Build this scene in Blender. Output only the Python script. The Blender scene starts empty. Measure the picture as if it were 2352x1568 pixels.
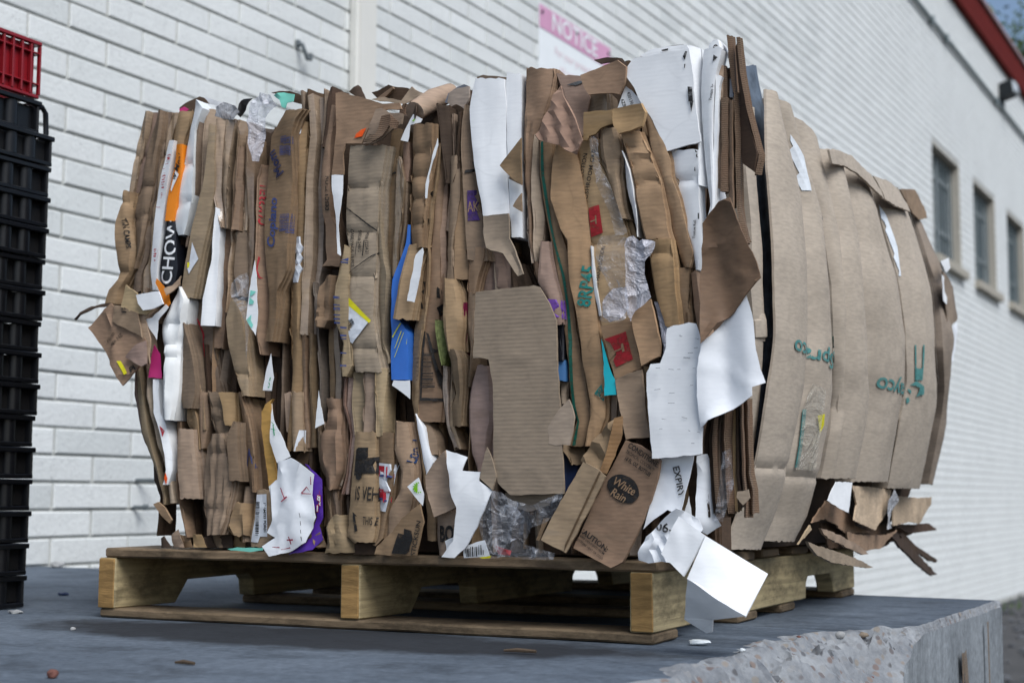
import bpy, bmesh, math, random
from mathutils import Vector, Matrix, noise
from mathutils.bvhtree import BVHTree
from mathutils.geometry import delaunay_2d_cdt
random.seed(7)
R = math.radians
scene = bpy.context.scene
COL = scene.collection

# ------------------------------------------------------------------ camera
cd = bpy.data.cameras.new('camera')
cam = bpy.data.objects.new('camera', cd); COL.objects.link(cam); scene.camera = cam
cd.sensor_width = 36.0; cd.lens = 3440.1 / 2352 * 36.0
cd.clip_start = 0.05; cd.clip_end = 3000
yaw, pitch, roll = 0.4518, 0.1027, 0.0043
fw = Vector((-math.sin(yaw), math.cos(yaw), 0)); rt = Vector((math.cos(yaw), math.sin(yaw), 0)); upv = Vector((0, 0, 1))
F = fw * math.cos(pitch) + upv * math.sin(pitch); U = upv * math.cos(pitch) - fw * math.sin(pitch)
X = rt * math.cos(roll) + U * math.sin(roll); Yc = U * math.cos(roll) - rt * math.sin(roll)
M = Matrix((X, Yc, -F)).transposed().to_4x4(); M.translation = Vector((1.7796, -2.0391, 0.2104))
cam.matrix_world = M
cd.dof.use_dof = True; cd.dof.focus_distance = 2.28; cd.dof.aperture_fstop = 5.6

# ------------------------------------------------------------------ world, sun, exposure
SUN_EL, SUN_AZ = 50.0, 122.0          # azimuth measured from +Y towards +X
w = bpy.data.worlds.new('World'); scene.world = w; w.use_nodes = True
nt = w.node_tree; bg = nt.nodes['Background']
sky = nt.nodes.new('ShaderNodeTexSky'); sky.sky_type = 'NISHITA'; sky.sun_disc = False
sky.sun_elevation = R(SUN_EL); sky.sun_rotation = R(SUN_AZ)
sky.air_density = 1.0; sky.dust_density = 2.0; sky.ozone_density = 1.0
nt.links.new(sky.outputs[0], bg.inputs[0]); bg.inputs[1].default_value = 0.08
sl = bpy.data.lights.new('sun', 'SUN'); sl.energy = 2.0; sl.angle = R(36); sl.color = (0.945, 0.975, 1.0)
so = bpy.data.objects.new('sun', sl); COL.objects.link(so)
sd = Vector((math.sin(R(SUN_AZ)) * math.cos(R(SUN_EL)), math.cos(R(SUN_AZ)) * math.cos(R(SUN_EL)), math.sin(R(SUN_EL))))
so.rotation_euler = sd.to_track_quat('Z', 'Y').to_euler(); so.location = sd * 20
vs = scene.view_settings; vs.view_transform = 'Standard'; vs.look = 'None'; vs.exposure = 0.66; vs.gamma = 1
vs.use_curve_mapping = False
cy = scene.cycles; cy.max_bounces = 5; cy.diffuse_bounces = 3; cy.glossy_bounces = 2; cy.transmission_bounces = 2; cy.transparent_max_bounces = 8
cy.caustics_reflective = False; cy.caustics_refractive = False

# ------------------------------------------------------------------ materials
MATS = {}
def nmat(name):
    m = bpy.data.materials.new(name); m.use_nodes = True
    return m, m.node_tree, m.node_tree.nodes['Principled BSDF']
def N(t, typ, **k):
    n = t.nodes.new(typ)
    for a, v in k.items(): setattr(n, a, v)
    return n
def coords(t, scale=(1, 1, 1), rot=(0, 0, 0), rnd=True):
    tc = N(t, 'ShaderNodeTexCoord'); mp = N(t, 'ShaderNodeMapping')
    mp.inputs['Scale'].default_value = scale; mp.inputs['Rotation'].default_value = rot
    t.links.new(tc.outputs['Object'], mp.inputs[0])
    if rnd:
        oi = N(t, 'ShaderNodeObjectInfo'); ml = N(t, 'ShaderNodeMath', operation='MULTIPLY'); ml.inputs[1].default_value = 37.0
        t.links.new(oi.outputs['Random'], ml.inputs[0]); t.links.new(ml.outputs[0], mp.inputs['Location'])
    return mp.outputs[0]
def ramp(t, fac, stops):
    r = N(t, 'ShaderNodeValToRGB'); el = r.color_ramp.elements
    while len(el) < len(stops): el.new(0.5)
    for e_, (p, c) in zip(el, stops):
        e_.position = p; e_.color = (*c, 1) if len(c) == 3 else c
    t.links.new(fac, r.inputs[0]); return r.outputs[0]
def mixc(t, fac, a, b, mode='MIX'):
    n = N(t, 'ShaderNodeMix', data_type='RGBA', blend_type=mode)
    for i, v in ((0, fac), (6, a), (7, b)):
        if hasattr(v, 'type'): t.links.new(v, n.inputs[i])
        elif i == 0: n.inputs[0].default_value = v
        else: n.inputs[i].default_value = (*v, 1)
    return n.outputs[2]
def noise_tex(t, co, scale, detail=4, rough=.55, dist=0):
    n = N(t, 'ShaderNodeTexNoise'); n.inputs['Scale'].default_value = scale; n.inputs['Detail'].default_value = detail
    n.inputs['Roughness'].default_value = rough; n.inputs['Distortion'].default_value = dist
    t.links.new(co, n.inputs['Vector']); return n.outputs[0]
def wave_tex(t, co, scale, direction='Z', dist=0, dscale=1):
    n = N(t, 'ShaderNodeTexWave', wave_type='BANDS', bands_direction=direction)
    n.inputs['Scale'].default_value = scale; n.inputs['Distortion'].default_value = dist; n.inputs['Detail Scale'].default_value = dscale
    t.links.new(co, n.inputs['Vector']); return n.outputs[0]
def bump(t, p, h, strength, dist=.002, prev=None):
    b = N(t, 'ShaderNodeBump'); b.inputs['Strength'].default_value = strength; b.inputs['Distance'].default_value = dist
    t.links.new(h, b.inputs['Height'])
    if prev is not None: t.links.new(prev, b.inputs['Normal'])
    t.links.new(b.outputs[0], p.inputs['Normal']); return b.outputs[0]

def kraft(name, col, flute=.05, fdir='Z', rough=.82, stain=.35, tape=0., var=.26, crease=1.):
    m, t, p = nmat(name); co = coords(t)
    oi = N(t, 'ShaderNodeObjectInfo')
    n1 = noise_tex(t, co, 9, 3, .6); n2 = noise_tex(t, coords(t, (60, 60, 260)), 1.0, 2)
    c = Vector(col)
    base = ramp(t, n1, [(.3, tuple(c * (1 - stain * .75))), (.52, tuple(c)), (.75, tuple(c * (1 + stain * .35)))])
    fs = 1. if col[2] < .5 else .2
    fib = ramp(t, n2, [(.3, (1 - .14 * fs,) * 3), (.7, (1 + .08 * fs, 1 + .07 * fs, 1 + .05 * fs))])
    base = mixc(t, 1.0, base, fib, 'MULTIPLY')
    vr = N(t, 'ShaderNodeMapRange'); vr.inputs['To Min'].default_value = 1 - var; vr.inputs['To Max'].default_value = 1 + var
    t.links.new(oi.outputs['Random'], vr.inputs[0])
    vv = N(t, 'ShaderNodeCombineColor')
    for i in range(3): t.links.new(vr.outputs[0], vv.inputs[i])
    base = mixc(t, 1.0, base, vv.outputs[0], 'MULTIPLY')
    # hue drifts from box to box: greyer, pinker or more golden board
    m7 = N(t, 'ShaderNodeMath', operation='MULTIPLY'); m7.inputs[1].default_value = 7.31; fr7 = N(t, 'ShaderNodeMath', operation='FRACT')
    t.links.new(oi.outputs['Random'], m7.inputs[0]); t.links.new(m7.outputs[0], fr7.inputs[0])
    base = mixc(t, 1.0, base, ramp(t, fr7.outputs[0], [(0., (1.08, 1.10, 1.22)), (.35, (1.0, 1.0, 1.0)), (.6, (1.08, .98, .98)), (.85, (1.08, 1.02, .86)), (1., (1.15, 1.15, 1.2))]) if var > .06 else (1, 1, 1), 'MULTIPLY')
    # crease net of crushed board: bump, plus crease shade darkened into the colour
    wob = N(t, 'ShaderNodeVectorMath', operation='MULTIPLY_ADD'); nzv = N(t, 'ShaderNodeTexNoise'); nzv.inputs['Scale'].default_value = 12; nzv.inputs['Detail'].default_value = 1
    t.links.new(co, nzv.inputs['Vector']); t.links.new(nzv.outputs['Color'], wob.inputs[0]); wob.inputs[1].default_value = (.06, .06, .06); t.links.new(coords(t, (1, 1, 1.7)), wob.inputs[2])
    vo = N(t, 'ShaderNodeTexVoronoi', feature='DISTANCE_TO_EDGE'); vo.inputs['Scale'].default_value = 11; t.links.new(wob.outputs[0], vo.inputs['Vector'])
    crs = ramp(t, vo.outputs['Distance'], [(.0, (1, 1, 1)), (.035, (0, 0, 0))])
    gate_ = ramp(t, n1, [(.46, (0, 0, 0)), (.62, (1, 1, 1))])
    crs = mixc(t, 1, crs, gate_, 'MULTIPLY')
    base = mixc(t, mixc(t, .35 * min(1, crease), (0, 0, 0), crs), base, tuple(c * .55))
    smear = ramp(t, noise_tex(t, coords(t, (3, 3, 14)), 3.2, 2, .7), [(.58, (0, 0, 0)), (.72, (1, 1, 1))])
    base = mixc(t, mixc(t, .5, (0, 0, 0), smear), base, tuple(c * (.72 if col[2] < .5 else .88)))
    t.links.new(base, p.inputs['Base Color'])
    p.inputs['Roughness'].default_value = rough; p.inputs['Specular IOR Level'].default_value = .25
    wv = wave_tex(t, coords(t, rnd=False), 52, fdir, .35, 2)
    b = bump(t, p, wv, flute, .0016)
    b = bump(t, p, crs, -.45 * crease, .004, b)
    if flute < .2 and crease > .6: b = bump(t, p, noise_tex(t, coords(t, (11, 11, 26)), 1.0, 2, .5, 1.2), .22, .005, b)
    if tape:
        msk = ramp(t, noise_tex(t, coords(t, (5, 5, 2)), 3.0, 2), [(.47, (0, 0, 0)), (.55, (1, 1, 1))])
        rr = N(t, 'ShaderNodeMapRange'); rr.inputs['To Min'].default_value = rough; rr.inputs['To Max'].default_value = .18
        t.links.new(msk, rr.inputs[0]); t.links.new(rr.outputs[0], p.inputs['Roughness'])
        ct = N(t, 'ShaderNodeMath', operation='MULTIPLY'); ct.inputs[1].default_value = tape
        t.links.new(msk, ct.inputs[0]); t.links.new(ct.outputs[0], p.inputs['Coat Weight']); p.inputs['Coat Roughness'].default_value = .12
    MATS[name] = m
def plain(name, col, rough=.6, spec=.3, nz=.12, bmp=.25, coat=0., scale=14):
    m, t, p = nmat(name); co = coords(t); c = Vector(col)
    n1 = noise_tex(t, co, scale, 5, .62)
    t.links.new(ramp(t, n1, [(.3, tuple(c * (1 - nz))), (.6, tuple(c)), (.8, tuple(c * (1 + nz * .4)))]), p.inputs['Base Color'])
    p.inputs['Roughness'].default_value = rough; p.inputs['Specular IOR Level'].default_value = spec
    p.inputs['Coat Weight'].default_value = coat; p.inputs['Coat Roughness'].default_value = .15
    if bmp: bump(t, p, noise_tex(t, co, scale * 3, 4, .6), bmp, .002)
    MATS[name] = m
def film(name, col, opac, rough=.08, wr=.9):
    m, t, p = nmat(name); co = coords(t)
    out = t.nodes['Material Output']
    tr = N(t, 'ShaderNodeBsdfTransparent'); tr.inputs[0].default_value = (.93, .94, .96, 1)
    p.inputs['Base Color'].default_value = (*col, 1); p.inputs['Roughness'].default_value = rough; p.inputs['Specular IOR Level'].default_value = .8
    n = noise_tex(t, coords(t, (1, 1, 1)), 15, 4, .6, 3.5); bump(t, p, n, wr, .016)
    lw = N(t, 'ShaderNodeLayerWeight'); lw.inputs[0].default_value = .35
    mr = N(t, 'ShaderNodeMapRange'); mr.inputs['To Min'].default_value = opac; mr.inputs['To Max'].default_value = min(1, opac + .5)
    t.links.new(lw.outputs['Facing'], mr.inputs[0])
    st = ramp(t, n, [(.52, (0, 0, 0)), (.70, (1, 1, 1))])
    ad = N(t, 'ShaderNodeMath', operation='MULTIPLY_ADD'); ad.inputs[1].default_value = .35; ad.use_clamp = True
    t.links.new(st, ad.inputs[0]); t.links.new(mr.outputs[0], ad.inputs[2])
    mx = N(t, 'ShaderNodeMixShader'); t.links.new(ad.outputs[0], mx.inputs[0]); t.links.new(tr.outputs[0], mx.inputs[1]); t.links.new(p.outputs[0], mx.inputs[2])
    t.links.new(mx.outputs[0], out.inputs[0]); MATS[name] = m

kraft('kraft', (.272, .196, .132)); kraft('kraft_light', (.40, .315, .23)); kraft('kraft_grey', (.31, .25, .19))
kraft('kraft_olive', (.33, .262, .178), flute=.08); kraft('kraft_gold', (.315, .222, .132)); kraft('kraft_dark', (.078, .052, .035))  # kraft_dark: dark brown board, also paints gap shade into core and layers
kraft('kraft_pink', (.315, .22, .17), flute=.05); kraft('kraft_bright', (.425, .365, .30), flute=0, fdir='Y', var=.05, stain=.16, crease=.3)  # side-sheet kraft lightened: the stronger light from the right is in its colour
kraft('kraft_flute', (.275, .218, .162), flute=.10, var=.04, stain=.18, crease=.4); kraft('paper_brown', (.158, .102, .064), flute=0, rough=.6)
kraft('kraft_tape', (.28, .205, .135), tape=.9); kraft('gold_tape', (.30, .18, .085), flute=.1, rough=.25, tape=1.)
kraft('woodgrain', (.45, .26, .075), flute=0)
kraft('white_board', (.83, .845, .86), flute=.02, stain=.06, var=.03, crease=.5, rough=.6); kraft('white_paper', (.80, .825, .86), flute=0, stain=.05, var=.03, crease=.45, rough=.6)
plain('white_coated', (.76, .79, .80), .35, .4, .06, .4); plain('white_plastic', (.80, .81, .80), .32, .45, .05, .5)
plain('orange', (.80, .24, .015), .4); plain('black_print', (.012, .013, .018), .35, .4); plain('blue_gloss', (.04, .17, .60), .3, .45)
plain('cyan_paper', (.02, .50, .58), .4); plain('teal_bag', (.20, .62, .50), .35); plain('black_bag', (.006, .006, .007), .4)
plain('pink_paper', (.58, .04, .20), .45); plain('purple_gloss', (.10, .03, .36), .3, .45); plain('maroon', (.22, .02, .06), .5)
plain('navy', (.015, .03, .09), .5); plain('blue_print', (.06, .18, .40), .5); plain('green_mesh', (.19, .22, .08), .7, .2, .5, .6, 0, 120)
plain('grey_film', (.16, .17, .20), .25, .5); plain('red_paper', (.45, .015, .02), .4); plain('bluegrey_print', (.13, .16, .20), .5, .3, .6, .2, 0, 30)
for nm, cc in dict(black_ink=(.018, .017, .017), white_ink=(.80, .81, .82), blue_ink=(.045, .065, .19), blue_dark=(.02, .05, .14), red_ink=(.45, .02, .035), red_dark=(.32, .015, .05),
                   teal_ink=(.22, .66, .55), teal_dark=(.01, .19, .17), green_dark=(.012, .12, .085), green_ink=(.22, .55, .01), green_ink2=(.01, .30, .12), purple_ink=(.055, .022, .14),
                   purple_bright=(.17, .07, .36), orange_ink=(.85, .10, .01), yellow_ink=(.62, .62, .05), label_white=(.72, .75, .80), label_yellow=(.72, .66, .02), red_label=(.36, .018, .025),
                   grey_ink=(.06, .065, .07), kraft_ink=(.30, .19, .11), kraft_ink2=(.12, .075, .04), scuff=(.42, .43, .45), teal_ink2=(.085, .26, .25), white_tape=(.78, .83, .88), tape_brown=(.25, .17, .10), rust_stain=(.17, .13, .095)).items():
    plain(nm, cc, .28 if nm == 'white_tape' else .6, .25, .22, 0, 0, 60)
    if nm.endswith(('_ink', '_dark', '_ink2', '_bright')) and nm != 'white_ink' or nm in ('scuff', 'red_label', 'rust_stain'):
        t = MATS[nm].node_tree; p = t.nodes['Principled BSDF']; tr = N(t, 'ShaderNodeBsdfTransparent'); mx = N(t, 'ShaderNodeMixShader')
        t.links.new(ramp(t, noise_tex(t, coords(t, (1, 1, 2.2)), 70, 3, .7), [(.50, (.0, .0, .0)), (.70, (.5, .5, .5))]), mx.inputs[0])
        t.links.new(p.outputs[0], mx.inputs[1]); t.links.new(tr.outputs[0], mx.inputs[2]); t.links.new(mx.outputs[0], t.nodes['Material Output'].inputs[0])
film('clear_film', (.82, .84, .90), .05); film('film_white', (.80, .80, .88), .42, .25); film('film_grey', (.40, .40, .42), .55, .2); film('tape_clear', (.6, .55, .45), .15, .1)
# cut corrugated edge: liner / flute / liner seen end-on
m, t, p = nmat('flute_edge'); co = coords(t)
wv = wave_tex(t, coords(t, rnd=False), 100, 'Z', 2.5, 3)
t.links.new(mixc(t, ramp(t, noise_tex(t, co, 25, 4), [(.35, (0, 0, 0)), (.65, (1, 1, 1))]), ramp(t, wv, [(.3, (.075, .05, .032)), (.7, (.19, .13, .085))]), (.15, .09, .055)), p.inputs['Base Color'])
p.inputs['Roughness'].default_value = .9; bump(t, p, wv, .3, .0015); MATS['flute_edge'] = m

# painted brick, mortar
def brick_mat(name, col, dirt):
    m, t, p = nmat(name); co = coords(t); oi = N(t, 'ShaderNodeObjectInfo')
    n1 = noise_tex(t, co, 2.2, 4, .6); c = Vector(col)
    base = ramp(t, n1, [(.3, tuple(c * .93)), (.7, tuple(c))])
    v = N(t, 'ShaderNodeTexVoronoi'); v.inputs['Scale'].default_value = 85; t.links.new(co, v.inputs['Vector'])
    gate = ramp(t, noise_tex(t, co, 20, 3), [(.45, (0, 0, 0)), (.62, (1, 1, 1))])
    pit = ramp(t, v.outputs['Distance'], [(.10, (1, 1, 1)), (.24, (0, 0, 0))])
    base = mixc(t, mixc(t, 1, pit, gate, 'MULTIPLY'), base, tuple(c * .42))
    streak = ramp(t, noise_tex(t, coords(t, (30, 30, 5)), 1.6, 4, .7), [(.55, (0, 0, 0)), (.75, (1, 1, 1))])
    base = mixc(t, mixc(t, dirt, (0, 0, 0), streak), base, tuple(c * .7))
    base = mixc(t, 1, base, ramp(t, oi.outputs['Random'], [(0, (.88, .89, .88)), (.5, (.97, .97, .96)), (1, (1.03, 1.03, 1.02))]), 'MULTIPLY')
    t.links.new(base, p.inputs['Base Color']); p.inputs['Roughness'].default_value = .62; p.inputs['Specular IOR Level'].default_value = .3
    bump(t, p, noise_tex(t, co, 60, 3, .7), .6, .004); MATS[name] = m
brick_mat('painted_brick', (.745, .765, .76), .45)
m, t, p = nmat('mortar'); co = coords(t, rnd=False)
t.links.new(ramp(t, noise_tex(t, co, 7, 5, .7), [(.3, (.37, .375, .35)), (.7, (.58, .585, .56))]), p.inputs['Base Color']); p.inputs['Roughness'].default_value = .9
bump(t, p, noise_tex(t, co, 90, 4), .7, .004); MATS['mortar'] = m

def concrete(name, lo, hi, stain):
    m, t, p = nmat(name); co = coords(t, rnd=False)
    base = ramp(t, noise_tex(t, co, 2.0, 7, .62), [(.28, lo), (.72, hi)])
    fine = ramp(t, noise_tex(t, co, 70, 4, .7), [(.3, (.70, .70, .70)), (.7, (1.16, 1.16, 1.16))])
    base = mixc(t, 1, base, fine, 'MULTIPLY')
    spots = ramp(t, noise_tex(t, coords(t, (2.6, 4.2, 1), rnd=False), 2.4, 6, .7, .4), [(.50, (0, 0, 0)), (.66, (1, 1, 1))])
    base = mixc(t, mixc(t, stain, (0, 0, 0), spots), base, tuple(Vector(lo) * .42))
    # old oily drip mark in front of the pallet
    tc = N(t, 'ShaderNodeTexCoord'); mp = N(t, 'ShaderNodeMapping'); mp.inputs['Location'].default_value = (-.52 * 1.55, .13 * 5.6, 0)
    mp.inputs['Scale'].default_value = (1.55, 5.6, 1)
    t.links.new(tc.outputs['Object'], mp.inputs[0])
    gr = N(t, 'ShaderNodeTexGradient', gradient_type='SPHERICAL'); t.links.new(mp.outputs[0], gr.inputs[0])
    ad = N(t, 'ShaderNodeMath', operation='MULTIPLY_ADD'); ad.inputs[1].default_value = .9
    nn = N(t, 'ShaderNodeMath', operation='SUBTRACT'); nn.inputs[1].default_value = .5
    t.links.new(noise_tex(t, co, 6, 5, .65), nn.inputs[0]); t.links.new(nn.outputs[0], ad.inputs[0]); t.links.new(gr.outputs[0], ad.inputs[2])
    if stain > .3:
        oil = ramp(t, ad.outputs[0], [(.04, (0, 0, 0)), (.34, (1, 1, 1))])
        base = mixc(t, mixc(t, .88, (0, 0, 0), oil), base, (.022, .023, .026))
    t.links.new(base, p.inputs['Base Color']); p.inputs['Roughness'].default_value = .9; p.inputs['Specular IOR Level'].default_value = .10
    b = bump(t, p, noise_tex(t, co, 40, 4, .7), .55, .004); bump(t, p, noise_tex(t, co, 6, 4), .5, .012, b); MATS[name] = m
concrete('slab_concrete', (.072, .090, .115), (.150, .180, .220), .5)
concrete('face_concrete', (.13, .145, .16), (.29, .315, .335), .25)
m, t, p = nmat('broken_concrete'); co = coords(t, rnd=False)
v = N(t, 'ShaderNodeTexVoronoi'); v.inputs['Scale'].default_value = 66; t.links.new(co, v.inputs['Vector'])
sepc = N(t, 'ShaderNodeSeparateColor'); t.links.new(v.outputs['Color'], sepc.inputs[0])
agg = ramp(t, sepc.outputs[0], [(.0, (.17, .175, .185)), (.45, (.24, .245, .25)), (.62, (.10, .105, .115)), (.78, (.17, .125, .11)), (.9, (.23, .21, .185)), (1., (.07, .072, .08))])
pastec = ramp(t, noise_tex(t, co, 14, 5, .7), [(.3, (.11, .12, .135)), (.7, (.31, .325, .34))])
t.links.new(mixc(t, ramp(t, v.outputs['Distance'], [(.28, (1, 1, 1)), (.45, (0, 0, 0))]), pastec, agg), p.inputs['Base Color']); p.inputs['Roughness'].default_value = .85
b = bump(t, p, v.outputs['Distance'], -.7, .008); bump(t, p, noise_tex(t, co, 30, 5), .8, .01, b); MATS['broken_concrete'] = m
for nm, cc in dict(stone_red=(.17, .075, .06), stone_grey=(.11, .115, .125), stone_tan=(.26, .21, .16), stone_white=(.38, .385, .385)).items(): plain(nm, cc, .8, .2, .35, .5, 0, 60)

def wood(name, col, dark):
    m, t, p = nmat(name); co = coords(t, (1, 1, 1))
    g = noise_tex(t, coords(t, (5, 1.2, 26)), 3.0, 5, .6, 1.2)
    rings = wave_tex(t, coords(t, (2.2, .55, 7)), 3.2, 'Z', 5, 1.2)
    c = Vector(col)
    base = mixc(t, .35, ramp(t, g, [(.3, tuple(c * .62)), (.6, tuple(c)), (.8, tuple(c * 1.15))]), ramp(t, rings, [(.2, tuple(c * .7)), (.8, tuple(c * 1.1))]))
    d = ramp(t, noise_tex(t, coords(t, (1, 1, 2.5)), 9, 6, .75), [(.46, (0, 0, 0)), (.62, (1, 1, 1))])
    base = mixc(t, mixc(t, dark, (0, 0, 0), d), base, tuple(c * .22))
    t.links.new(base, p.inputs['Base Color']); p.inputs['Roughness'].default_value = .75; p.inputs['Specular IOR Level'].default_value = .25
    bump(t, p, g, .5, .003); MATS[name] = m
wood('deck_wood', (.26, .185, .115), .65); wood('stringer_wood', (.46, .37, .21), .65); wood('bottom_wood', (.20, .145, .09), .75); wood('stringer_end', (.40, .24, .09), .35)

plain('crate_black', (.005, .0055, .007), .35, .3, .3, .15, .1, 30); plain('crate_inner', (.004, .004, .0045), .6); plain('crate_red', (.23, .007, .013), .35, .45, .15, .15, .1, 30)
plain('gutter_paint', (.72, .71, .66), .5, .3, .05, .1, 0, 6); plain('sign_white', (.84, .87, .88), .4, .3, .03, 0); plain('sign_pink', (.66, .34, .50), .4, .3, .12, 0, 0, 3)
plain('sign_text', (.80, .62, .66), .5, .2, .05, 0); plain('fascia_red', (.125, .014, .010), .8, .1, .2, .1, 0, 5); plain('fascia_cap', (.34, .20, .19), .4)
plain('conduit_grey', (.20, .24, .25), .5); plain('lamp_black', (.018, .022, .026), .45); plain('bolt_grey', (.12, .14, .15), .5, .4); plain('sill_tan', (.40, .37, .31), .75, .2, .1, .4)
plain('jamb_tan', (.46, .43, .37), .75, .2, .1, .4); plain('frame_white', (.55, .58, .58), .5); plain('bar_grey', (.10, .13, .14), .5)
plain('bark', (.09, .065, .045), .9, .2, .4, .8); plain('leaf', (.055, .10, .022), .55, .3, .5, 0, 0, 3); plain('glass_chip', (.70, .75, .78), .1, .6); plain('plain_roof', (.20, .19, .18), .9)
m, t, p = nmat('window_glass'); p.inputs['Base Color'].default_value = (.10, .13, .15, 1); p.inputs['Roughness'].default_value = .12; p.inputs['Specular IOR Level'].default_value = .8; MATS['window_glass'] = m  # base colour lightened to paint the reflection in the panes
m, t, p = nmat('lamp_lens'); p.inputs['Base Color'].default_value = (.62, .68, .72, 1); p.inputs['Roughness'].default_value = .15; p.inputs['Specular IOR Level'].default_value = .7
bump(t, p, wave_tex(t, coords(t, rnd=False), 60, 'Z'), .6, .004); MATS['lamp_lens'] = m
m, t, p = nmat('asphalt'); co = coords(t, rnd=False)
t.links.new(ramp(t, noise_tex(t, co, 4, 8, .75), [(.3, (.022, .022, .025)), (.7, (.075, .073, .072))]), p.inputs['Base Color']); p.inputs['Roughness'].default_value = .9
bump(t, p, noise_tex(t, co, 60, 4), .8, .01); MATS['asphalt'] = m

# ------------------------------------------------------------------ object helpers
def mesh_obj(name, verts, faces, mat, parent=None, loc=None, smooth=False, sharp=None):
    me = bpy.data.meshes.new(name); me.from_pydata([tuple(v) for v in verts], [], faces); me.update()
    me.materials.append(MATS[mat])
    if smooth:
        me.polygons.foreach_set('use_smooth', [True] * len(me.polygons))
        if sharp: me.set_sharp_from_angle(angle=R(sharp))
    return link(name, me, parent, loc)
def link(name, data, parent=None, loc=None):
    o = bpy.data.objects.new(name, data); COL.objects.link(o)
    if loc is not None: o.location = loc
    if parent is not None:
        o.parent = parent; o.matrix_parent_inverse = INV.get(parent.name, Matrix())
    return o
INV = {}            # parents whose children are modelled in world coordinates
def thing(name, label, cat, loc=(0, 0, 0), group=None):
    o = link(name, None, None, loc); o.empty_display_size = .1
    INV[o.name] = Matrix.Translation(-Vector(loc))
    return tag(o, label, cat, group)
def tag(o, label, cat=None, group=None, kind=None):
    if label: o['label'] = label
    if cat: o['category'] = cat
    if group: o['group'] = group
    if kind: o['kind'] = kind
    return o
class MB:
    def __init__(s): s.v = []; s.f = []
    def box(s, a, b, bev=0.0, skew=None):
        (x0, y0, z0), (x1, y1, z1) = a, b; n = len(s.v)
        if not bev:
            s.v += [(x0, y0, z0), (x1, y0, z0), (x1, y1, z0), (x0, y1, z0), (x0, y0, z1), (x1, y0, z1), (x1, y1, z1), (x0, y1, z1)]
            s.f += [tuple(n + i for i in q) for q in ((0, 3, 2, 1), (4, 5, 6, 7), (0, 1, 5, 4), (1, 2, 6, 5), (2, 3, 7, 6), (3, 0, 4, 7))]
        else:
            bm = bmesh.new(); bmesh.ops.create_cube(bm, size=1)
            for v in bm.verts: v.co = Vector(((x0 + x1) / 2 + v.co.x * (x1 - x0), (y0 + y1) / 2 + v.co.y * (y1 - y0), (z0 + z1) / 2 + v.co.z * (z1 - z0)))
            bmesh.ops.bevel(bm, geom=bm.edges[:], offset=bev, segments=1, affect='EDGES')
            s.add_bm(bm)
        return s
    def add_bm(s, bm):
        n = len(s.v); bm.verts.index_update(); bm.verts.ensure_lookup_table()
        s.v += [tuple(v.co) for v in bm.verts]; s.f += [tuple(n + v.index for v in f.verts) for f in bm.faces]; bm.free()
    def tube(s, pts, rad, seg=8):
        n0 = len(s.v); P = [Vector(p) for p in pts]
        for i, p in enumerate(P):
            d = (P[min(i + 1, len(P) - 1)] - P[max(i - 1, 0)]).normalized(); a = d.orthogonal().normalized(); b = d.cross(a)
            r_ = rad[i] if isinstance(rad, (list, tuple)) else rad
            if i:
                a = (pa - d * pa.dot(d)).normalized(); b = d.cross(a)
            pa = a
            for k in range(seg):
                q = 2 * math.pi * k / seg; s.v.append(tuple(p + a * math.cos(q) * r_ + b * math.sin(q) * r_))
        for i in range(len(P) - 1):
            for k in range(seg):
                a, b = n0 + i * seg + k, n0 + i * seg + (k + 1) % seg
                s.f.append((a, b, b + seg, a + seg))
        s.f.append(tuple(n0 + k for k in reversed(range(seg)))); s.f.append(tuple(n0 + (len(P) - 1) * seg + k for k in range(seg)))
        return s
    def build(s, name, mat, parent=None, loc=None, smooth=False, sharp=35):
        return mesh_obj(name, s.v, s.f, mat, parent, loc, smooth, sharp)
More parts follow.
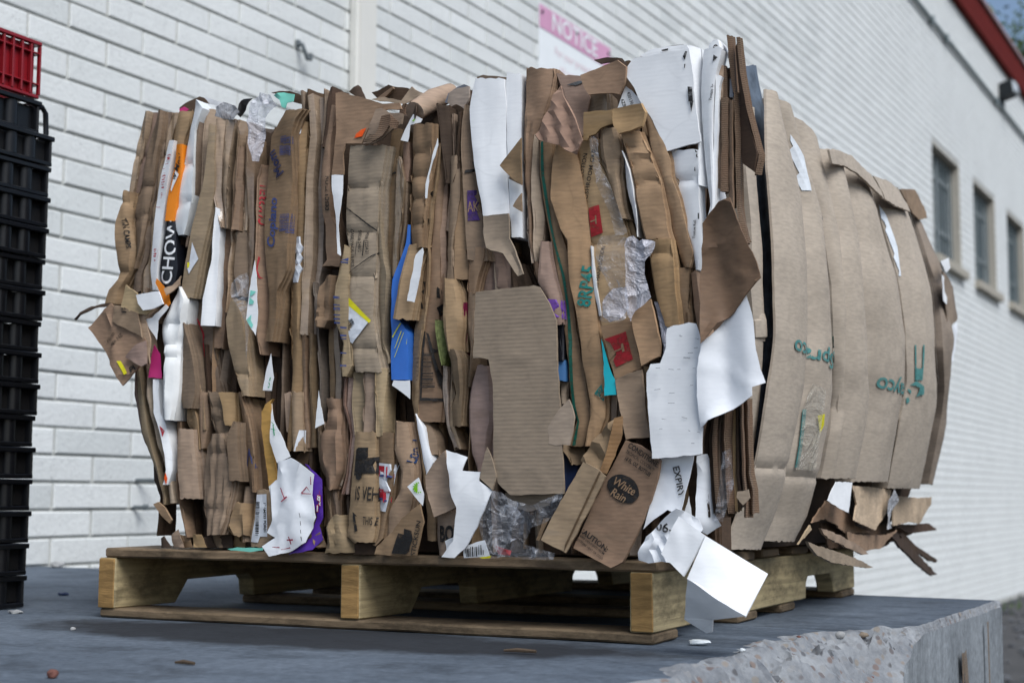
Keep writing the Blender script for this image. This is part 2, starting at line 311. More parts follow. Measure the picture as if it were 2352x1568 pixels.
PIECES = [
["S","l1","kraft",25,[[39,892,72,888],[30,846,61,843],[22,813,47,810],[12,749,35,747],[6,727,31,725],[3,667,28,666]],{"b":8,"w":60,"c":2,"cr":[810],"t":3}],
["S","l2","kraft",8,[[85,884,104,881],[70,838,102,835],[60,805,93,802],[46,751,83,748],[36,702,75,699],[43,652,67,650],[50,624,59,623],[45,605,54,604]],{"b":16,"w":45,"c":2,"cr":[747,695],"t":3}],
["S","l3","kraft",15,[[98,880,131,876],[92,838,119,835],[86,804,108,802],[73,740,100,738],[65,691,90,689],[67,642,82,641],[61,615,79,614],[42,594,81,592],[35,565,87,562]],{"b":12,"w":45,"c":2,"cr":[802,688],"t":3}],
["S","l4","kraft",10,[[138,874,171,871],[132,852,167,848],[128,826,156,823],[125,774,144,772]],{"b":10,"w":45,"c":2.2,"cr":[],"t":3}],
["S","redprint","white_board",-4,[[127,822,143,820],[121,799,139,797],[110,753,131,751],[103,706,123,705],[97,656,119,654],[94,600,114,599],[101,561,113,560]],{"b":5,"w":45,"c":1,"cr":[],"t":1,"np":1}],
["D","redprint","red_ink","printed_letter",[[127,795],[135,796],[137,794],[126,794]],{}],
["D","redprint","red_ink","printed_letter",[[130,793],[139,793],[138,791],[128,792]],{}],
["D","redprint","red_ink","printed_letter",[[126,791],[135,791],[135,788],[129,789]],{}],
["D","redprint","red_ink","printed_letter",[[129,788],[135,789],[135,786],[129,786]],{}],
["D","redprint","red_ink","printed_letter",[[129,786],[134,786],[137,784],[127,785]],{}],
["D","redprint","red_ink","printed_letter",[[127,784],[133,784],[138,781],[127,783]],{}],
["D","redprint","red_ink","printed_letter",[[128,781],[136,782],[137,779],[126,780]],{}],
["D","redprint","red_ink","printed_letter",[[126,779],[135,779],[133,778],[128,778]],{}],
["D","redprint","red_ink","printed_letter",[[123,777],[135,777],[133,775],[126,776]],{}],
["D","redprint","red_ink","printed_letter",[[128,774],[133,775],[134,773],[126,774]],{}],
["D","redprint","red_ink","printed_letter",[[124,772],[135,773],[133,770],[127,771]],{}],
["D","redprint","red_ink","printed_letter",[[123,770],[132,771],[135,768],[123,769]],{}],
["D","redprint","red_ink","printed_letter",[[122,766],[133,766],[130,764],[126,764]],{}],
["D","redprint","red_ink","printed_letter",[[125,763],[135,763],[130,762],[126,762]],{}],
["D","redprint","red_ink","printed_letter",[[123,761],[134,761],[133,759],[122,760]],{}],
["D","redprint","red_ink","printed_letter",[[123,759],[130,759],[131,756],[122,758]],{}],
["D","redprint","red_ink","printed_letter",[[120,757],[130,757],[133,755],[122,756]],{}],
["D","redprint","red_ink","printed_letter",[[125,754],[131,755],[130,753],[120,754]],{}],
["D","redprint","red_ink","printed_letter",[[123,752],[129,752],[128,750],[121,750]],{}],
["D","redprint","red_ink","printed_letter",[[120,750],[131,750],[132,748],[124,748]],{}],
["D","redprint","red_ink","printed_letter",[[120,747],[130,748],[128,746],[120,746]],{}],
["D","redprint","red_ink","printed_letter",[[122,745],[130,745],[127,744],[120,744]],{}],
["D","redprint","red_ink","printed_letter",[[119,743],[131,743],[128,742],[123,741]],{}],
["D","redprint","red_ink","printed_letter",[[123,740],[129,741],[131,738],[122,739]],{}],
["D","redprint","red_ink","printed_letter",[[120,738],[127,739],[127,736],[122,736]],{}],
["D","redprint","red_ink","printed_letter",[[119,736],[129,736],[130,734],[121,735]],{}],
["D","redprint","red_ink","printed_letter",[[120,734],[129,734],[127,731],[121,733]],{}],
["D","redprint","red_ink","printed_letter",[[121,731],[130,732],[129,730],[121,731]],{}],
["D","redprint","red_ink","printed_letter",[[121,729],[128,730],[125,728],[119,728]],{}],
["D","redprint","red_ink","printed_letter",[[119,727],[129,727],[126,726],[120,726]],{}],
["D","redprint","red_ink","printed_letter",[[120,725],[125,725],[128,722],[120,723]],{}],
["D","redprint","red_ink","printed_letter",[[119,722],[125,723],[127,721],[119,721]],{}],
["D","redprint","red_ink","printed_letter",[[117,720],[126,721],[123,719],[118,719]],{}],
["D","redprint","red_ink","printed_letter",[[108,635],[116,635],[114,633],[111,633]],{}],
["D","redprint","red_ink","printed_letter",[[108,631],[115,631],[114,629],[108,629]],{}],
["D","redprint","red_ink","printed_letter",[[108,627],[114,628],[116,625],[111,625]],{}],
["D","redprint","red_ink","printed_letter",[[108,623],[115,624],[115,621],[110,621]],{}],
["D","redprint","red_ink","printed_letter",[[107,619],[114,620],[114,617],[109,617]],{}],
["D","redprint","red_ink","printed_letter",[[108,615],[116,616],[115,613],[108,614]],{}],
["D","redprint","red_ink","printed_letter",[[109,612],[114,612],[117,609],[112,609]],{}],
["D","redprint","red_ink","printed_letter",[[111,608],[117,608],[115,606],[109,606]],{}],
["D","redprint","red_ink","printed_letter",[[112,604],[117,604],[114,602],[112,602]],{}],
["D","redprint","red_ink","printed_letter",[[110,600],[115,600],[116,598],[108,598]],{}],
["D","redprint","red_ink","printed_letter",[[109,596],[114,597],[115,594],[110,594]],{}],
["D","redprint","red_ink","printed_letter",[[110,592],[117,593],[116,590],[113,590]],{}],
["D","redprint","red_ink","printed_letter",[[112,588],[117,589],[115,586],[109,586]],{}],
["D","redprint","red_ink","printed_letter",[[108,585],[116,585],[117,582],[110,582]],{}],
["D","redprint","red_ink","printed_letter",[[111,580],[117,581],[116,579],[108,579]],{}],
["D","redprint","red_ink","printed_letter",[[111,577],[117,577],[117,575],[110,575]],{}],
["D","redprint","red_ink","printed_line",[[108,705],[128,703],[128,702],[109,704]],{}],
["S","orange","orange",-8,[[146,812,162,811],[143,769,160,767],[133,730,154,729],[128,679,145,678]],{"b":6,"w":45,"c":1,"cr":[],"t":1,"np":1}],
["S","chow","black_print",-8,[[126,681,146,679],[122,644,150,642],[117,596,156,594],[128,564,149,563]],{"b":10,"w":45,"c":1,"cr":[],"t":1,"np":1}],
["T","chow","white_ink","CHOW",[141,625,23.4,84],{"bold":0.012,"xs":1.08}],
["D","chow","white_ink","printed_band",[[158,649],[161,649],[170,599],[174,583],[167,581],[160,609]],{}],
["T","chow","black_ink","ORIGINAL",[165,612,7.5,-80],{"xs":1}],
["D","orange","white_ink","printed_patch",[[155,787],[161,791],[165,785],[163,769],[156,758],[146,740],[141,729],[139,733],[145,755]],{}],
["T","orange","black_ink","w Meal",[152,770,11.4,68],{"bold":0.02,"shear":0.25}],
["S","wsheet","white_coated",-2,[[183,888,186,887],[180,874,200,871],[169,836,184,834],[158,778,184,776],[141,721,183,718],[138,681,176,678],[150,654,168,653]],{"b":8,"w":45,"c":2,"cr":[773,707],"t":1}],
["S","l8a","kraft",10,[[179,877,211,873],[173,828,210,824],[175,769,202,767],[175,730,197,728],[161,683,183,681],[156,635,170,634]],{"b":12,"w":45,"c":2.5,"cr":[],"t":3}],
["S","l8b","kraft_grey",-10,[[218,839,229,837],[214,781,229,779],[209,733,230,731],[189,668,221,665],[175,606,206,604],[170,575,200,573],[167,543,193,541]],{"b":5,"w":45,"c":1,"cr":[],"t":3,"np":1}],
["D","l8b","label_white","address_label",[[191,637],[203,608],[193,595],[185,583],[182,592],[186,606]],{}],
["D","l8b","label_yellow","label_band",[[182,603],[187,602],[185,594],[182,593]],{}],
["S","l9","kraft_tape",-4,[[226,851,259,847],[225,810,256,807],[225,781,253,778],[225,714,253,711],[245,659,255,658]],{"b":10,"w":45,"c":5,"cr":[],"t":3}],
["P","topgrey","film_grey",5,[[223,855],[225,870],[239,878],[265,868],[272,857],[259,845],[240,849]],{"c":14,"t":1}],
["S","l10","kraft",20,[[201,730,215,729],[189,653,212,652],[175,618,209,615],[162,545,199,543],[163,499,216,496],[184,425,228,424],[200,377,237,376],[209,319,254,318]],{"b":12,"w":45,"c":2.5,"cr":[485,429,375,342],"t":3,"np":1}],
["D","l10","red_ink","printed_arc",[[172,519],[185,504],[195,481],[200,452],[197,416],[195,415],[198,450],[193,477],[183,500],[172,516]],{}],
["D","l10","red_ink","printed_script",[[176,493],[180,481],[187,456],[191,435],[187,434],[182,451],[178,470]],{}],
["S","wstrip1","white_board",-6,[[232,694,239,693],[229,650,242,649],[227,604,239,603],[213,541,237,540],[209,494,235,493]],{"b":4,"w":45,"c":1.5,"cr":[],"t":1}],
["S","l12a","kraft",14,[[238,852,250,850],[238,784,250,782],[240,706,252,705],[234,599,250,598],[226,556,242,555],[221,499,242,498],[223,457,241,456]],{"b":8,"w":45,"c":2.2,"cr":[],"t":3}],
["S","l12b","kraft_tape",6,[[257,847,286,844],[257,799,281,797],[255,723,272,721],[250,647,266,645],[247,597,263,596],[246,535,263,534],[246,516,258,515]],{"b":10,"w":45,"c":4,"cr":[],"t":3}],
["S","l12c","kraft_tape",2,[[285,815,300,813],[290,719,304,718],[293,624,307,623],[295,594,305,593],[294,551,303,550]],{"b":8,"w":45,"c":3,"cr":[],"t":3}],
["S","l12d","kraft",0,[[278,796,292,795],[274,768,293,766],[273,720,292,718],[268,654,291,652]],{"b":8,"w":45,"c":4,"cr":[],"t":3}],
["S","l12e","kraft",-2,[[272,651,297,649],[266,595,299,593],[265,580,299,578],[275,542,293,541]],{"b":4,"w":45,"c":2,"cr":[],"t":3,"pl":[0,60,4]}],
["S","l13","kraft_light",-10,[[269,535,282,535],[259,502,296,501],[265,457,304,456],[282,410,309,409],[299,373,311,373]],{"b":5,"w":45,"c":1.5,"cr":[410],"t":3}],
["P","filmtri","clear_film",-28,[[316,575],[300,571],[287,558],[285,542],[301,517],[315,494],[322,420],[325,497],[321,564]],{"c":6,"t":0}],
["P","tealstrip","white_board",-34,[[336,593],[329,563],[322,497],[333,480],[342,469],[345,507],[340,562]],{"c":2,"t":1}],
["D","tealstrip","teal_ink","printed_patch",[[330,544],[342,541],[344,520],[328,521]],{}],
["D","tealstrip","teal_ink","printed_patch",[[323,504],[345,503],[344,472],[335,481],[324,495]],{}],
["S","brand","kraft",-6,[[368,849,413,844],[355,832,400,828],[340,807,391,802],[333,733,392,727],[329,658,389,653],[336,583,387,579],[344,547,367,546],[345,510,364,509],[340,462,358,461]],{"b":4,"w":45,"c":1.6,"cr":[],"t":3,"np":1}],
["D","brand","blue_ink","printed_bars",[[365,803],[390,801],[389,788],[365,791]],{"bars":[12,90]}],
["D","brand","blue_ink","printed_bars",[[365,787],[389,785],[388,769],[364,771]],{"bars":[12,90]}],
["D","brand","blue_ink","printed_bars",[[367,672],[390,671],[391,639],[367,641]],{"bars":[18,90]}],
["T","brand","blue_ink","Mom",[355,759,17.7,118],{"outline":1,"xs":0.95}],
["T","brand","blue_ink","Copiano",[352,658,16.8,89],{"bold":0.03,"shear":0.2,"xs":1.05}],
["S","brandb","kraft",0,[[322,761,328,761],[311,740,327,738],[313,679,326,678],[313,592,331,591],[315,568,339,566],[319,512,340,511],[320,474,337,474],[328,441,338,441]],{"b":8,"w":45,"c":2,"cr":[],"t":3,"np":1}],
["T","brandb","red_ink","CAMPBELL",[323,694,11.1,90],{"bold":0.03,"shear":0.2,"xs":1}],
["D","brandb","red_ink","printed_patch",[[323,589],[337,590],[337,579],[324,578]],{}],
["D","brandb","red_ink","printed_patch",[[319,606],[327,617],[340,614],[339,612],[330,614],[322,604],[320,593],[319,582],[324,571],[338,569],[338,567],[322,569],[317,582]],{}],
["T","brandb","blue_ink","Campbells",[348,506,7.9,-82],{"bold":0.02,"xs":1}],
["P","bag","film_white",-30,[[347,871],[320,861],[315,843],[322,795],[332,758],[343,757],[351,797],[353,829],[381,845],[371,863]],{"c":12,"t":0}],
["P","bagteal","teal_bag",-25,[[364,868],[383,871],[407,864],[406,852],[392,852],[388,843],[382,846],[377,858]],{"c":10,"t":1}],
["P","bagblack","black_bag",10,[[256,860],[268,873],[282,878],[297,879],[285,859],[269,850]],{"c":12,"t":1}],
["S","gold1","kraft_gold",6,[[383,830,410,827],[383,730,407,728],[381,637,406,635],[379,602,406,600],[377,491,404,490],[384,399,409,398],[382,319,400,319],[377,282,390,282]],{"b":3,"w":45,"c":1.2,"cr":[],"t":3,"pl":[0,34,4],"np":1}],
["D","gold1","label_white","address_label",[[386,635],[410,633],[408,557],[384,559]],{}],
["D","gold1","black_ink","printed_patch",[[390,607],[394,607],[394,596],[389,596]],{}],
["D","gold1","label_white","tape_end",[[393,826],[400,826],[398,808],[396,806]],{}],
["S","grey18","kraft_grey",4,[[410,872,431,870],[416,802,440,799],[411,728,434,726],[409,587,432,585],[406,563,428,562],[405,471,428,470]],{"b":9,"w":45,"c":1.5,"cr":[],"t":3}],
["S","tape18","kraft_tape",2,[[402,473,429,472],[403,435,429,434],[407,362,431,361],[410,319,435,318],[413,287,434,287]],{"b":9,"w":45,"c":2.5,"cr":[],"t":3}],
["S","l19","kraft_dark",-8,[[455,879,464,878],[450,855,464,854],[448,816,461,815],[443,778,454,777]],{"b":6,"w":45,"c":3,"cr":[],"t":3}],
["S","descr","kraft",-4,[[461,846,470,845],[452,789,463,788],[447,749,464,747],[446,712,464,710],[447,666,463,664],[452,647,474,645],[455,590,481,588],[447,581,479,579]],{"b":6,"w":45,"c":3,"cr":[],"t":3,"np":1}],
["T","descr","black_ink","DESCRIPTION",[460,699,6.5,87],{"bold":0.03,"xs":1}],
["T","descr","black_ink","SAVE",[466,734,7.9,87],{"bold":0.02}],
["P","orangecirc","kraft",-14,[[477,862],[488,863],[535,846],[564,835],[597,832],[601,822],[552,825],[528,773],[498,776],[492,761],[493,726],[470,727],[475,770],[479,799]],{"c":2.5,"t":3,"cr":[307.1592590702659],"curl":6}],
["D","orangecirc","orange_ink","printed_disc",[[515,773],[514,783],[518,791],[527,796],[536,798],[544,796],[531,771]],{}],
["P","fold22","kraft_grey",-22,[[557,825],[567,826],[581,817],[606,813],[602,797],[586,789],[570,775],[557,770],[533,771],[541,787]],{"c":5,"t":5}],
["P","fold22b","flute_edge",-34,[[574,810],[591,810],[605,797],[601,785],[589,792],[577,777],[556,767],[542,769],[556,781],[564,780]],{"c":6,"t":4}],
["S","case","kraft_olive",-22,[[503,773,575,766],[500,740,570,733],[498,704,562,698],[498,631,560,627],[506,584,560,580],[504,559,557,556],[506,496,556,494],[511,443,565,440],[520,405,573,403]],{"b":4,"w":45,"c":1.6,"cr":[703,630,558,440],"t":4,"flute":1,"np":1}],
["S","case2","kraft_olive",-12,[[555,695,558,695],[554,629,564,628],[554,582,570,581],[551,557,576,556],[549,504,574,503],[558,450,570,450],[563,418,582,418]],{"b":12,"w":45,"c":2,"cr":[],"t":3}],
["T","case","black_ink","CASE PACK 18 PCS",[513,604,6.3,-86],{"bold":0.01,"xs":0.85}],
["T","case","black_ink","SKU# 24872",[527,614,6.0,-86],{"bold":0.01,"xs":0.85}],
["T","case","black_ink","PO# 12254 21",[541,610,6.0,-86],{"bold":0.01,"xs":0.75}],
["D","case","black_ink","printed_line",[[500,670],[562,624],[563,626],[501,672]],{}],
["D","case","black_ink","printed_line",[[522,615],[519,590],[520,589],[523,614]],{}],
["D","case","black_ink","printed_line",[[535,615],[533,590],[535,590],[537,615]],{}],
["D","case","black_ink","printed_line",[[509,564],[562,594],[560,595],[508,565]],{}],
["D","case","label_white","address_label",[[508,523],[551,485],[519,450],[515,452],[509,478]],{}],
["D","case","label_yellow","label_band",[[509,524],[514,521],[553,485],[550,481],[509,512]],{}],
["D","case","black_ink","printed_bars",[[511,488],[518,488],[522,484],[516,471],[511,470]],{"bars":[9,-50]}],
["T","case","black_ink","03193",[525,464,5.9,54],{"bold":0.03,"xs":1}],
["S","pleat0","kraft_tape",-8,[[489,402,511,401],[487,354,507,353],[503,309,516,309],[498,247,509,247],[486,212,505,212]],{"b":10,"w":45,"c":2,"cr":[],"t":3}],
["S","pleat1","kraft_olive",-11,[[512,406,537,405],[511,353,536,352],[517,300,535,300]],{"b":10,"w":45,"c":2,"cr":[],"t":3}],
["S","pleat2","kraft",-14,[[535,405,559,404],[536,352,560,352],[535,300,553,299]],{"b":10,"w":45,"c":2,"cr":[],"t":3}],
["S","pleat3","kraft_olive",-17,[[559,409,577,409],[560,351,574,351],[562,303,575,302]],{"b":10,"w":45,"c":2,"cr":[],"t":3}],
["P","wthin","white_board",-26,[[478,724],[500,722],[500,692],[493,640],[498,591],[492,595],[488,649],[479,705]],{"c":3,"t":1}],
["S","barcode24","kraft_olive",-30,[[501,606,511,606],[495,567,510,566],[489,544,510,543],[486,487,512,486],[502,451,515,450],[500,433,517,433],[498,416,519,415],[503,398,509,398]],{"b":6,"w":45,"c":3,"cr":[],"t":3,"np":1}],
["D","barcode24","blue_ink","printed_bars",[[488,605],[520,601],[520,597],[488,601]],{}],
["D","barcode24","blue_ink","printed_bars",[[488,590],[520,587],[520,582],[488,585]],{}],
["D","barcode24","blue_ink","printed_bars",[[488,583],[520,580],[520,578],[488,581]],{}],
["D","barcode24","blue_ink","printed_bars",[[489,576],[520,573],[520,569],[489,572]],{}],
["D","barcode24","blue_ink","printed_bars",[[489,555],[521,552],[521,547],[489,550]],{}],
["D","barcode24","blue_ink","printed_bars",[[489,542],[521,539],[521,535],[489,538]],{}],
["D","barcode24","blue_ink","printed_bars",[[489,535],[521,532],[521,529],[489,532]],{}],
["D","barcode24","blue_ink","printed_bars",[[490,526],[521,523],[521,519],[490,522]],{}],
["D","barcode24","blue_ink","printed_bars",[[490,513],[521,510],[521,508],[490,511]],{}],
["D","barcode24","blue_ink","printed_bars",[[490,508],[521,505],[522,501],[490,503]],{}],
["D","barcode24","blue_ink","printed_bars",[[490,497],[522,494],[522,493],[490,495]],{}],
["D","barcode24","blue_ink","printed_bars",[[490,491],[522,488],[522,486],[490,488]],{}],
["D","barcode24","blue_ink","printed_bars",[[490,485],[522,482],[522,479],[490,482]],{}],
["D","barcode24","blue_ink","printed_bars",[[490,478],[522,475],[522,472],[491,475]],{}],
["D","barcode24","blue_ink","printed_bars",[[491,465],[522,463],[522,460],[491,462]],{}],
["D","barcode24","blue_ink","printed_bars",[[491,460],[522,457],[522,455],[491,458]],{}],
["D","barcode24","blue_ink","printed_bars",[[491,449],[522,447],[523,443],[491,446]],{}],
["D","barcode24","blue_ink","printed_bars",[[491,437],[523,434],[523,432],[491,435]],{}],
["D","barcode24","blue_ink","printed_bars",[[492,417],[523,415],[523,412],[492,414]],{}],
["S","c25","kraft",-12,[[455,563,481,562],[442,546,479,544],[440,519,477,517],[439,491,476,490],[445,480,464,479]],{"b":16,"w":45,"c":6,"cr":[512,497],"t":3}],
["S","c25b","kraft",-2,[[451,488,472,487],[450,447,479,446],[453,393,484,392],[455,351,484,350],[461,323,487,323],[471,274,494,274],[473,248,492,248],[476,226,484,226]],{"b":10,"w":45,"c":3,"cr":[349,313],"t":3}],
["S","c26","kraft_grey",8,[[415,559,427,558],[423,467,435,466],[430,394,445,393],[432,329,446,329]],{"b":8,"w":45,"c":2.2,"cr":[],"t":3}],
["P","wtri","white_board",-14,[[452,377],[456,354],[464,324],[447,317]],{"c":1,"t":1}],
["S","c28","kraft",0,[[436,328,454,328],[438,292,464,292],[440,266,468,265],[451,239,472,239],[456,177,482,177],[461,142,484,142]],{"b":12,"w":45,"c":5,"cr":[],"t":3}],
["S","b29","kraft",4,[[568,799,589,797],[563,765,584,763],[549,704,583,701],[552,631,578,630],[564,584,578,583],[571,549,577,549]],{"b":6,"w":45,"c":2,"cr":[],"t":3,"np":1}],
["D","b29","black_ink","printed_line",[[568,721],[585,727],[584,729],[567,723]],{}],
["S","r30","kraft_pink",-6,[[593,772,609,771],[596,734,610,733],[599,708,607,708]],{"b":6,"w":45,"c":2.2,"cr":[],"t":3}],
["S","t30","kraft_tape",-2,[[585,747,593,746],[584,711,604,709],[584,682,601,681],[579,602,590,601],[579,582,590,581],[580,557,590,556]],{"b":6,"w":45,"c":4,"cr":[],"t":3}],
["S","r30b","kraft",2,[[593,709,605,708],[588,639,605,638],[586,602,599,601],[587,582,600,581],[579,557,593,557]],{"b":7,"w":45,"c":2.2,"cr":[],"t":3}],
["S","gold31","kraft_gold",-18,[[617,796,662,792],[617,750,659,745],[616,712,652,709],[616,676,647,674],[615,636,646,633],[620,596,645,595]],{"b":6,"w":45,"c":1.5,"cr":[749,711,675,635],"t":4}],
["S","gold31b","kraft_gold",-22,[[622,601,647,599],[619,596,642,594],[609,561,630,560],[596,509,628,508],[592,485,625,483]],{"b":14,"w":45,"c":2.5,"cr":[],"t":3}],
["P","leaf","white_board",-12,[[619,813],[636,803],[633,798],[614,796],[610,769],[597,773],[605,790]],{"c":3,"t":1}],
["D","leaf","green_ink","printed_leaf",[[624,806],[622,801],[629,803],[626,795],[615,794],[612,776],[605,780],[610,796]],{}],
["S","blue33","blue_gloss",-10,[[610,636,615,635],[606,603,614,602],[594,573,607,572],[585,550,599,549],[584,511,593,511],[583,487,598,486],[583,465,615,464],[582,423,617,422],[584,391,617,390]],{"b":4,"w":45,"c":1.2,"cr":[],"t":1,"np":1}],
["D","blue33","yellow_ink","printed_ray",[[600,480],[586,458],[588,457],[602,479]],{}],
["D","blue33","yellow_ink","printed_ray",[[606,476],[591,440],[592,440],[608,476]],{}],
["D","blue33","yellow_ink","printed_ray",[[611,474],[591,426],[592,426],[612,474]],{}],
["D","blue33","yellow_ink","printed_ray",[[617,476],[612,446],[613,446],[619,475]],{}],
["D","blue33","yellow_ink","printed_ray",[[589,543],[600,538],[601,540],[590,545]],{}],
["D","blue33","yellow_ink","printed_ray",[[588,524],[596,523],[596,526],[588,527]],{}],
["D","blue33","yellow_ink","printed_ray",[[588,501],[597,504],[596,506],[587,503]],{}],
["D","blue33","yellow_ink","printed_ray",[[603,582],[607,569],[609,569],[605,582]],{}],
["P","wtri33","white_board",-12,[[590,390],[619,389],[620,360],[600,374],[587,382]],{"c":2,"t":1}],
["P","w34","white_board",-24,[[671,766],[672,755],[656,707],[653,672],[650,672],[650,694],[662,739]],{"c":1,"t":1}],
["P","w34b","white_board",-34,[[652,592],[640,582],[625,511],[638,508],[648,548],[654,586]],{"c":1.5,"t":1}],
["S","blk35","kraft",-6,[[658,764,669,763],[648,711,661,710],[640,659,654,658],[636,597,647,596],[636,578,649,577],[628,527,648,526],[615,475,640,474],[614,422,633,422],[616,353,631,353],[625,299,636,299],[636,247,645,247],[645,179,661,179],[646,141,662,141]],{"b":9,"w":45,"c":2.5,"cr":[],"t":3,"np":1}],
["S","blk35b","kraft",-2,[[666,764,678,763],[655,694,667,693],[644,578,663,577],[642,527,663,526],[637,492,659,491],[629,457,659,456],[629,422,662,421],[629,356,666,355],[625,325,664,324]],{"b":10,"w":45,"c":2.5,"cr":[],"t":3,"np":1}],
["D","blk35b","label_white","printed_patch",[[619,338],[629,339],[639,291],[630,292]],{}],
["D","blk35","label_white","tape_end",[[642,235],[648,236],[661,189],[650,188]],{}],
["D","blk35","black_ink","printed_letter",[[650,706],[660,700],[662,691],[655,693],[649,696]],{}],
["D","blk35","black_ink","printed_letter",[[646,685],[657,686],[665,678],[657,661],[646,660],[651,667],[655,676]],{}],
["D","blk35","black_ink","printed_letter",[[643,648],[650,641],[649,632],[643,629]],{}],
["D","blk35","black_ink","printed_letter",[[642,615],[652,609],[651,597],[642,595]],{}],
["D","blk35","black_ink","printed_letter",[[640,583],[649,578],[649,575],[642,573]],{}],
["D","blk35","black_ink","printed_letter",[[640,567],[650,562],[648,553],[639,555]],{}],
["D","blk35","black_ink","printed_letter",[[635,545],[644,543],[648,530],[639,523],[633,529],[641,532]],{}],
["D","blk35","black_ink","printed_letter",[[633,513],[644,502],[641,500],[634,501]],{}],
["D","blk35","black_ink","printed_letter",[[636,491],[651,485],[650,480],[636,482]],{}],
["D","blk35b","black_ink","printed_letter",[[659,544],[669,536],[672,524],[663,517],[658,519]],{}],
["D","blk35b","black_ink","printed_letter",[[657,503],[665,510],[664,486],[659,489]],{}],
["D","blk35b","black_ink","printed_letter",[[657,475],[663,474],[663,465],[658,466]],{}],
["D","blk35b","black_ink","printed_letter",[[636,466],[640,466],[637,357],[634,357]],{}],
["D","blk35b","black_ink","printed_letter",[[634,362],[669,361],[669,356],[634,357]],{}],
["D","blk35b","black_ink","printed_letter",[[648,440],[658,437],[656,432],[648,434]],{}],
["D","blk35b","black_ink","printed_letter",[[658,455],[666,453],[666,446],[658,447]],{}],
["D","blk35b","black_ink","printed_letter",[[660,436],[670,435],[670,428],[660,429]],{}],
["D","blk35b","black_ink","printed_letter",[[662,418],[674,417],[673,408],[663,410]],{}],
["D","blk35b","black_ink","printed_letter",[[642,464],[646,462],[670,370],[671,363],[667,363]],{}],
["D","blk35b","black_ink","printed_bars",[[639,433],[648,433],[657,377],[640,376]],{"bars":[22,90]}],
["T","blk35","black_ink","707794",[629,407,5.1,-90],{"bold":0,"sp":1.9,"xs":1}],
["S","dark36","kraft_dark",-8,[[657,825,681,822],[671,745,684,743],[676,698,684,697]],{"b":5,"w":45,"c":2,"cr":[],"t":3}],
["S","thin36","kraft",2,[[675,812,684,811],[677,764,686,763],[677,693,688,692],[669,623,679,622]],{"b":8,"w":45,"c":2.2,"cr":[],"t":3}],
["S","thin36b","kraft_dark",0,[[691,810,703,809],[689,771,700,770],[687,727,699,726],[683,699,691,698]],{"b":5,"w":45,"c":2.2,"cr":[],"t":3}],
["S","ake","kraft",-6,[[709,820,716,819],[704,795,717,794],[702,760,721,758],[707,689,730,687],[711,636,739,633],[715,573,750,570]],{"b":6,"w":45,"c":2,"cr":[],"t":3,"np":1}],
["D","ake","purple_ink","printed_patch",[[715,682],[735,684],[744,635],[717,634]],{}],
["T","ake","kraft_ink","AKE",[727,656,17.0,4],{"bold":0.01,"xs":0.5}],
["D","ake","black_ink","printed_patch",[[721,728],[727,731],[729,713],[711,710],[712,715],[724,717]],{}],
["S","e37","kraft",2,[[711,593,745,591],[711,584,745,582],[715,567,742,565],[714,546,735,545],[713,520,729,519]],{"b":6,"w":45,"c":2,"cr":[],"t":3,"pl":[0,45,4]}],
["S","s38a","kraft_pink",2,[[661,748,670,747],[658,659,671,658],[659,574,671,573],[658,535,666,535]],{"b":8,"w":45,"c":2.2,"cr":[],"t":3}],
["S","s38b","kraft",-4,[[681,741,699,739],[680,674,701,672],[675,595,689,594],[676,575,689,574],[675,547,691,546]],{"b":9,"w":45,"c":2.2,"cr":[],"t":3}],
["S","s38c","kraft_gold",-8,[[702,724,709,723],[692,689,709,688],[690,637,713,635],[689,593,714,591],[690,574,715,572],[690,545,715,544]],{"b":5,"w":45,"c":1.5,"cr":[],"t":3}],
["S","s38d","kraft_gold",-10,[[679,545,696,544],[677,524,705,522],[677,498,708,496],[678,472,709,470],[682,446,706,445],[685,432,708,431]],{"b":16,"w":45,"c":4,"cr":[],"t":3}],
["S","s38e","kraft_gold",-8,[[683,435,706,434],[686,420,714,419],[690,394,716,393],[693,368,714,367],[685,351,712,350],[685,324,710,323],[686,317,710,316]],{"b":14,"w":45,"c":5,"cr":[],"t":3}],
["S","s38f","kraft",2,[[668,439,681,438],[666,413,685,412],[665,369,685,369],[669,320,685,320],[680,285,698,284]],{"b":10,"w":45,"c":4,"cr":[],"t":3}],
["S","mesh","green_mesh",-4,[[660,482,675,481],[662,456,678,455],[667,429,678,429],[672,410,676,410]],{"b":10,"w":45,"c":2,"cr":[],"t":3}],
["S","maroon","maroon",4,[[706,508,710,508],[701,476,708,475],[700,446,709,446],[707,420,710,420]],{"b":6,"w":45,"c":2.2,"cr":[],"t":3}],
["S","s39","kraft",0,[[711,523,729,522],[711,488,726,488],[715,419,725,419],[711,377,721,376]],{"b":8,"w":45,"c":3,"cr":[],"t":3}],
["S","wp1","white_board",-14,[[729,857,783,851],[724,839,784,832],[719,809,785,802],[722,774,785,767],[729,720,788,715],[743,649,791,645],[746,633,791,630]],{"b":4,"w":45,"c":1,"cr":[],"t":4}],
["S","wp2","white_board",-8,[[782,861,809,857],[781,839,809,835],[783,760,809,757],[786,690,810,688],[791,603,810,602]],{"b":9,"w":45,"c":0.8,"cr":[],"t":4}],
["P","grey39","kraft_grey",-20,[[750,637],[794,637],[796,599],[807,578],[822,542],[813,539],[787,576],[775,580],[766,582],[757,587],[753,604]],{"c":3,"t":3,"curl":8}],
["S","p39","kraft_pink",10,[[749,588,764,587],[734,558,784,555],[726,534,788,530],[722,520,753,519]],{"b":8,"w":45,"c":3,"cr":[],"t":3}],
["S","d39","kraft_dark",16,[[775,565,809,563],[777,530,824,527]],{"b":4,"w":45,"c":5,"cr":[],"t":3}],
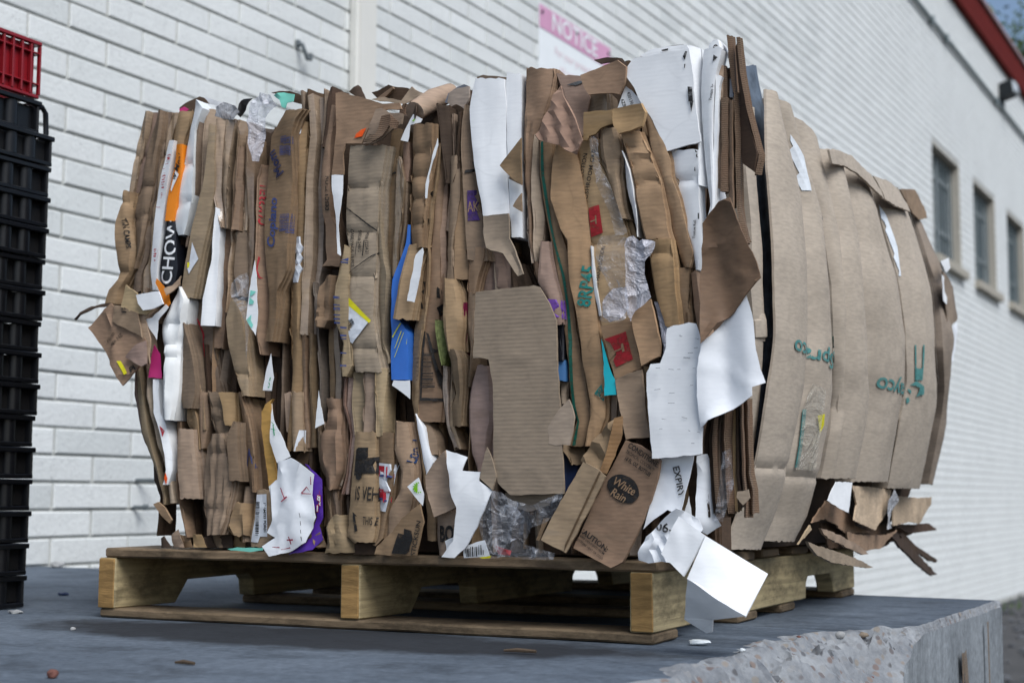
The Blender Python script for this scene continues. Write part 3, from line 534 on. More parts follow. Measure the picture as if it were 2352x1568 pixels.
["S","b40a","kraft",-14,[[814,863,867,856],[814,849,867,843],[814,818,860,812],[814,790,849,786],[814,757,835,755],[815,696,827,695],[817,658,826,657],[819,595,828,595],[832,543,844,543],[847,521,857,520]],{"b":12,"w":45,"c":5,"cr":[],"t":3}],
["S","b40b","kraft_gold",-4,[[827,761,838,760],[820,698,838,696],[817,660,840,658],[818,631,843,629],[822,588,840,587],[828,562,838,561]],{"b":10,"w":45,"c":3,"cr":[],"t":3}],
["P","fl40a","kraft",-26,[[819,750],[808,738],[782,711],[789,703],[797,695],[809,684],[819,680]],{"c":2,"t":3,"curl":10}],
["P","fl40b","kraft",-18,[[795,698],[792,692],[804,685],[814,680],[814,694]],{"c":3,"t":3}],
["P","fl40c","kraft",-20,[[815,667],[810,662],[800,648],[806,644],[816,638]],{"c":2,"t":3}],
["P","fan41","kraft_pink",-34,[[886,822],[880,816],[860,777],[845,751],[850,743],[865,737],[883,732],[896,722],[910,715],[922,735],[907,775],[891,804]],{"c":3,"t":3,"pl":[14,24,4]}],
["S","g42a","kraft_gold",-8,[[837,754,859,752],[838,696,859,694],[842,657,859,655],[851,611,872,609],[863,559,889,558],[875,508,892,507],[878,458,897,457],[884,404,908,403],[886,360,917,359],[892,340,921,339],[899,323,921,323],[888,284,911,284]],{"b":6,"w":45,"c":2.5,"cr":[],"t":3,"np":1}],
["S","g42b","kraft_gold",-14,[[869,736,896,733],[864,718,904,714],[861,692,910,688],[860,654,918,649],[875,608,924,605],[887,590,924,588],[891,530,929,528],[900,489,934,488],[908,439,941,438],[912,402,945,401],[923,350,948,350],[924,326,948,325],[916,284,931,283]],{"b":9,"w":45,"c":2,"cr":[],"t":3,"np":1}],
["D","g42a","green_dark","printed_stripe",[[841,747],[842,694],[848,649],[852,627],[862,589],[875,541],[883,490],[887,440],[888,397],[889,376],[893,343],[902,320],[894,285],[899,285],[905,319],[898,343],[894,376],[893,397],[892,440],[887,490],[880,537],[866,589],[857,626],[853,649],[847,694],[845,747]],{}],
["T","g42b","teal_dark","8RP45",[920,520,20.7,83],{"bold":0.02,"xs":0.84}],
["D","g42b","teal_dark","printed_triangle",[[932,360],[943,374],[945,363],[947,362],[946,349]],{}],
["T","g42b","kraft_ink","GP",[942,360,8.2,82],{}],
["S","m43","kraft_gold",-4,[[905,748,924,746],[899,725,930,722],[904,690,950,686],[912,652,966,647],[918,598,984,593],[920,576,984,572],[926,522,983,519],[935,472,983,470],[937,459,983,457]],{"b":4,"w":45,"c":2,"cr":[584],"t":3,"np":1}],
["T","m43","black_ink","MUSHROOM CAP",[921,685,6.9,79],{"bold":0.015,"sp":1.15,"xs":1}],
["T","m43","black_ink","HAND LOTION",[908,689,7.0,77],{"bold":0.015,"xs":1}],
["T","m43","black_ink","LARGE HAND LOTION",[937,541,6.5,79],{"bold":0.015,"xs":0.85}],
["D","m43","red_label","fragile_label",[[919,638],[936,642],[943,599],[923,594]],{}],
["D","m43","kraft_ink","printed_glass",[[922,618],[930,620],[930,626],[932,626],[933,613],[931,613],[930,618],[923,616]],{}],
["P","box43","kraft_gold",-16,[[942,459],[992,468],[1005,394],[965,379]],{"c":2,"t":4}],
["D","box43","red_label","fragile_label",[[948,439],[983,449],[994,408],[959,394]],{}],
["D","box43","kraft_ink","printed_glass",[[954,420],[962,425],[967,418],[962,413],[957,408],[955,414]],{}],
["D","box43","kraft_ink","printed_glass",[[964,421],[976,425],[976,431],[979,432],[982,420],[978,419],[977,423],[965,419]],{}],
["P","cyan","cyan_paper",-20,[[945,439],[947,434],[959,394],[967,378],[969,357],[950,356],[949,404]],{"c":1.5,"t":1}],
["P","brown43","kraft_gold",-26,[[995,469],[998,473],[1026,493],[1040,428],[1039,410],[1010,397]],{"c":3,"t":4,"curl":8}],
["S","w43","white_board",-10,[[924,580,926,580],[926,538,931,538],[930,505,936,505],[936,475,940,475]],{"b":2,"w":45,"c":1,"cr":[],"t":1}],
["S","tube44","kraft_gold",-20,[[942,756,967,753],[940,734,973,731],[942,709,974,706],[951,683,972,681],[967,638,978,637],[974,616,984,616]],{"b":14,"w":45,"c":3,"cr":[702],"t":3}],
["P","tape44","clear_film",-40,[[942,738],[949,731],[952,696],[970,661],[980,634],[997,590],[987,587],[976,588],[968,623],[956,647],[943,688],[936,734]],{"c":10,"t":0}],
["P","wadback","film_white",-46,[[996,581],[1008,583],[1016,575],[1028,576],[1039,573],[1039,565],[1032,554],[1025,545],[1023,527],[1028,511],[1033,493],[1021,481],[1009,474],[1004,459],[999,468],[994,497],[995,545]],{"c":11,"t":0,"fine":1}],
["P","wad","clear_film",-66,[[968,581],[989,583],[1006,577],[1005,539],[1003,504],[1007,470],[997,461],[980,457],[961,461],[962,480],[978,507],[966,531],[960,551],[963,570]],{"c":12,"t":0,"fine":1}],
["P","wad2","film_white",-60,[[981,507],[1000,508],[1003,479],[994,463],[974,459],[963,468],[967,492]],{"c":10,"t":0,"fine":1}],
["P","box45","kraft_gold",-24,[[919,780],[964,779],[965,758],[946,753],[938,745],[928,743],[925,737],[918,737]],{"c":1.5,"t":4}],
["P","box46","kraft_gold",-34,[[971,776],[1002,779],[1016,779],[1023,765],[1017,745],[980,739],[972,751]],{"c":3,"t":5,"curl":10}],
["S","long46","kraft_gold",-24,[[977,746,1009,743],[981,729,1016,726],[986,712,1024,708],[996,678,1038,674],[1002,641,1046,637],[1012,596,1051,593],[1017,581,1055,579]],{"b":7,"w":45,"c":2,"cr":[721,698,664],"t":3}],
["S","long46b","kraft_gold",-26,[[1018,582,1056,579],[1022,546,1062,544],[1031,497,1064,496],[1043,453,1070,452]],{"b":9,"w":45,"c":2,"cr":[561],"t":3}],
["S","edge46","kraft",-14,[[1014,771,1020,771],[1020,728,1045,725],[1026,700,1053,698],[1034,677,1054,675],[1043,639,1067,637],[1052,595,1077,593],[1062,559,1086,558],[1071,539,1079,538]],{"b":6,"w":45,"c":2,"cr":[],"t":3}],
["S","bent46","kraft",-16,[[1057,539,1080,538],[1059,513,1078,512],[1060,489,1079,488],[1064,458,1081,457]],{"b":12,"w":45,"c":5,"cr":[],"t":3}],
["S","thin46","kraft",-12,[[1078,532,1090,531],[1083,480,1095,480],[1094,425,1101,425]],{"b":9,"w":45,"c":3,"cr":[],"t":3}],
["S","wcrumple","white_board",-22,[[977,715,980,715],[979,688,993,687],[981,663,997,662],[991,634,1002,633],[1000,588,1004,587]],{"b":8,"w":45,"c":5,"cr":[],"t":1}],
["S","wcrumple2","film_white",-20,[[1027,490,1032,490],[1034,458,1048,457],[1039,425,1045,425],[1038,409,1041,409]],{"b":8,"w":45,"c":6,"cr":[],"t":1}],
["P","fold47","kraft",-22,[[914,837],[945,846],[973,853],[987,841],[984,816],[975,802],[964,805],[927,806],[920,817]],{"c":3.5,"t":4,"curl":10}],
["P","dark47","kraft_dark",0,[[925,866],[947,867],[972,862],[979,853],[977,848],[965,857],[936,859]],{"c":4,"t":4}],
["S","p47","kraft_pink",-2,[[865,849,906,844],[871,831,911,827],[876,814,919,809],[891,777,911,775],[902,751,911,750]],{"b":8,"w":45,"c":3,"cr":[],"t":3,"np":1}],
["D","p47","grey_ink","printed_patch",[[883,830],[907,839],[907,834],[897,829]],{}],
["S","i47","kraft_tape",6,[[912,816,950,811],[908,788,953,783]],{"b":3,"w":45,"c":4,"cr":[],"t":3}],
["P","w47","white_board",-10,[[981,816],[991,808],[1008,788],[1000,784],[968,784],[976,805]],{"c":3,"t":1}],
["T","w47","black_ink","420130",[989,796,4.9,-72],{"bold":0.02,"xs":1}],
["T","w47","black_ink","6ZB",[978,790,5.3,-72],{"bold":0.02,"xs":1}],
["P","ws1","white_board",-18,[[981,836],[997,853],[1040,856],[1083,858],[1089,815],[1092,769],[1099,719],[1073,715],[1048,710],[1022,765],[1007,788],[998,809]],{"c":1.5,"t":4,"cr":[252.4258815124764],"slope":-0.2}],
["S","ws2","white_board",-12,[[1046,713,1097,708],[1054,675,1097,671],[1065,638,1097,635],[1075,594,1100,592],[1082,570,1100,569],[1088,535,1092,534]],{"b":5,"w":45,"c":1.5,"cr":[667],"t":3,"np":1}],
["S","ws3","white_board",-8,[[1080,864,1097,861],[1083,838,1097,836],[1089,771,1096,771],[1094,721,1099,721],[1095,656,1103,655]],{"b":8,"w":45,"c":3,"cr":[],"t":1}],
["S","ws4","white_board",-16,[[1101,857,1134,853],[1098,826,1126,823],[1097,801,1121,798],[1098,736,1117,734],[1104,670,1118,669],[1109,627,1117,627],[1104,599,1111,598]],{"b":9,"w":45,"c":1.2,"cr":[],"t":3,"np":1}],
["S","ws5","white_board",-4,[[1110,871,1125,870],[1105,866,1129,863],[1104,859,1130,856]],{"b":14,"w":45,"c":2,"cr":[],"t":3,"np":1}],
["T","ws4","black_ink","Tootsie Roll",[1117,790,4.3,80],{"bold":0.02,"xs":0.9}],
["T","ws2","black_ink","Tootsie Roll",[1088,592,4.3,86],{"bold":0.02,"xs":0.9}],
["T","ws2","black_ink","Too",[1095,707,10.2,-80],{"bold":0.02}],
["T","ws5","black_ink","e",[1119,860,11.6,-30],{"bold":0.03}],
["D","ws1","black_ink","printed_mark",[[1074,847],[1078,854],[1081,853],[1077,841]],{}],
["D","ws2","black_ink","printed_mark",[[1074,847],[1078,854],[1081,853],[1077,841]],{}],
["D","ws1","black_ink","printed_mark",[[1076,835],[1078,835],[1077,829],[1076,829]],{}],
["D","ws2","black_ink","printed_mark",[[1076,835],[1078,835],[1077,829],[1076,829]],{}],
["D","ws1","black_ink","printed_mark",[[1081,801],[1088,800],[1089,779],[1082,779]],{}],
["D","ws2","black_ink","printed_mark",[[1081,801],[1088,800],[1089,779],[1082,779]],{}],
["D","ws1","black_ink","printed_mark",[[1084,779],[1090,779],[1086,762]],{}],
["D","ws2","black_ink","printed_mark",[[1084,779],[1090,779],[1086,762]],{}],
["D","ws1","black_ink","printed_mark",[[1087,639],[1099,639],[1099,630],[1088,630]],{}],
["D","ws2","black_ink","printed_mark",[[1087,639],[1099,639],[1099,630],[1088,630]],{}],
["D","ws1","black_ink","printed_mark",[[1094,624],[1096,623],[1096,606],[1094,606]],{}],
["D","ws2","black_ink","printed_mark",[[1094,624],[1096,623],[1096,606],[1094,606]],{}],
["D","ws1","black_ink","printed_mark",[[1090,682],[1091,682],[1091,676],[1089,677]],{}],
["D","ws2","black_ink","printed_mark",[[1090,682],[1091,682],[1091,676],[1089,677]],{}],
["D","ws4","black_ink","printed_mark",[[1120,844],[1133,834],[1131,828],[1119,834]],{}],
["D","ws4","black_ink","printed_mark",[[1112,752],[1116,757],[1120,754],[1116,747]],{}],
["D","ws4","black_ink","printed_mark",[[1108,730],[1117,727],[1117,717],[1110,718]],{}],
["S","st0","kraft",-8,[[1121,832,1130,831],[1119,735,1126,734],[1117,651,1124,650]],{"b":3,"w":14,"c":0.8,"cr":[],"t":2}],
["S","st1","white_board",-14,[[1122,813,1132,812],[1121,799,1126,798],[1117,734,1124,733],[1113,627,1119,627],[1106,607,1116,606]],{"b":3,"w":14,"c":0.8,"cr":[],"t":2}],
["S","st2","flute_edge",-10,[[1127,783,1138,782],[1125,645,1137,644]],{"b":3,"w":14,"c":0.8,"cr":[],"t":2}],
["S","st3","kraft",-6,[[1139,778,1146,777],[1136,637,1144,636],[1135,622,1144,622]],{"b":3,"w":14,"c":0.8,"cr":[],"t":2}],
["S","st4","flute_edge",-4,[[1146,789,1152,788],[1147,733,1154,732],[1147,626,1153,626],[1151,589,1161,589],[1157,570,1164,569]],{"b":3,"w":14,"c":0.8,"cr":[],"t":2}],
["S","st5","flute_edge",0,[[1129,831,1134,831],[1127,769,1135,768]],{"b":3,"w":14,"c":0.8,"cr":[],"t":2}],
["S","st6","grey_film",0,[[1137,811,1144,810],[1137,784,1144,783]],{"b":3,"w":14,"c":0.8,"cr":[],"t":2}],
["S","tallA","flute_edge",-2,[[1135,875,1143,874],[1139,833,1145,832],[1143,790,1148,789]],{"b":2,"w":16,"c":0.8,"cr":[],"t":2}],
["S","tallB","flute_edge",-14,[[1152,867,1159,866],[1158,811,1164,810],[1170,745,1175,744],[1183,692,1188,691],[1179,664,1182,664]],{"b":2,"w":8,"c":0.8,"cr":[],"t":2}],
["P","tallBface","kraft_dark",-6,[[1146,857],[1151,868],[1156,813],[1168,747],[1182,695],[1178,667],[1167,676],[1156,685],[1153,781]],{"c":1.5,"t":4,"slopex":-0.55}],  # dark board colour stands for the shadowed gap beside the tall sheet
["S","lo0","kraft_dark",4,[[1103,350,1109,350],[1094,292,1101,292],[1095,244,1102,244],[1097,221,1103,221],[1099,182,1104,182]],{"b":4,"w":16,"c":1.5,"cr":[],"t":2}],
["S","lo1","kraft_dark",-2,[[1109,350,1117,350],[1101,291,1109,291],[1102,244,1110,244],[1104,211,1112,212],[1106,187,1113,187]],{"b":4,"w":16,"c":1.5,"cr":[],"t":2}],
["S","lo2","flute_edge",-8,[[1116,349,1122,349],[1109,291,1116,291],[1111,244,1117,244],[1112,202,1119,202],[1115,191,1120,191]],{"b":4,"w":16,"c":1.5,"cr":[],"t":2}],
["S","lo3","kraft",4,[[1117,350,1125,350],[1111,292,1119,291],[1112,244,1121,244],[1115,221,1123,221],[1117,196,1123,196]],{"b":4,"w":16,"c":1.5,"cr":[],"t":2}],
["S","lo4","kraft_dark",-2,[[1123,349,1131,349],[1119,291,1127,291],[1120,244,1128,244],[1123,212,1131,212],[1124,182,1131,182]],{"b":4,"w":16,"c":1.5,"cr":[],"t":2}],
["S","lo5","flute_edge",-8,[[1130,349,1139,349],[1127,291,1136,291],[1129,244,1137,244],[1131,202,1139,202],[1133,187,1139,187]],{"b":4,"w":16,"c":1.5,"cr":[],"t":2}],
["S","lo6","kraft_gold",4,[[1133,349,1141,349],[1131,291,1139,291],[1132,244,1140,244],[1135,221,1143,221],[1136,191,1143,191]],{"b":4,"w":16,"c":1.5,"cr":[],"t":2}],
["S","lo7","kraft_dark",-2,[[1141,349,1147,349],[1140,291,1147,291],[1141,244,1148,244],[1145,212,1151,212],[1146,196,1150,196]],{"b":4,"w":16,"c":1.5,"cr":[],"t":2}],
["S","lo8","flute_edge",-8,[[1148,348,1155,348],[1148,291,1156,291],[1150,244,1157,244],[1153,202,1160,202],[1154,182,1159,182]],{"b":4,"w":16,"c":1.5,"cr":[],"t":2}],
["S","lo9","flute_edge",4,[[1151,349,1159,349],[1152,291,1160,291],[1153,244,1161,244],[1157,221,1165,221],[1157,187,1164,187]],{"b":4,"w":16,"c":1.5,"cr":[],"t":2}],
["P","tapesh","clear_film",-30,[[1131,272],[1144,278],[1147,228],[1130,176],[1117,178],[1126,228]],{"c":8,"t":0}],
["P","shard1","kraft_light",-24,[[1149,218],[1165,221],[1167,209],[1157,199],[1148,210]],{"c":8,"t":2}],
["P","flap50","paper_brown",-44,[[1113,592],[1123,605],[1138,619],[1156,625],[1165,593],[1177,562],[1187,540],[1196,511],[1180,495],[1154,465],[1133,451],[1111,422],[1106,523]],{"c":6,"t":2,"pl":[6,62,5],"curl":16}],
["P","wh51","white_paper",-36,[[1172,492],[1109,422],[1102,388],[1101,351],[1105,306],[1117,316],[1150,331],[1179,349],[1179,361],[1196,367],[1190,385],[1183,421],[1181,455]],{"c":3,"t":1,"pl":[12,80,6],"curl":12}],
["P","wh51b","white_board",-40,[[1054,448],[1064,452],[1087,455],[1097,453],[1108,421],[1104,382],[1106,321],[1104,270],[1069,266],[1031,264],[1026,329],[1023,386],[1029,398],[1044,399],[1052,420]],{"c":2,"t":4,"cr":[805.9218247690974]}],
["D","wh51b","scuff","scuff_mark",[[1076,321],[1084,319],[1084,320],[1076,322]],{}],
["D","wh51b","scuff","scuff_mark",[[1096,432],[1102,430],[1102,431],[1097,432]],{}],
["D","wh51b","scuff","scuff_mark",[[1095,418],[1101,418],[1101,419],[1095,419]],{}],
["D","wh51b","scuff","scuff_mark",[[1074,435],[1078,435],[1078,436],[1074,436]],{}],
["D","wh51b","scuff","scuff_mark",[[1086,411],[1094,411],[1094,412],[1086,412]],{}],
["D","wh51b","scuff","scuff_mark",[[1044,438],[1053,438],[1053,439],[1044,439]],{}],
["D","wh51b","scuff","scuff_mark",[[1099,300],[1104,299],[1104,300],[1099,301]],{}],
["D","wh51b","scuff","scuff_mark",[[1080,404],[1090,403],[1090,405],[1080,406]],{}],
["D","wh51b","scuff","scuff_mark",[[1094,389],[1099,390],[1099,390],[1094,390]],{}],
["D","wh51b","scuff","scuff_mark",[[1039,391],[1046,391],[1046,392],[1039,392]],{}],
["D","wh51b","scuff","scuff_mark",[[1058,389],[1066,388],[1066,389],[1058,390]],{}],
["D","wh51b","scuff","scuff_mark",[[1067,327],[1069,326],[1070,326],[1067,327]],{}],
["D","wh51b","scuff","scuff_mark",[[1084,305],[1087,304],[1087,304],[1084,305]],{}],
["D","wh51b","scuff","scuff_mark",[[1074,436],[1077,436],[1077,437],[1074,437]],{}],
["D","wh51b","scuff","scuff_mark",[[1048,319],[1057,318],[1057,318],[1048,320]],{}],
["D","wh51b","scuff","scuff_mark",[[1059,355],[1067,355],[1067,356],[1058,356]],{}],
["D","wh51b","scuff","scuff_mark",[[1087,302],[1090,301],[1090,302],[1087,303]],{}],
["D","wh51b","scuff","scuff_mark",[[1057,341],[1067,341],[1067,342],[1057,342]],{}],
["D","wh51b","scuff","scuff_mark",[[1071,388],[1076,388],[1076,389],[1071,389]],{}],
["D","wh51b","scuff","scuff_mark",[[1045,330],[1055,330],[1055,330],[1045,330]],{}],
["D","wh51b","scuff","scuff_mark",[[1100,353],[1105,353],[1105,353],[1100,353]],{}],
["D","wh51b","scuff","scuff_mark",[[1090,365],[1095,365],[1095,366],[1090,366]],{}],
["D","wh51b","scuff","scuff_mark",[[1037,360],[1046,361],[1046,362],[1037,361]],{}],
["D","wh51b","scuff","scuff_mark",[[1097,338],[1106,338],[1106,339],[1097,338]],{}],
["D","wh51b","scuff","scuff_mark",[[1044,305],[1049,305],[1049,306],[1045,306]],{}],
["D","wh51b","scuff","scuff_mark",[[1091,284],[1096,284],[1096,285],[1091,285]],{}],
["P","expiry","white_paper",-20,[[1037,266],[1079,268],[1087,268],[1081,238],[1067,183],[1048,192],[1027,178],[1011,164],[1025,213]],{"c":2,"t":1,"curl":10}],
["T","expiry","black_ink","EXPIRY",[1064,232,10.1,-77],{"serif":1,"bold":0.02,"xs":1}],
["P","roll52","white_paper",-6,[[1086,268],[1099,271],[1107,244],[1106,185],[1114,170],[1096,157],[1083,166]],{"c":3,"t":1,"curl":-20,"slopex":0.5}],
["P","wedge52","white_board",-14,[[1076,211],[1082,171],[1066,178]],{"c":1,"t":1}],
["P","crump52","white_paper",-34,[[1009,132],[1021,154],[1049,180],[1068,194],[1094,180],[1101,165],[1084,144],[1068,118],[1042,120],[1023,117],[1008,121]],{"c":14,"t":1}],
["T","crump52","black_ink","E:06-",[1041,168,13.3,-12],{"serif":1,"bold":0.02}],
["P","rain","kraft",-30,[[987,291],[1009,283],[1041,261],[1036,235],[1025,204],[1005,158],[983,118],[965,109],[941,120],[907,136],[928,179],[955,232]],{"c":2,"t":5,"curl":6}],
["D","rain","black_ink","printed_oval",[[1008,212],[1006,208],[1003,205],[999,202],[994,201],[989,201],[984,201],[978,203],[973,206],[968,210],[965,214],[962,219],[960,224],[960,228],[961,233],[964,236],[967,239],[972,241],[977,242],[982,242],[988,240],[993,238],[998,235],[1002,231],[1005,226],[1007,221],[1008,217]],{}],
["T","rain","kraft_ink","White",[985,225,12.3,-28],{"bold":0.01,"shear":0.2,"xs":0.85}],
["T","rain","kraft_ink","Rain",[976,212,12.3,-28],{"bold":0.01,"shear":0.2,"xs":0.85}],
["T","rain","black_ink","CONDITIONER",[1017,268,8.0,-33],{"bold":0.03,"xs":0.78}],
["T","rain","black_ink","18 FL. OZ. BOTTLES",[1006,253,5.5,-33],{"bold":0.03,"xs":0.7}],
["T","rain","black_ink","TROPICAL COCONUT",[1010,261,4.9,-33],{"bold":0.01,"xs":0.75}],
["T","rain","black_ink","CAUTION:",[938,149,8.0,-35],{"bold":0.03,"xs":1}],
["T","rain","black_ink","KEEP CONTENTS FROM",[936,141,3.2,-35],{"bold":0.02,"xs":0.95}],
["T","rain","black_ink","EXTREME HEAT OR COLD",[933,135,3.1,-35],{"bold":0.02,"xs":0.95}],
["P","lid54","kraft_light",-44,[[927,261],[953,247],[961,239],[934,188],[899,129],[879,138],[860,147],[882,188]],{"c":1.5,"t":4}],
["D","lid54","kraft_ink2","score_line",[[952,246],[955,245],[897,131],[894,132]],{}],
["P","tape54","gold_tape",-42,[[975,322],[988,325],[987,299],[976,268],[963,242],[952,246],[962,271]],{"c":3,"t":1}],
["P","cr54","kraft_gold",-34,[[971,322],[949,302],[921,262],[931,254],[951,245],[964,276]],{"c":6,"t":3,"pl":[50,30,5]}],
["P","box55","kraft",-18,[[968,378],[988,387],[1009,392],[1013,324],[1020,295],[1001,294],[985,292],[975,334]],{"c":3,"t":4,"curl":8,"cr":[952.4677246517324]}],
["S","s55","kraft",-8,[[1005,399,1014,398],[1009,341,1016,340],[1011,299,1017,299]],{"b":5,"w":45,"c":2.2,"cr":[],"t":3}],
["S","s55b","kraft",-4,[[943,359,965,358],[943,326,963,326],[940,303,964,303],[919,277,947,277]],{"b":8,"w":45,"c":4,"cr":[],"t":3}],
["P","torn56","kraft_light",-40,[[902,351],[887,337],[876,322],[868,309],[871,296],[870,287],[881,284],[892,285],[903,284],[911,325]],{"c":2,"t":4}],
["S","s56","kraft_gold",-4,[[865,288,905,287],[883,270,905,269],[890,258,901,258]],{"b":10,"w":45,"c":5,"cr":[],"t":3}],
["S","n56","navy",8,[[871,275,899,275],[874,245,890,245],[873,216,878,216]],{"b":3,"w":45,"c":2,"cr":[],"t":3}],
["P","board57","kraft_flute",-40,[[748,517],[797,520],[845,522],[854,519],[870,494],[881,468],[883,410],[888,343],[894,214],[853,213],[808,212],[787,230],[780,264],[778,372],[770,414],[757,417],[744,417],[746,482]],{"c":2,"t":5,"cr":[818.7625656988314,904.2348318620197]}],
["P","boardflap","kraft_flute",-44,[[773,282],[782,256],[786,239],[781,219],[760,236],[762,248]],{"c":3,"t":5,"curl":8}],
["P","board57b","kraft_flute",-22,[[790,215],[872,215],[863,197],[827,187],[795,197]],{"c":2,"t":4}],
["S","u57","kraft_pink",-16,[[732,409,756,408],[725,392,761,391],[718,367,764,366],[716,348,765,347],[716,323,766,322],[718,306,760,305],[723,273,756,273],[736,247,749,246]],{"b":14,"w":45,"c":1.5,"cr":[],"t":3}],
["S","p58","kraft_pink",-14,[[847,592,855,591],[844,565,860,564],[841,531,870,529],[857,503,877,502],[868,464,879,464]],{"b":8,"w":45,"c":3,"cr":[],"t":3,"np":1}],
["D","p58","purple_bright","printed_patch",[[859,503],[880,501],[884,463],[873,462]],{}],
["S","k58","black_print",-10,[[867,466,879,466],[870,446,879,446],[869,411,881,411]],{"b":6,"w":45,"c":2.2,"cr":[],"t":3}],
["S","bl58","blue_print",-8,[[869,412,882,412],[871,382,883,381]],{"b":6,"w":45,"c":2.2,"cr":[],"t":3}],
["S","tan58","kraft_light",-6,[[870,382,883,381],[872,354,880,353],[873,347,883,347]],{"b":6,"w":45,"c":2.2,"cr":[],"t":3}],
["S","truck","kraft_gold",-18,[[523,310,565,309],[522,286,564,285],[518,230,565,230],[515,195,564,195],[510,146,565,147],[525,137,561,138]],{"b":7,"w":45,"c":2.5,"cr":[],"t":3,"np":1}],
["D","truck","black_ink","printed_truck",[[530,282],[534,285],[552,285],[552,269],[569,271],[570,245],[542,244],[541,238],[535,234],[530,237],[529,243],[526,241],[527,254]],{}],
["T","truck","black_ink","IS VEH",[549,212,22.2,-3],{"bold":0.01,"xs":0.45}],
["T","truck","black_ink","THIS E",[555,170,12.7,-3],{"bold":0.01,"xs":0.45}],
["D","truck","black_ink","printed_arrow",[[526,185],[534,178],[530,178],[535,155],[530,154],[527,171]],{}],
["S","lab60","kraft",-12,[[561,308,595,308],[559,265,595,264],[560,212,590,213],[561,178,581,178],[557,143,577,144],[549,133,565,133]],{"b":8,"w":45,"c":3,"cr":[],"t":3,"np":1}],
["D","lab60","label_white","picture_label",[[567,261],[598,258],[590,226],[579,185],[563,187],[566,230]],{}],
["D","lab60","red_ink","printed_picture",[[567,257],[578,256],[577,239],[566,240]],{}],
["D","lab60","blue_ink","printed_picture",[[568,243],[577,243],[576,239],[568,240]],{}],
["D","lab60","red_ink","printed_picture",[[582,255],[593,254],[592,237],[581,238]],{}],
["D","lab60","blue_ink","printed_picture",[[583,242],[592,241],[591,238],[582,238]],{}],
["D","lab60","red_ink","printed_picture",[[564,221],[576,220],[575,203],[563,204]],{}],
["D","lab60","blue_ink","printed_picture",[[566,207],[574,207],[574,203],[565,204]],{}],
["D","lab60","red_ink","printed_picture",[[576,217],[588,217],[587,200],[575,200]],{}],
["D","lab60","blue_ink","printed_picture",[[578,204],[586,203],[586,200],[577,201]],{}],
["S","look","kraft",-10,[[596,325,615,325],[594,282,625,281],[607,247,630,247],[601,213,628,213],[584,187,623,187],[580,144,598,144],[572,127,584,127]],{"b":12,"w":45,"c":3,"cr":[],"t":3,"np":1}],
["T","look","blue_dark","Look!",[627,278,11.4,84],{"bold":0.02,"shear":0.15}],
["P","sun60","white_board",-26,[[645,238],[625,224],[638,209],[652,195],[654,213]],{"c":1,"t":1}],
["D","sun60","green_ink","printed_sun",[[652,223],[655,220],[652,219],[653,216],[650,217],[650,214],[647,216],[645,213],[644,216],[641,214],[641,217],[637,216],[639,219],[635,220],[638,223],[635,225],[639,226],[637,229],[641,228],[641,231],[644,229],[645,232],[647,229],[649,231],[650,228],[653,229],[651,226],[655,225]],{}],
["S","ws60","white_paper",-8,[[627,337,628,337],[631,316,642,316],[639,281,653,281],[643,261,660,261],[647,240,649,240]],{"b":6,"w":45,"c":1,"cr":[],"t":1}],
["S","b60","kraft",2,[[625,334,638,333],[637,299,659,299],[649,273,663,273]],{"b":6,"w":45,"c":2.2,"cr":[],"t":3}],
["P","flap60","kraft",-24,[[694,279],[675,263],[656,240],[658,220],[668,196],[674,178],[691,184],[711,193],[702,216]],{"c":3,"t":4,"curl":10}],
["S","box60","kraft",-12,[[663,187,704,188],[662,154,705,154],[668,120,691,120]],{"b":6,"w":45,"c":2,"cr":[],"t":3,"np":1}],
["T","box60","black_ink","BOX",[695,152,23.5,2],{"bold":0.04,"xs":0.62}],
["P","white60","white_board",-40,[[703,279],[720,274],[738,268],[730,248],[760,246],[758,233],[780,218],[771,197],[755,164],[733,132],[716,118],[693,119],[714,143],[721,193],[711,216]],{"c":3,"t":3,"pl":[40,200,6]}],
["P","whsm","white_board",-20,[[688,142],[703,148],[701,136],[691,127]],{"c":1,"t":1}],
["P","pillow","white_board",-34,[[726,135],[763,145],[772,121],[728,118]],{"c":3,"t":1}],
["D","pillow","black_ink","printed_bars",[[731,132],[760,138],[763,123],[732,120]],{"bars":[14,2]}],
["P","redscrap","red_paper",-26,[[779,136],[803,130],[801,123],[781,124]],{"c":8,"t":1}],
["P","yelscrap","label_yellow",-40,[[757,120],[777,123],[775,119],[762,118]],{"c":2,"t":1}],
["P","orscrap","kraft_gold",-16,[[851,178],[860,179],[844,145],[838,146]],{"c":2,"t":2}],
["P","film60","clear_film",-62,[[789,218],[804,216],[820,204],[854,197],[890,212],[904,217],[897,198],[877,175],[849,164],[838,141],[863,135],[888,129],[886,120],[846,119],[810,123],[788,119],[781,140],[771,164],[775,197]],{"c":11,"t":0,"fine":1}],
["P","film60b","clear_film",-48,[[788,197],[812,197],[835,181],[830,157],[808,140],[785,148],[773,172]],{"c":12,"t":0,"fine":1}],
["P","truck2","kraft_gold",-28,[[649,198],[656,171],[650,145],[644,120],[603,119],[567,120],[571,132],[599,155],[616,175]],{"c":6,"t":3}],
["D","truck2","black_ink","printed_truck",[[610,153],[621,151],[621,160],[635,157],[638,144],[633,134],[632,125],[624,121],[599,122],[604,136]],{}],
["T","truck2","black_ink","STICKSUN",[644,146,8.5,80],{"bold":0.02}],
["S","curl60","kraft_olive",-20,[[486,179,505,179],[468,159,511,159],[468,134,526,135],[462,119,528,121]],{"b":26,"w":45,"c":7,"cr":[],"t":3}],
["P","darkbase","kraft_dark",-4,[[516,136],[557,138],[557,119],[516,118]],{"c":4,"t":2}],
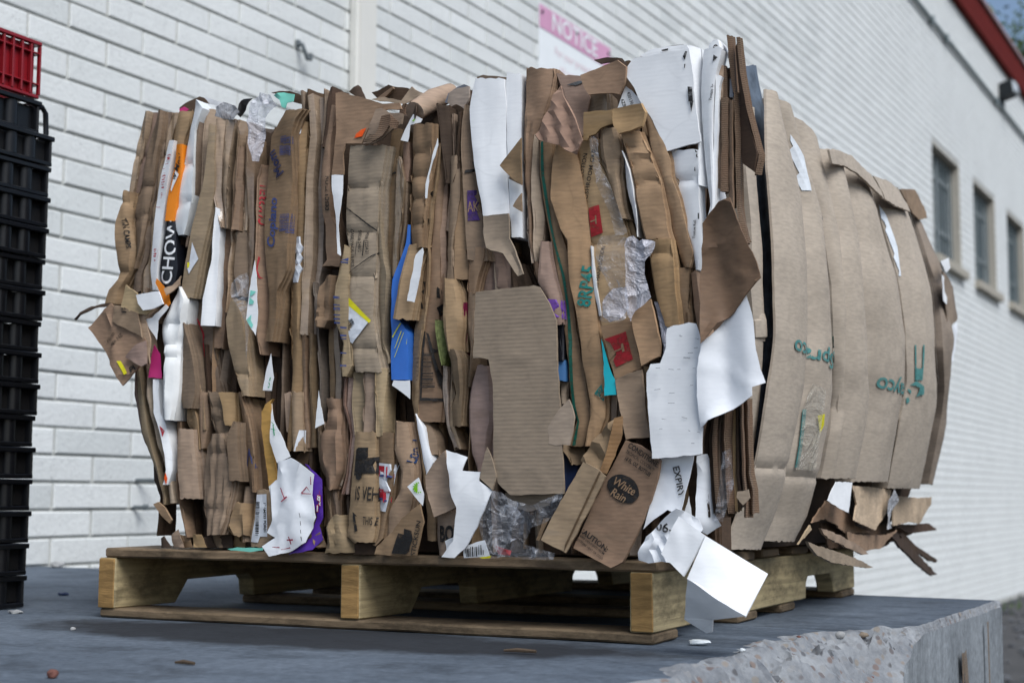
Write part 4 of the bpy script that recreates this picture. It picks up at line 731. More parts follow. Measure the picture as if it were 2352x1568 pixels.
["S","c1","kraft",6,[[48,436,70,436],[49,384,82,383],[66,317,94,317],[99,252,119,252],[121,205,134,205],[125,194,134,194]],{"b":6,"w":45,"c":2,"cr":[],"t":3}],
["S","c2","kraft_grey",0,[[88,413,100,413],[93,377,108,377],[108,328,121,328],[117,290,136,290],[135,252,148,252],[146,196,160,196]],{"b":7,"w":45,"c":2.2,"cr":[],"t":3}],
["P","c2b","kraft",-6,[[120,194],[130,198],[144,188],[159,168],[155,162],[137,175]],{"c":4,"t":4}],
["S","c3","white_board",-8,[[113,406,125,406],[114,384,123,384],[116,349,129,349],[125,331,141,331],[142,278,157,278],[147,252,158,252],[142,227,149,227]],{"b":5,"w":45,"c":1.5,"cr":[],"t":1,"np":1}],
["D","c3","red_ink","printed_patch",[[131,327],[146,327],[157,281],[148,278]],{}],
["D","c3","orange_ink","printed_patch",[[119,370],[126,369],[131,341],[125,341]],{}],
["D","c3","blue_ink","printed_patch",[[119,387],[125,386],[124,375],[119,375]],{}],
["D","c3","orange_ink","printed_patch",[[141,267],[145,268],[153,227],[148,227]],{}],
["S","c4","white_plastic",-18,[[163,563,170,562],[149,541,186,539],[124,500,181,498],[128,471,173,470],[133,443,171,441],[132,386,171,385],[136,358,167,357],[142,336,162,335]],{"b":16,"w":45,"c":4,"cr":[498,464,441],"t":1}],
["P","c5","pink_paper",-10,[[113,466],[126,449],[132,407],[103,409],[107,444]],{"c":2,"t":1}],
["S","c6","kraft",-4,[[162,500,177,499],[158,443,197,442],[162,405,204,404],[163,377,204,376],[171,356,198,355]],{"b":8,"w":45,"c":1.5,"cr":[],"t":3}],
["S","c6b","kraft",6,[[168,501,176,500],[172,462,188,462],[182,424,199,424],[198,367,212,367],[202,318,218,318]],{"b":8,"w":45,"c":2.2,"cr":[],"t":3}],
["S","c7","kraft",0,[[169,355,194,355],[168,334,202,334],[184,308,205,308],[197,285,207,285]],{"b":12,"w":45,"c":4,"cr":[],"t":3}],
["S","c7b","kraft",-6,[[170,321,198,320],[167,289,203,289],[169,252,209,252],[176,203,214,204]],{"b":5,"w":45,"c":2,"cr":[],"t":3}],
["S","c7c","kraft",8,[[144,385,157,384],[142,328,159,327],[146,271,157,271],[151,215,162,215],[172,140,188,140]],{"b":8,"w":45,"c":4,"cr":[],"t":3}],
["S","c8","kraft",4,[[203,383,216,382],[204,326,220,326],[207,289,214,289]],{"b":8,"w":45,"c":3,"cr":[],"t":3}],
["S","c9","kraft",-4,[[219,382,253,381],[224,357,257,357],[228,335,266,334],[238,307,270,307],[245,294,268,294]],{"b":12,"w":45,"c":4,"cr":[361,333],"t":3}],
["S","c9b","kraft_gold",0,[[248,381,278,380],[256,357,279,356],[264,325,278,325]],{"b":12,"w":45,"c":4,"cr":[],"t":3}],
["S","c10","kraft",-8,[[234,311,264,311],[228,298,271,297],[220,279,275,279],[218,233,286,233],[219,187,278,187],[224,169,275,169],[229,144,266,145]],{"b":8,"w":45,"c":3,"cr":[280,185],"t":3}],
["S","c11","kraft",-14,[[290,330,296,330],[277,306,297,306],[283,233,304,233]],{"b":4,"w":45,"c":1,"cr":[],"t":3}],
["S","c12","kraft",0,[[278,380,293,380],[286,334,309,334],[291,288,319,288],[294,251,322,251],[306,215,325,215]],{"b":9,"w":45,"c":2.5,"cr":[],"t":3,"np":1}],
["D","c12","blue_ink","printed_letter",[[306,254],[312,286],[309,286],[303,254]],{}],
["D","c12","blue_ink","printed_letter",[[309,285],[321,254],[324,254],[312,286]],{}],
["D","c12","blue_ink","printed_letter",[[296,288],[303,254],[306,254],[299,288]],{}],
["S","c13","kraft_gold",-8,[[323,219,360,219],[319,179,365,179],[310,143,364,143],[313,126,344,126]],{"b":6,"w":45,"c":2,"cr":[],"t":3,"np":1}],
["D","c13","label_white","address_label",[[328,211],[351,212],[352,143],[337,143],[333,133],[317,134],[325,170]],{}],
["D","c13","black_ink","printed_bars",[[327,199],[336,199],[334,145],[327,145]],{"bars":[20,90]}],
["T","c13","black_ink","13AM733 POR01",[347,174,5.2,-88],{"bold":0.03,"xs":0.95}],
["S","c14","kraft",-10,[[289,197,311,197],[276,178,311,179],[270,160,315,161],[281,144,312,144]],{"b":20,"w":45,"c":8,"cr":[],"t":3}],
["S","c14b","kraft",6,[[294,224,316,224],[295,188,311,188],[299,133,312,133]],{"b":8,"w":45,"c":5,"cr":[],"t":3}],
["P","c15","woodgrain",-4,[[357,367],[342,358],[335,346],[336,318],[343,276],[352,223],[366,234],[359,287],[352,360]],{"c":1.5,"t":6}],
["P","c16","white_board",-14,[[361,359],[366,332],[388,296],[400,272],[375,262],[360,296]],{"c":2,"t":1}],
["D","c16","green_ink2","printed_script",[[362,328],[378,318],[379,319],[363,329]],{}],
["D","c16","green_ink2","printed_script",[[362,317],[380,313],[381,314],[362,318]],{}],
["D","c16","green_ink2","printed_script",[[366,324],[369,306],[371,306],[368,325]],{}],
["D","c16","green_ink2","printed_script",[[377,314],[375,305],[377,304],[379,313]],{}],
["D","c16","green_ink2","printed_script",[[378,304],[388,300],[389,301],[379,305]],{}],
["P","c16b","white_board",-8,[[355,441],[358,417],[361,402],[357,380],[340,381],[347,417]],{"c":2,"t":1}],
["T","c16b","green_ink2","IME",[358,389,11.4,74],{"bold":0.02}],
["P","c17","white_paper",-18,[[378,264],[404,270],[425,261],[448,243],[444,210],[453,175],[436,136],[405,120],[367,112],[353,128],[364,135],[381,144],[402,174],[418,199],[401,215],[380,183],[387,169],[377,142],[361,150],[372,170],[366,224],[377,235]],{"c":7,"t":1}],
["P","c17b","white_board",-14,[[359,224],[373,235],[377,186],[373,172],[367,197]],{"c":2,"t":1}],
["D","c17","red_dark","printed_script",[[427,213],[436,223],[435,224],[425,214]],{}],
["D","c17","red_dark","printed_script",[[435,223],[443,214],[445,215],[436,224]],{}],
["D","c17","red_dark","printed_script",[[427,212],[444,212],[444,213],[427,214]],{}],
["D","c17","red_dark","printed_script",[[443,240],[443,227],[445,227],[444,240]],{}],
["D","c17","red_dark","printed_script",[[444,227],[452,232],[450,233],[443,228]],{}],
["D","c17","red_dark","printed_script",[[388,222],[397,204],[399,205],[390,222]],{}],
["D","c17","red_dark","printed_script",[[392,199],[403,207],[401,209],[391,200]],{}],
["D","c17","red_dark","printed_script",[[439,155],[453,146],[455,148],[440,156]],{}],
["D","c17","red_dark","printed_script",[[446,143],[455,154],[453,154],[445,144]],{}],
["D","c17","red_dark","printed_script",[[404,138],[416,138],[416,141],[404,140]],{}],
["D","c17","red_dark","printed_script",[[407,144],[411,132],[413,133],[409,145]],{}],
["D","c17","red_dark","printed_script",[[376,127],[391,126],[391,128],[376,128]],{}],
["D","c17","red_dark","printed_script",[[394,123],[411,126],[410,128],[393,124]],{}],
["D","c17","black_ink","printed_line",[[427,182],[428,175],[429,175],[428,182]],{}],
["D","c17","black_ink","printed_line",[[428,169],[429,162],[430,163],[429,170]],{}],
["D","c17","black_ink","printed_line",[[429,155],[430,150],[431,150],[430,156]],{}],
["D","c17","black_ink","printed_line",[[430,145],[432,138],[433,138],[432,145]],{}],
["P","c17p","purple_gloss",-12,[[428,260],[434,258],[459,235],[462,175],[454,162],[462,140],[443,124],[399,115],[403,119],[433,136],[450,175],[440,210],[444,244]],{"c":4,"t":1}],
["T","c17p","red_ink","Taffy",[459,200,12.4,86],{"bold":0.09,"xs":0.95}],
["T","c17p","white_ink","Taffy",[460,200,12.3,86],{"bold":0.02,"lift":3,"xs":0.95}],
["P","c17t","teal_bag",-30,[[293,123],[312,126],[362,126],[362,122],[338,119],[299,121]],{"c":3,"t":1}],
["S","c18a","kraft",2,[[372,378,384,378],[377,314,391,314]],{"b":5,"w":45,"c":2.2,"cr":[],"t":3}],
["S","c18b","kraft_gold",-2,[[393,377,412,377],[399,281,416,281]],{"b":4,"w":45,"c":1,"cr":[],"t":3,"pl":[0,22,3],"np":1}],
["D","c18b","label_white","tape_end",[[410,315],[417,315],[416,281],[403,281]],{}],
["S","c18c","kraft_dark",10,[[414,305,431,305],[385,260,415,260]],{"b":6,"w":45,"c":4,"cr":[],"t":3}],
["S","c19","kraft",-6,[[455,365,487,364],[458,331,490,330],[444,308,492,307],[444,268,495,268],[454,247,493,247],[461,219,481,219]],{"b":16,"w":45,"c":5,"cr":[348,316],"t":3}],
["S","c20","kraft",6,[[448,224,482,224],[449,198,478,198],[448,162,479,162]],{"b":8,"w":45,"c":4,"cr":[],"t":3}],
["P","base0","kraft_dark",1,[[133,137],[144,141],[162,122],[138,121]],{"c":9,"t":2}],
["P","base1","kraft",8,[[149,142],[163,152],[177,122],[154,122]],{"c":9,"t":2}],
["P","base2","kraft_gold",19,[[159,143],[181,141],[187,122],[164,121]],{"c":9,"t":2}],
["P","base3","kraft_gold",-18,[[212,145],[230,145],[240,124],[218,124]],{"c":9,"t":2}],
["P","base4","kraft_dark",14,[[210,140],[224,140],[238,123],[215,123]],{"c":9,"t":2}],
["P","base5","kraft_gold",18,[[225,143],[247,149],[253,123],[231,123]],{"c":9,"t":2}],
["P","base6","kraft_dark",16,[[244,141],[266,149],[272,123],[249,123]],{"c":9,"t":2}],
["P","base7","kraft_gold",22,[[263,144],[287,152],[291,123],[268,123]],{"c":9,"t":2}],
["P","base8","kraft_dark",23,[[285,138],[302,147],[312,124],[290,124]],{"c":9,"t":2}],
["P","base9","kraft_dark",22,[[300,144],[319,144],[327,124],[304,124]],{"c":9,"t":2}],
["P","base10","kraft",7,[[335,140],[352,142],[362,125],[340,125]],{"c":9,"t":2}],
["P","base11","kraft_gold",14,[[346,143],[366,155],[373,125],[351,125]],{"c":9,"t":2}],
["P","base12","kraft_dark",8,[[369,148],[389,153],[395,126],[374,126]],{"c":9,"t":2}],
["P","base13","kraft_dark",24,[[382,148],[404,154],[409,125],[387,125]],{"c":9,"t":2}],
["P","base14","kraft_dark",-11,[[427,151],[442,152],[453,127],[432,127]],{"c":9,"t":2}],
["P","base15","kraft_gold",-10,[[442,144],[456,152],[468,128],[447,128]],{"c":9,"t":2}],
["S","L1","kraft",10,[[20,744,39,742],[16,724,36,722],[2,685,35,683],[-1,645,48,642],[6,607,47,605],[8,587,34,586],[-13,569,22,567],[-22,546,18,543]],{"b":14,"w":45,"c":3.5,"cr":[723,600],"t":3,"np":1}],
["T","L1","black_ink","TIN CAMPS",[31,667,7.8,-78],{"bold":0.02,"xs":1}],
["P","L2","kraft",-30,[[33,539],[9,520],[-15,498],[3,477],[24,455],[45,424],[65,395],[82,409],[98,428],[117,431],[113,471],[85,501],[61,510]],{"c":8,"t":4}],
["T","L2","black_ink","Phyto",[38,479,7.1,42],{"xs":1}],
["T","L2","black_ink","size NZ",[51,474,6.4,42],{"xs":1}],
["T","L2","black_ink","PL",[88,424,10.4,35],{"bold":0.03}],
["D","L2","label_yellow","label_band",[[56,437],[63,437],[77,416],[71,413]],{}],
["P","L3","kraft_olive",-34,[[69,568],[94,552],[105,524],[126,522],[112,514],[88,519],[61,530]],{"c":4,"t":3}],
["P","L4","white_board",-42,[[98,548],[108,549],[146,552],[156,530],[137,523],[114,521],[103,533]],{"c":2,"t":3}],
["P","L5","kraft",-38,[[42,535],[62,532],[96,518],[110,476],[78,489],[41,506]],{"c":8,"t":3}],
["T","L5","black_ink","18",[70,525,11.2,82],{"bold":0.03}],
["P","L6","kraft_pink",-36,[[115,470],[122,430],[112,426],[93,434],[76,443],[97,463]],{"c":8,"t":3}],
["P","L7","kraft_dark",-20,[[25,541],[4,540],[-18,537],[-43,528],[-57,516],[-45,523],[-13,534],[24,536]],{"c":2,"t":5}],
["P","L8","white_board",-26,[[101,508],[120,510],[149,531],[155,526],[133,503],[131,472],[116,490]],{"c":3,"t":1}],
["P","L9","kraft",-26,[[86,520],[131,525],[108,508],[121,473],[120,431],[107,470]],{"c":6,"t":3}],
["P","Lor","orange",-16,[[119,579],[134,565],[146,551],[152,533],[143,525],[132,546],[117,571]],{"c":5,"t":1}],
["P","Lk","kraft",-22,[[160,563],[176,579],[174,564],[158,550],[151,546],[146,558]],{"c":6,"t":3}],
["S","c1x","kraft_dark",30,[[45,438,74,437],[57,372,84,371],[66,325,90,325],[89,234,113,234],[108,195,124,196]],{"b":5,"w":45,"c":4,"cr":[],"t":3}],
["P","t1","white_paper",60,[[150,912],[169,906],[193,896],[179,888],[164,896]],{"c":3,"t":1}],
["P","t2","kraft_dark",40,[[114,891],[136,901],[157,907],[166,904],[182,887],[151,881],[117,885]],{"c":4,"t":3}],
["P","t2b","pink_paper",15,[[132,881],[142,885],[153,879],[146,875],[134,876]],{"c":6,"t":1}],
["P","t3","kraft_dark",50,[[306,898],[322,899],[345,896],[363,889],[375,882],[373,869],[350,877],[331,893]],{"c":6,"t":3}],
["S","te0","kraft_grey",12,[[386,885,395,884],[387,845,395,844],[382,792,391,791]],{"b":4,"w":45,"c":3,"cr":[],"t":3}],
["S","te1","kraft_dark",12,[[398,886,406,885],[398,843,406,842],[393,791,402,790]],{"b":4,"w":45,"c":3,"cr":[],"t":3}],
["S","te2","kraft_dark",12,[[431,882,438,881],[431,840,438,839],[426,788,434,787]],{"b":4,"w":45,"c":3,"cr":[],"t":3}],
["S","te3","kraft",12,[[438,878,446,877],[439,839,446,838],[434,787,441,786]],{"b":4,"w":45,"c":3,"cr":[],"t":3}],
["S","te4","kraft_dark",12,[[446,881,455,880],[446,838,455,837],[441,786,450,785]],{"b":4,"w":45,"c":3,"cr":[],"t":3}],
["P","t4","kraft_dark",60,[[452,887],[463,893],[471,896],[476,892],[485,872],[465,878]],{"c":8,"t":3}],
["P","t5","kraft_dark",80,[[486,886],[499,888],[520,895],[529,891],[557,885],[567,880],[565,865],[546,864],[525,870],[497,875]],{"c":5,"t":5}],
["P","t5b","kraft",70,[[503,872],[533,888],[535,884],[513,869]],{"c":3,"t":5}],
["P","t6","kraft_light",70,[[571,883],[577,877],[596,867],[556,855],[492,871],[518,872],[552,861]],{"c":4,"t":3}],
["P","t7","kraft_grey",20,[[665,834],[669,848],[683,854],[705,855],[703,833],[695,820],[681,829],[673,826]],{"c":7,"t":4}],
["P","t8","grey_film",30,[[654,838],[660,852],[676,861],[688,864],[696,860],[678,855],[664,846],[658,836]],{"c":3,"t":3}],
["P","t9","kraft",50,[[701,879],[713,881],[755,872],[752,863],[709,865]],{"c":3,"t":4}],
["P","t10","kraft_dark",40,[[1028,884],[1054,884],[1056,882],[1033,879]],{"c":2,"t":4}],
["P","t11","white_board",10,[[996,865],[1012,873],[1039,875],[1070,873],[1073,866],[1003,863]],{"c":4,"t":3}],
["D","t11","black_ink","printed_mark",[[1030,870],[1041,871],[1041,868],[1032,868]],{}],
["SS","r0","kraft_bright",-20,[[238,830,279,839],[194,723,244,733],[197,641,247,650],[192,539,250,546],[217,452,271,457],[210,490,259,496],[222,360,269,363],[232,256,279,257],[238,217,292,217]],{"b":3,"w":40,"c":1,"cr":[],"t":4}],
["SS","r0b","bluegrey_print",-34,[[280,913,358,933],[298,845,370,862],[282,748,328,757],[285,657,336,665],[306,539,332,542],[312,461,340,464],[306,474,331,476],[306,339,338,340],[308,258,344,258]],{"b":4,"w":40,"c":1,"cr":[],"t":4}],
["SS","r1a","kraft_bright",6,[[289,873,337,870],[272,823,352,828],[256,775,367,785],[243,727,383,743],[243,683,391,699],[242,640,388,653],[240,596,388,608],[242,553,389,563],[247,511,393,519],[251,468,398,476],[249,425,402,432],[244,382,408,388],[242,340,400,344],[245,298,397,300],[247,256,394,256],[247,213,405,212],[244,171,410,168],[234,129,400,124]],{"b":10,"w":5,"c":1.4,"cr":[257],"t":5}],
["SS","r1b","kraft_bright",0,[[357,876,436,864],[372,834,452,823],[386,792,463,780],[401,749,483,739],[410,706,508,699],[406,660,515,656],[405,616,522,612],[405,571,533,569],[408,528,539,526],[413,485,550,483],[416,441,559,440],[426,398,580,397],[418,354,586,354],[414,311,587,309],[412,267,590,265],[417,224,598,221],[429,180,620,177],[420,137,602,132]],{"b":20,"w":40,"c":2,"cr":[245],"t":4}],
["SS","r2","kraft_bright",-10,[[471,873,619,844],[487,833,621,803],[496,791,620,761],[515,751,623,721],[537,711,625,680],[547,669,616,638],[551,626,615,598],[561,584,620,559],[566,541,630,520],[576,499,638,481],[584,457,642,442],[601,415,658,403],[617,373,666,364],[616,330,669,324],[619,287,675,284],[624,244,682,245]],{"b":16,"w":40,"c":2.5,"cr":[],"t":4}],
["SS","r3","kraft_bright",4,[[564,831,693,846],[568,791,681,802],[569,751,681,761],[574,711,689,721],[577,672,699,682],[571,631,696,641],[571,592,703,602],[577,553,714,563],[587,515,731,524],[595,477,736,485],[601,438,746,445],[616,400,771,407],[623,361,779,367],[625,322,779,327],[631,283,782,286],[638,244,787,246]],{"b":24,"w":40,"c":2.5,"cr":[],"t":4}],
["SS","r4","kraft_bright",2,[[702,848,872,843],[689,804,923,810],[688,762,934,770],[697,722,947,730],[707,682,964,691],[703,640,978,651],[710,600,981,610],[722,561,992,569],[740,522,1010,530],[744,482,1012,488],[755,442,1024,448],[780,403,1029,407],[785,362,1028,366],[786,321,1030,325],[789,281,1035,284],[796,240,1043,242]],{"b":26,"w":40,"c":3,"cr":[],"t":4}],
["SS","r5","kraft_bright",2,[[872,843,1145,865],[924,810,1233,836],[934,768,1249,794],[948,728,1256,750],[965,687,1270,707],[976,646,1274,663],[982,604,1265,618],[994,563,1258,574],[1003,522,1256,530],[1014,480,1274,488],[1030,439,1296,447],[1029,397,1323,405],[1028,355,1326,361],[1032,313,1332,318],[1037,271,1341,275],[1048,229,1351,231]],{"b":20,"w":40,"c":2.5,"cr":[],"t":4}],
["SS","r6","kraft_grey",-30,[[1388,915,1500,879],[1472,875,1525,832],[1461,818,1535,782],[1448,762,1568,736],[1456,709,1555,684],[1426,652,1522,630],[1413,599,1527,581],[1401,546,1500,530],[1418,496,1501,482],[1442,446,1498,433],[1460,396,1513,386],[1465,344,1523,338],[1476,293,1526,290],[1487,241,1528,242]],{"b":6,"w":40,"c":3,"cr":[],"t":4}],
["SP","cap3","kraft_bright",14,[[533,819],[606,831],[681,838],[749,830],[811,826],[861,800],[864,789],[797,797],[704,807],[610,805],[539,795]],{"c":2,"t":4}],
["SP","cap5","kraft_bright",14,[[826,828],[944,843],[1043,844],[1095,820],[1105,805],[962,793],[880,792],[876,801]],{"c":2,"t":4}],
["PX","rflap","kraft",1130,[[1258,886],[1418,916],[1528,896],[1571,875],[1454,851],[1379,857]],{"c":3,"t":3}],
["DS","r1a","white_tape","packing_tape",[[357,823],[384,826],[419,785],[435,728],[400,724],[374,776]],{}],
["DS","r1b","white_tape","packing_tape",[[357,823],[384,826],[419,785],[435,728],[400,724],[374,776]],{}],
["DS","r1a","white_tape","packing_tape",[[349,860],[363,860],[381,830],[361,826]],{}],
["DS","r4","white_tape","packing_tape",[[939,795],[962,774],[990,713],[989,654],[949,650],[941,706]],{}],
["DS","r5","white_tape","packing_tape",[[939,795],[962,774],[990,713],[989,654],[949,650],[941,706]],{}],
["DS","r1b","white_tape","packing_tape",[[529,791],[569,788],[601,754],[590,751]],{}],
["TS","r1a","teal_ink2","Sprayco",[416,448,26.8,178],{"bold":0.015,"xs":1.9,"sp":0.95}],
["TS","r1b","teal_ink2","Sprayco",[416,448,26.8,178],{"bold":0.015,"xs":1.9,"sp":0.95}],
["TS","r4","teal_ink2","Sprayco",[926,420,31.2,178],{"bold":0.015,"xs":1.9,"sp":0.95}],
["TS","r5","teal_ink2","Sprayco",[926,420,31.2,178],{"bold":0.015,"xs":1.9,"sp":0.95}],
["DS","r1b","teal_ink2","printed_bottle",[[511,527],[518,466],[523,467],[515,527]],{}],
["DS","r1b","teal_ink2","printed_bottle",[[535,529],[536,468],[540,468],[539,530]],{}],
["DS","r1b","teal_ink2","printed_bottle",[[519,487],[538,489],[538,468],[521,467]],{}],
["DS","r1b","teal_ink2","printed_bottle",[[504,457],[521,465],[542,457],[542,444],[519,437],[525,446],[529,453],[516,456]],{}],
["DS","r5","teal_ink2","printed_bottle",[[1036,518],[1054,448],[1060,449],[1042,519]],{}],
["DS","r5","teal_ink2","printed_bottle",[[1073,522],[1080,450],[1087,450],[1080,522]],{}],
["DS","r5","teal_ink2","printed_bottle",[[1051,472],[1081,474],[1084,450],[1057,448]],{}],
["DS","r5","teal_ink2","printed_bottle",[[1038,437],[1058,447],[1099,438],[1105,422],[1068,415],[1077,425],[1079,434],[1057,437]],{}],
["DS","r1b","teal_ink2","printed_line",[[431,357],[435,260],[443,260],[439,357]],{}],
["DS","r1b","label_yellow","label_band",[[469,348],[494,352],[500,333],[487,318]],{}],
["DS","r1b","tape_clear","packing_tape",[[446,401],[487,392],[486,335],[504,255],[437,257],[431,355]],{}],
["DS","r4","tape_brown","packing_tape",[[975,366],[1014,366],[1033,295],[1067,231],[1018,232],[992,304]],{}],
["DS","r1a","white_tape","packing_tape",[[396,697],[393,658],[392,620],[392,583],[394,546],[398,509],[403,472],[406,435],[414,399],[420,399],[411,436],[408,473],[403,509],[400,546],[398,584],[398,621],[399,659],[402,698]],{}],  # this and the next three thin strips paint the tape's highlights in white
["DS","r1b","white_tape","packing_tape",[[491,713],[507,676],[510,637],[518,599],[527,561],[533,523],[542,485],[549,447],[567,409],[573,409],[555,447],[548,486],[539,524],[533,562],[524,600],[516,638],[513,677],[497,714]],{}],
["DS","r4","white_tape","packing_tape",[[923,789],[935,745],[952,703],[970,660],[974,615],[986,571],[1005,528],[1008,483],[1025,440],[1033,440],[1016,484],[1014,529],[995,572],[983,616],[980,661],[962,704],[945,747],[934,791]],{}],
["DS","r5","white_tape","packing_tape",[[1171,834],[1203,790],[1215,742],[1232,695],[1228,646],[1230,597],[1220,548],[1236,502],[1256,455],[1267,456],[1246,503],[1231,549],[1241,599],[1241,647],[1246,697],[1229,744],[1218,792],[1187,837]],{}],
["PX","fe1","white_board",1190,[[1383,739],[1494,764],[1515,743],[1452,723]],{"c":2,"t":1}],
["PX","fe2","white_board",1190,[[1391,711],[1520,693],[1441,649],[1406,654]],{"c":2,"t":1}],
["PX","fe3","kraft_grey",1190,[[1404,721],[1546,701],[1587,631],[1457,596],[1441,649]],{"c":3,"t":3}],
["PX","fe4","white_paper",1190,[[1449,590],[1577,621],[1555,555],[1494,522],[1446,522]],{"c":4,"t":1}],
["PX","d1","white_board",1135,[[605,238],[726,238],[689,183],[639,189],[543,205]],{"c":2,"t":1}],
["PX","d2","kraft_light",1125,[[769,232],[939,231],[1112,226],[1058,176],[962,146],[777,168],[807,197]],{"c":3,"t":3}],
["PX","d3","kraft_light",1120,[[1169,214],[1424,210],[1588,212],[1564,191],[1437,152],[1323,157],[1162,152]],{"c":4,"t":3}],
["PX","d4","kraft",1100,[[677,204],[858,184],[898,155],[1045,139],[814,143],[663,173],[567,166],[616,189]],{"c":6,"t":3}],
["PX","d5","kraft_grey",1140,[[386,139],[455,129],[570,118],[720,100],[864,78],[828,78],[693,87],[545,99],[443,115]],{"c":3,"t":5}],
["PX","d6","kraft_grey",1130,[[513,158],[637,144],[779,123],[868,103],[819,103],[686,122],[553,140]],{"c":5,"t":5}],
["PX","d7","kraft",1110,[[772,147],[910,137],[1142,133],[1227,142],[1090,107],[907,106],[797,125]],{"c":5,"t":3}],
["PX","d8","kraft_dark",1080,[[692,164],[1627,147],[1843,131],[1563,128],[1197,103],[763,116]],{"c":8,"t":3}],
["PX","d9","kraft_dark",1100,[[1206,135],[1293,135],[1437,100],[1613,56],[1751,24],[1673,24],[1511,56],[1361,92]],{"c":4,"t":6}],
["PX","d10","kraft_dark",1100,[[1366,132],[1496,99],[1756,59],[1744,53],[1635,63],[1418,99],[1311,130]],{"c":4,"t":6}],
["PX","d11","kraft_dark",1100,[[1277,148],[1522,150],[1647,150],[1754,132],[1602,131],[1422,131]],{"c":4,"t":4}],
["PX","d12","film_grey",1140,[[1073,227],[1104,207],[1034,166],[1049,149],[1000,147],[1022,203]],{"c":6,"t":1}],
["PX","d13","kraft_grey",1120,[[446,151],[480,164],[490,156],[403,133]],{"c":2,"t":3}]
]
CARTON = [[[1076,-55,183],[1124,-85,158],[1097,-100,104],[1055,-75,133]],[[1125,-88,158],[1207,-75,109],[1194,-135,57],[1104,-105,101]],[[1104,-105,101],[1194,-135,57],[1134,-90,47],[1085,-65,44]],[[1085,-65,44],[1134,-90,47],[1129,-80,29],[1120,-75,27]]]
NEAR_BRICKS = {-13:[20,21,22,23,24],-12:[18,19,20,21,22,23,24,25],-11:[14,15,16,17,18,19,20,21,22,23,24],-10:[12,13,14,15,16,17,18,19,20,21,22,23,24],-9:[8,9,10,11,12,13,14,15,16,17,18,19,20,21,22,23,24],-8:[6,7,8,9,10,11,12,13,14,15,16],-7:[3,4,5,6,7,8,9,10,11],-6:[1,2,3,4,5,6,7,8,9],-5:[-1,0,1,2,3,4,5,6,7],-4:[-1,0,1,2,3,4,5],-3:[-2,-1,0,1,2],-2:[-1,0],-1:[-2,-1,0],0:[-1,0,1],1:[-2,-1,0],2:[-1,0,1],3:[-2,-1,0],4:[-1,0,1],5:[-2,-1,0],6:[-1,0],7:[-2,-1,0],8:[-1,0],9:[-2,-1],10:[-1,0],11:[-2,-1,0],12:[-1,0],13:[-2,-1,0],14:[-1,0],15:[-2,-1,0],16:[-1,0],17:[-2,-1,0],18:[-1,0,1],19:[-2,-1,0,1,2],20:[-1,0,1,2,3],21:[-1,0,1,2,3],22:[0,1,2,3,4],23:[1,2,3,4,5],24:[2,3,4,5,6],25:[2,3,4,5,6],26:[4,5,6,7,8],27:[4,5,6,7,8],28:[5,6,7,8,9],29:[6,7,8,9],30:[7,8,9,10],31:[7,8,9,10,11],32:[9,10,11,12],33:[10,11,12],34:[11,12,13,14],35:[11,12,13,14],36:[13,14,15],37:[13,14,15],38:[14,15,16,23],39:[15,16,18,19,20,21,22,23],40:[16,17,18,19,20,21,22,23],41:[16,17,18,19,20,21,22,23],42:[18,19,20,21,22,23],43:[18,19,20,21,22,23],44:[19,20,21,22,23],45:[21,22,23],46:[22,23],47:[22,23]}
# ================================================================== setting: ground, loading dock
WA = 0.0374; WN = Vector((math.cos(WA), -math.sin(WA), 0)); WE = Vector((math.sin(WA), math.cos(WA), 0)); WK = -1.4416
def wp(out, u, z): return WN * (WK + out) + WE * u + Vector((0, 0, z))
g = mesh_obj('ground', [(-900, -900, -1.02), (900, -900, -1.02), (900, 900, -1.02), (-900, 900, -1.02)], [(0, 1, 2, 3)], 'asphalt'); g['kind'] = 'structure'

def fb(x, y, z=0, o=4): return noise.fractal(Vector((x, y, z)), 1.0, 2.0, o)
def edge_u(u):      # distance from the wall line to the intact arris of the dock
    return 2.715 + .006 * fb(u * 6, 1.3)
U0, U1 = -6.0, 1.295
def broken(u):      # how far the spalled edge is eaten back, and how deep
    k = max(0., min(1., (.60 - u) / .28)); k = k * k * (3 - 2 * k)
    k *= max(.25, min(1., (u + 2.6) / 1.2))
    d = .125 * k * (1 + .35 * fb(u * 5, 7.1) + .18 * fb(u * 17, 2.2)) + .010 * abs(fb(u * 11, 4.4))
    return max(.006, d), .015 + .085 * k * (1 + .3 * fb(u * 7, 9.3))
us = []; u = U0
while u < U1:
    us.append(u); u += .0075 if u > -1.2 else .08
us.append(U1)
verts = []; faces = []; fbk = []; nT = 7; nB = 18; nF = 6
top_v = []; row = nT + nB + nF
for u in us:
    d, dep = broken(u); xe = edge_u(u)
    xb = xe - d
    for k in range(nT):                       # flat top, wall to the spall
        o_ = -.05 + (xb + .05) * (k / (nT - 1)) ** .6
        verts.append(wp(o_, u, -.0015 * (k == nT - 1)))
    for k in range(1, nB + 1):                # spalled slope
        f = k / nB; o_ = xb + d * f
        rough_ = min(1, d / .05) * math.sin(math.pi * min(1, f * 1.2) if f < .83 else 0.02)
        zz = -dep * (f ** 1.15) + (.020 * fb(u * 13, o_ * 13, 3) + .026 * fb(u * 30, o_ * 30, 5, 2) - .030 * abs(fb(u * 22, o_ * 16, 11, 2)) + .012) * rough_
        verts.append(wp(o_ + .006 * fb(u * 30, f * 9, 8) * min(1, d / .05), u, zz))
    for k in range(1, nF + 1):                # vertical face
        f = k / nF; verts.append(wp(xe + .004 * fb(u * 3, f * 6, 6) + (.012 if k == 1 else .016) * 0, u, -dep - (1.03 - dep) * f))
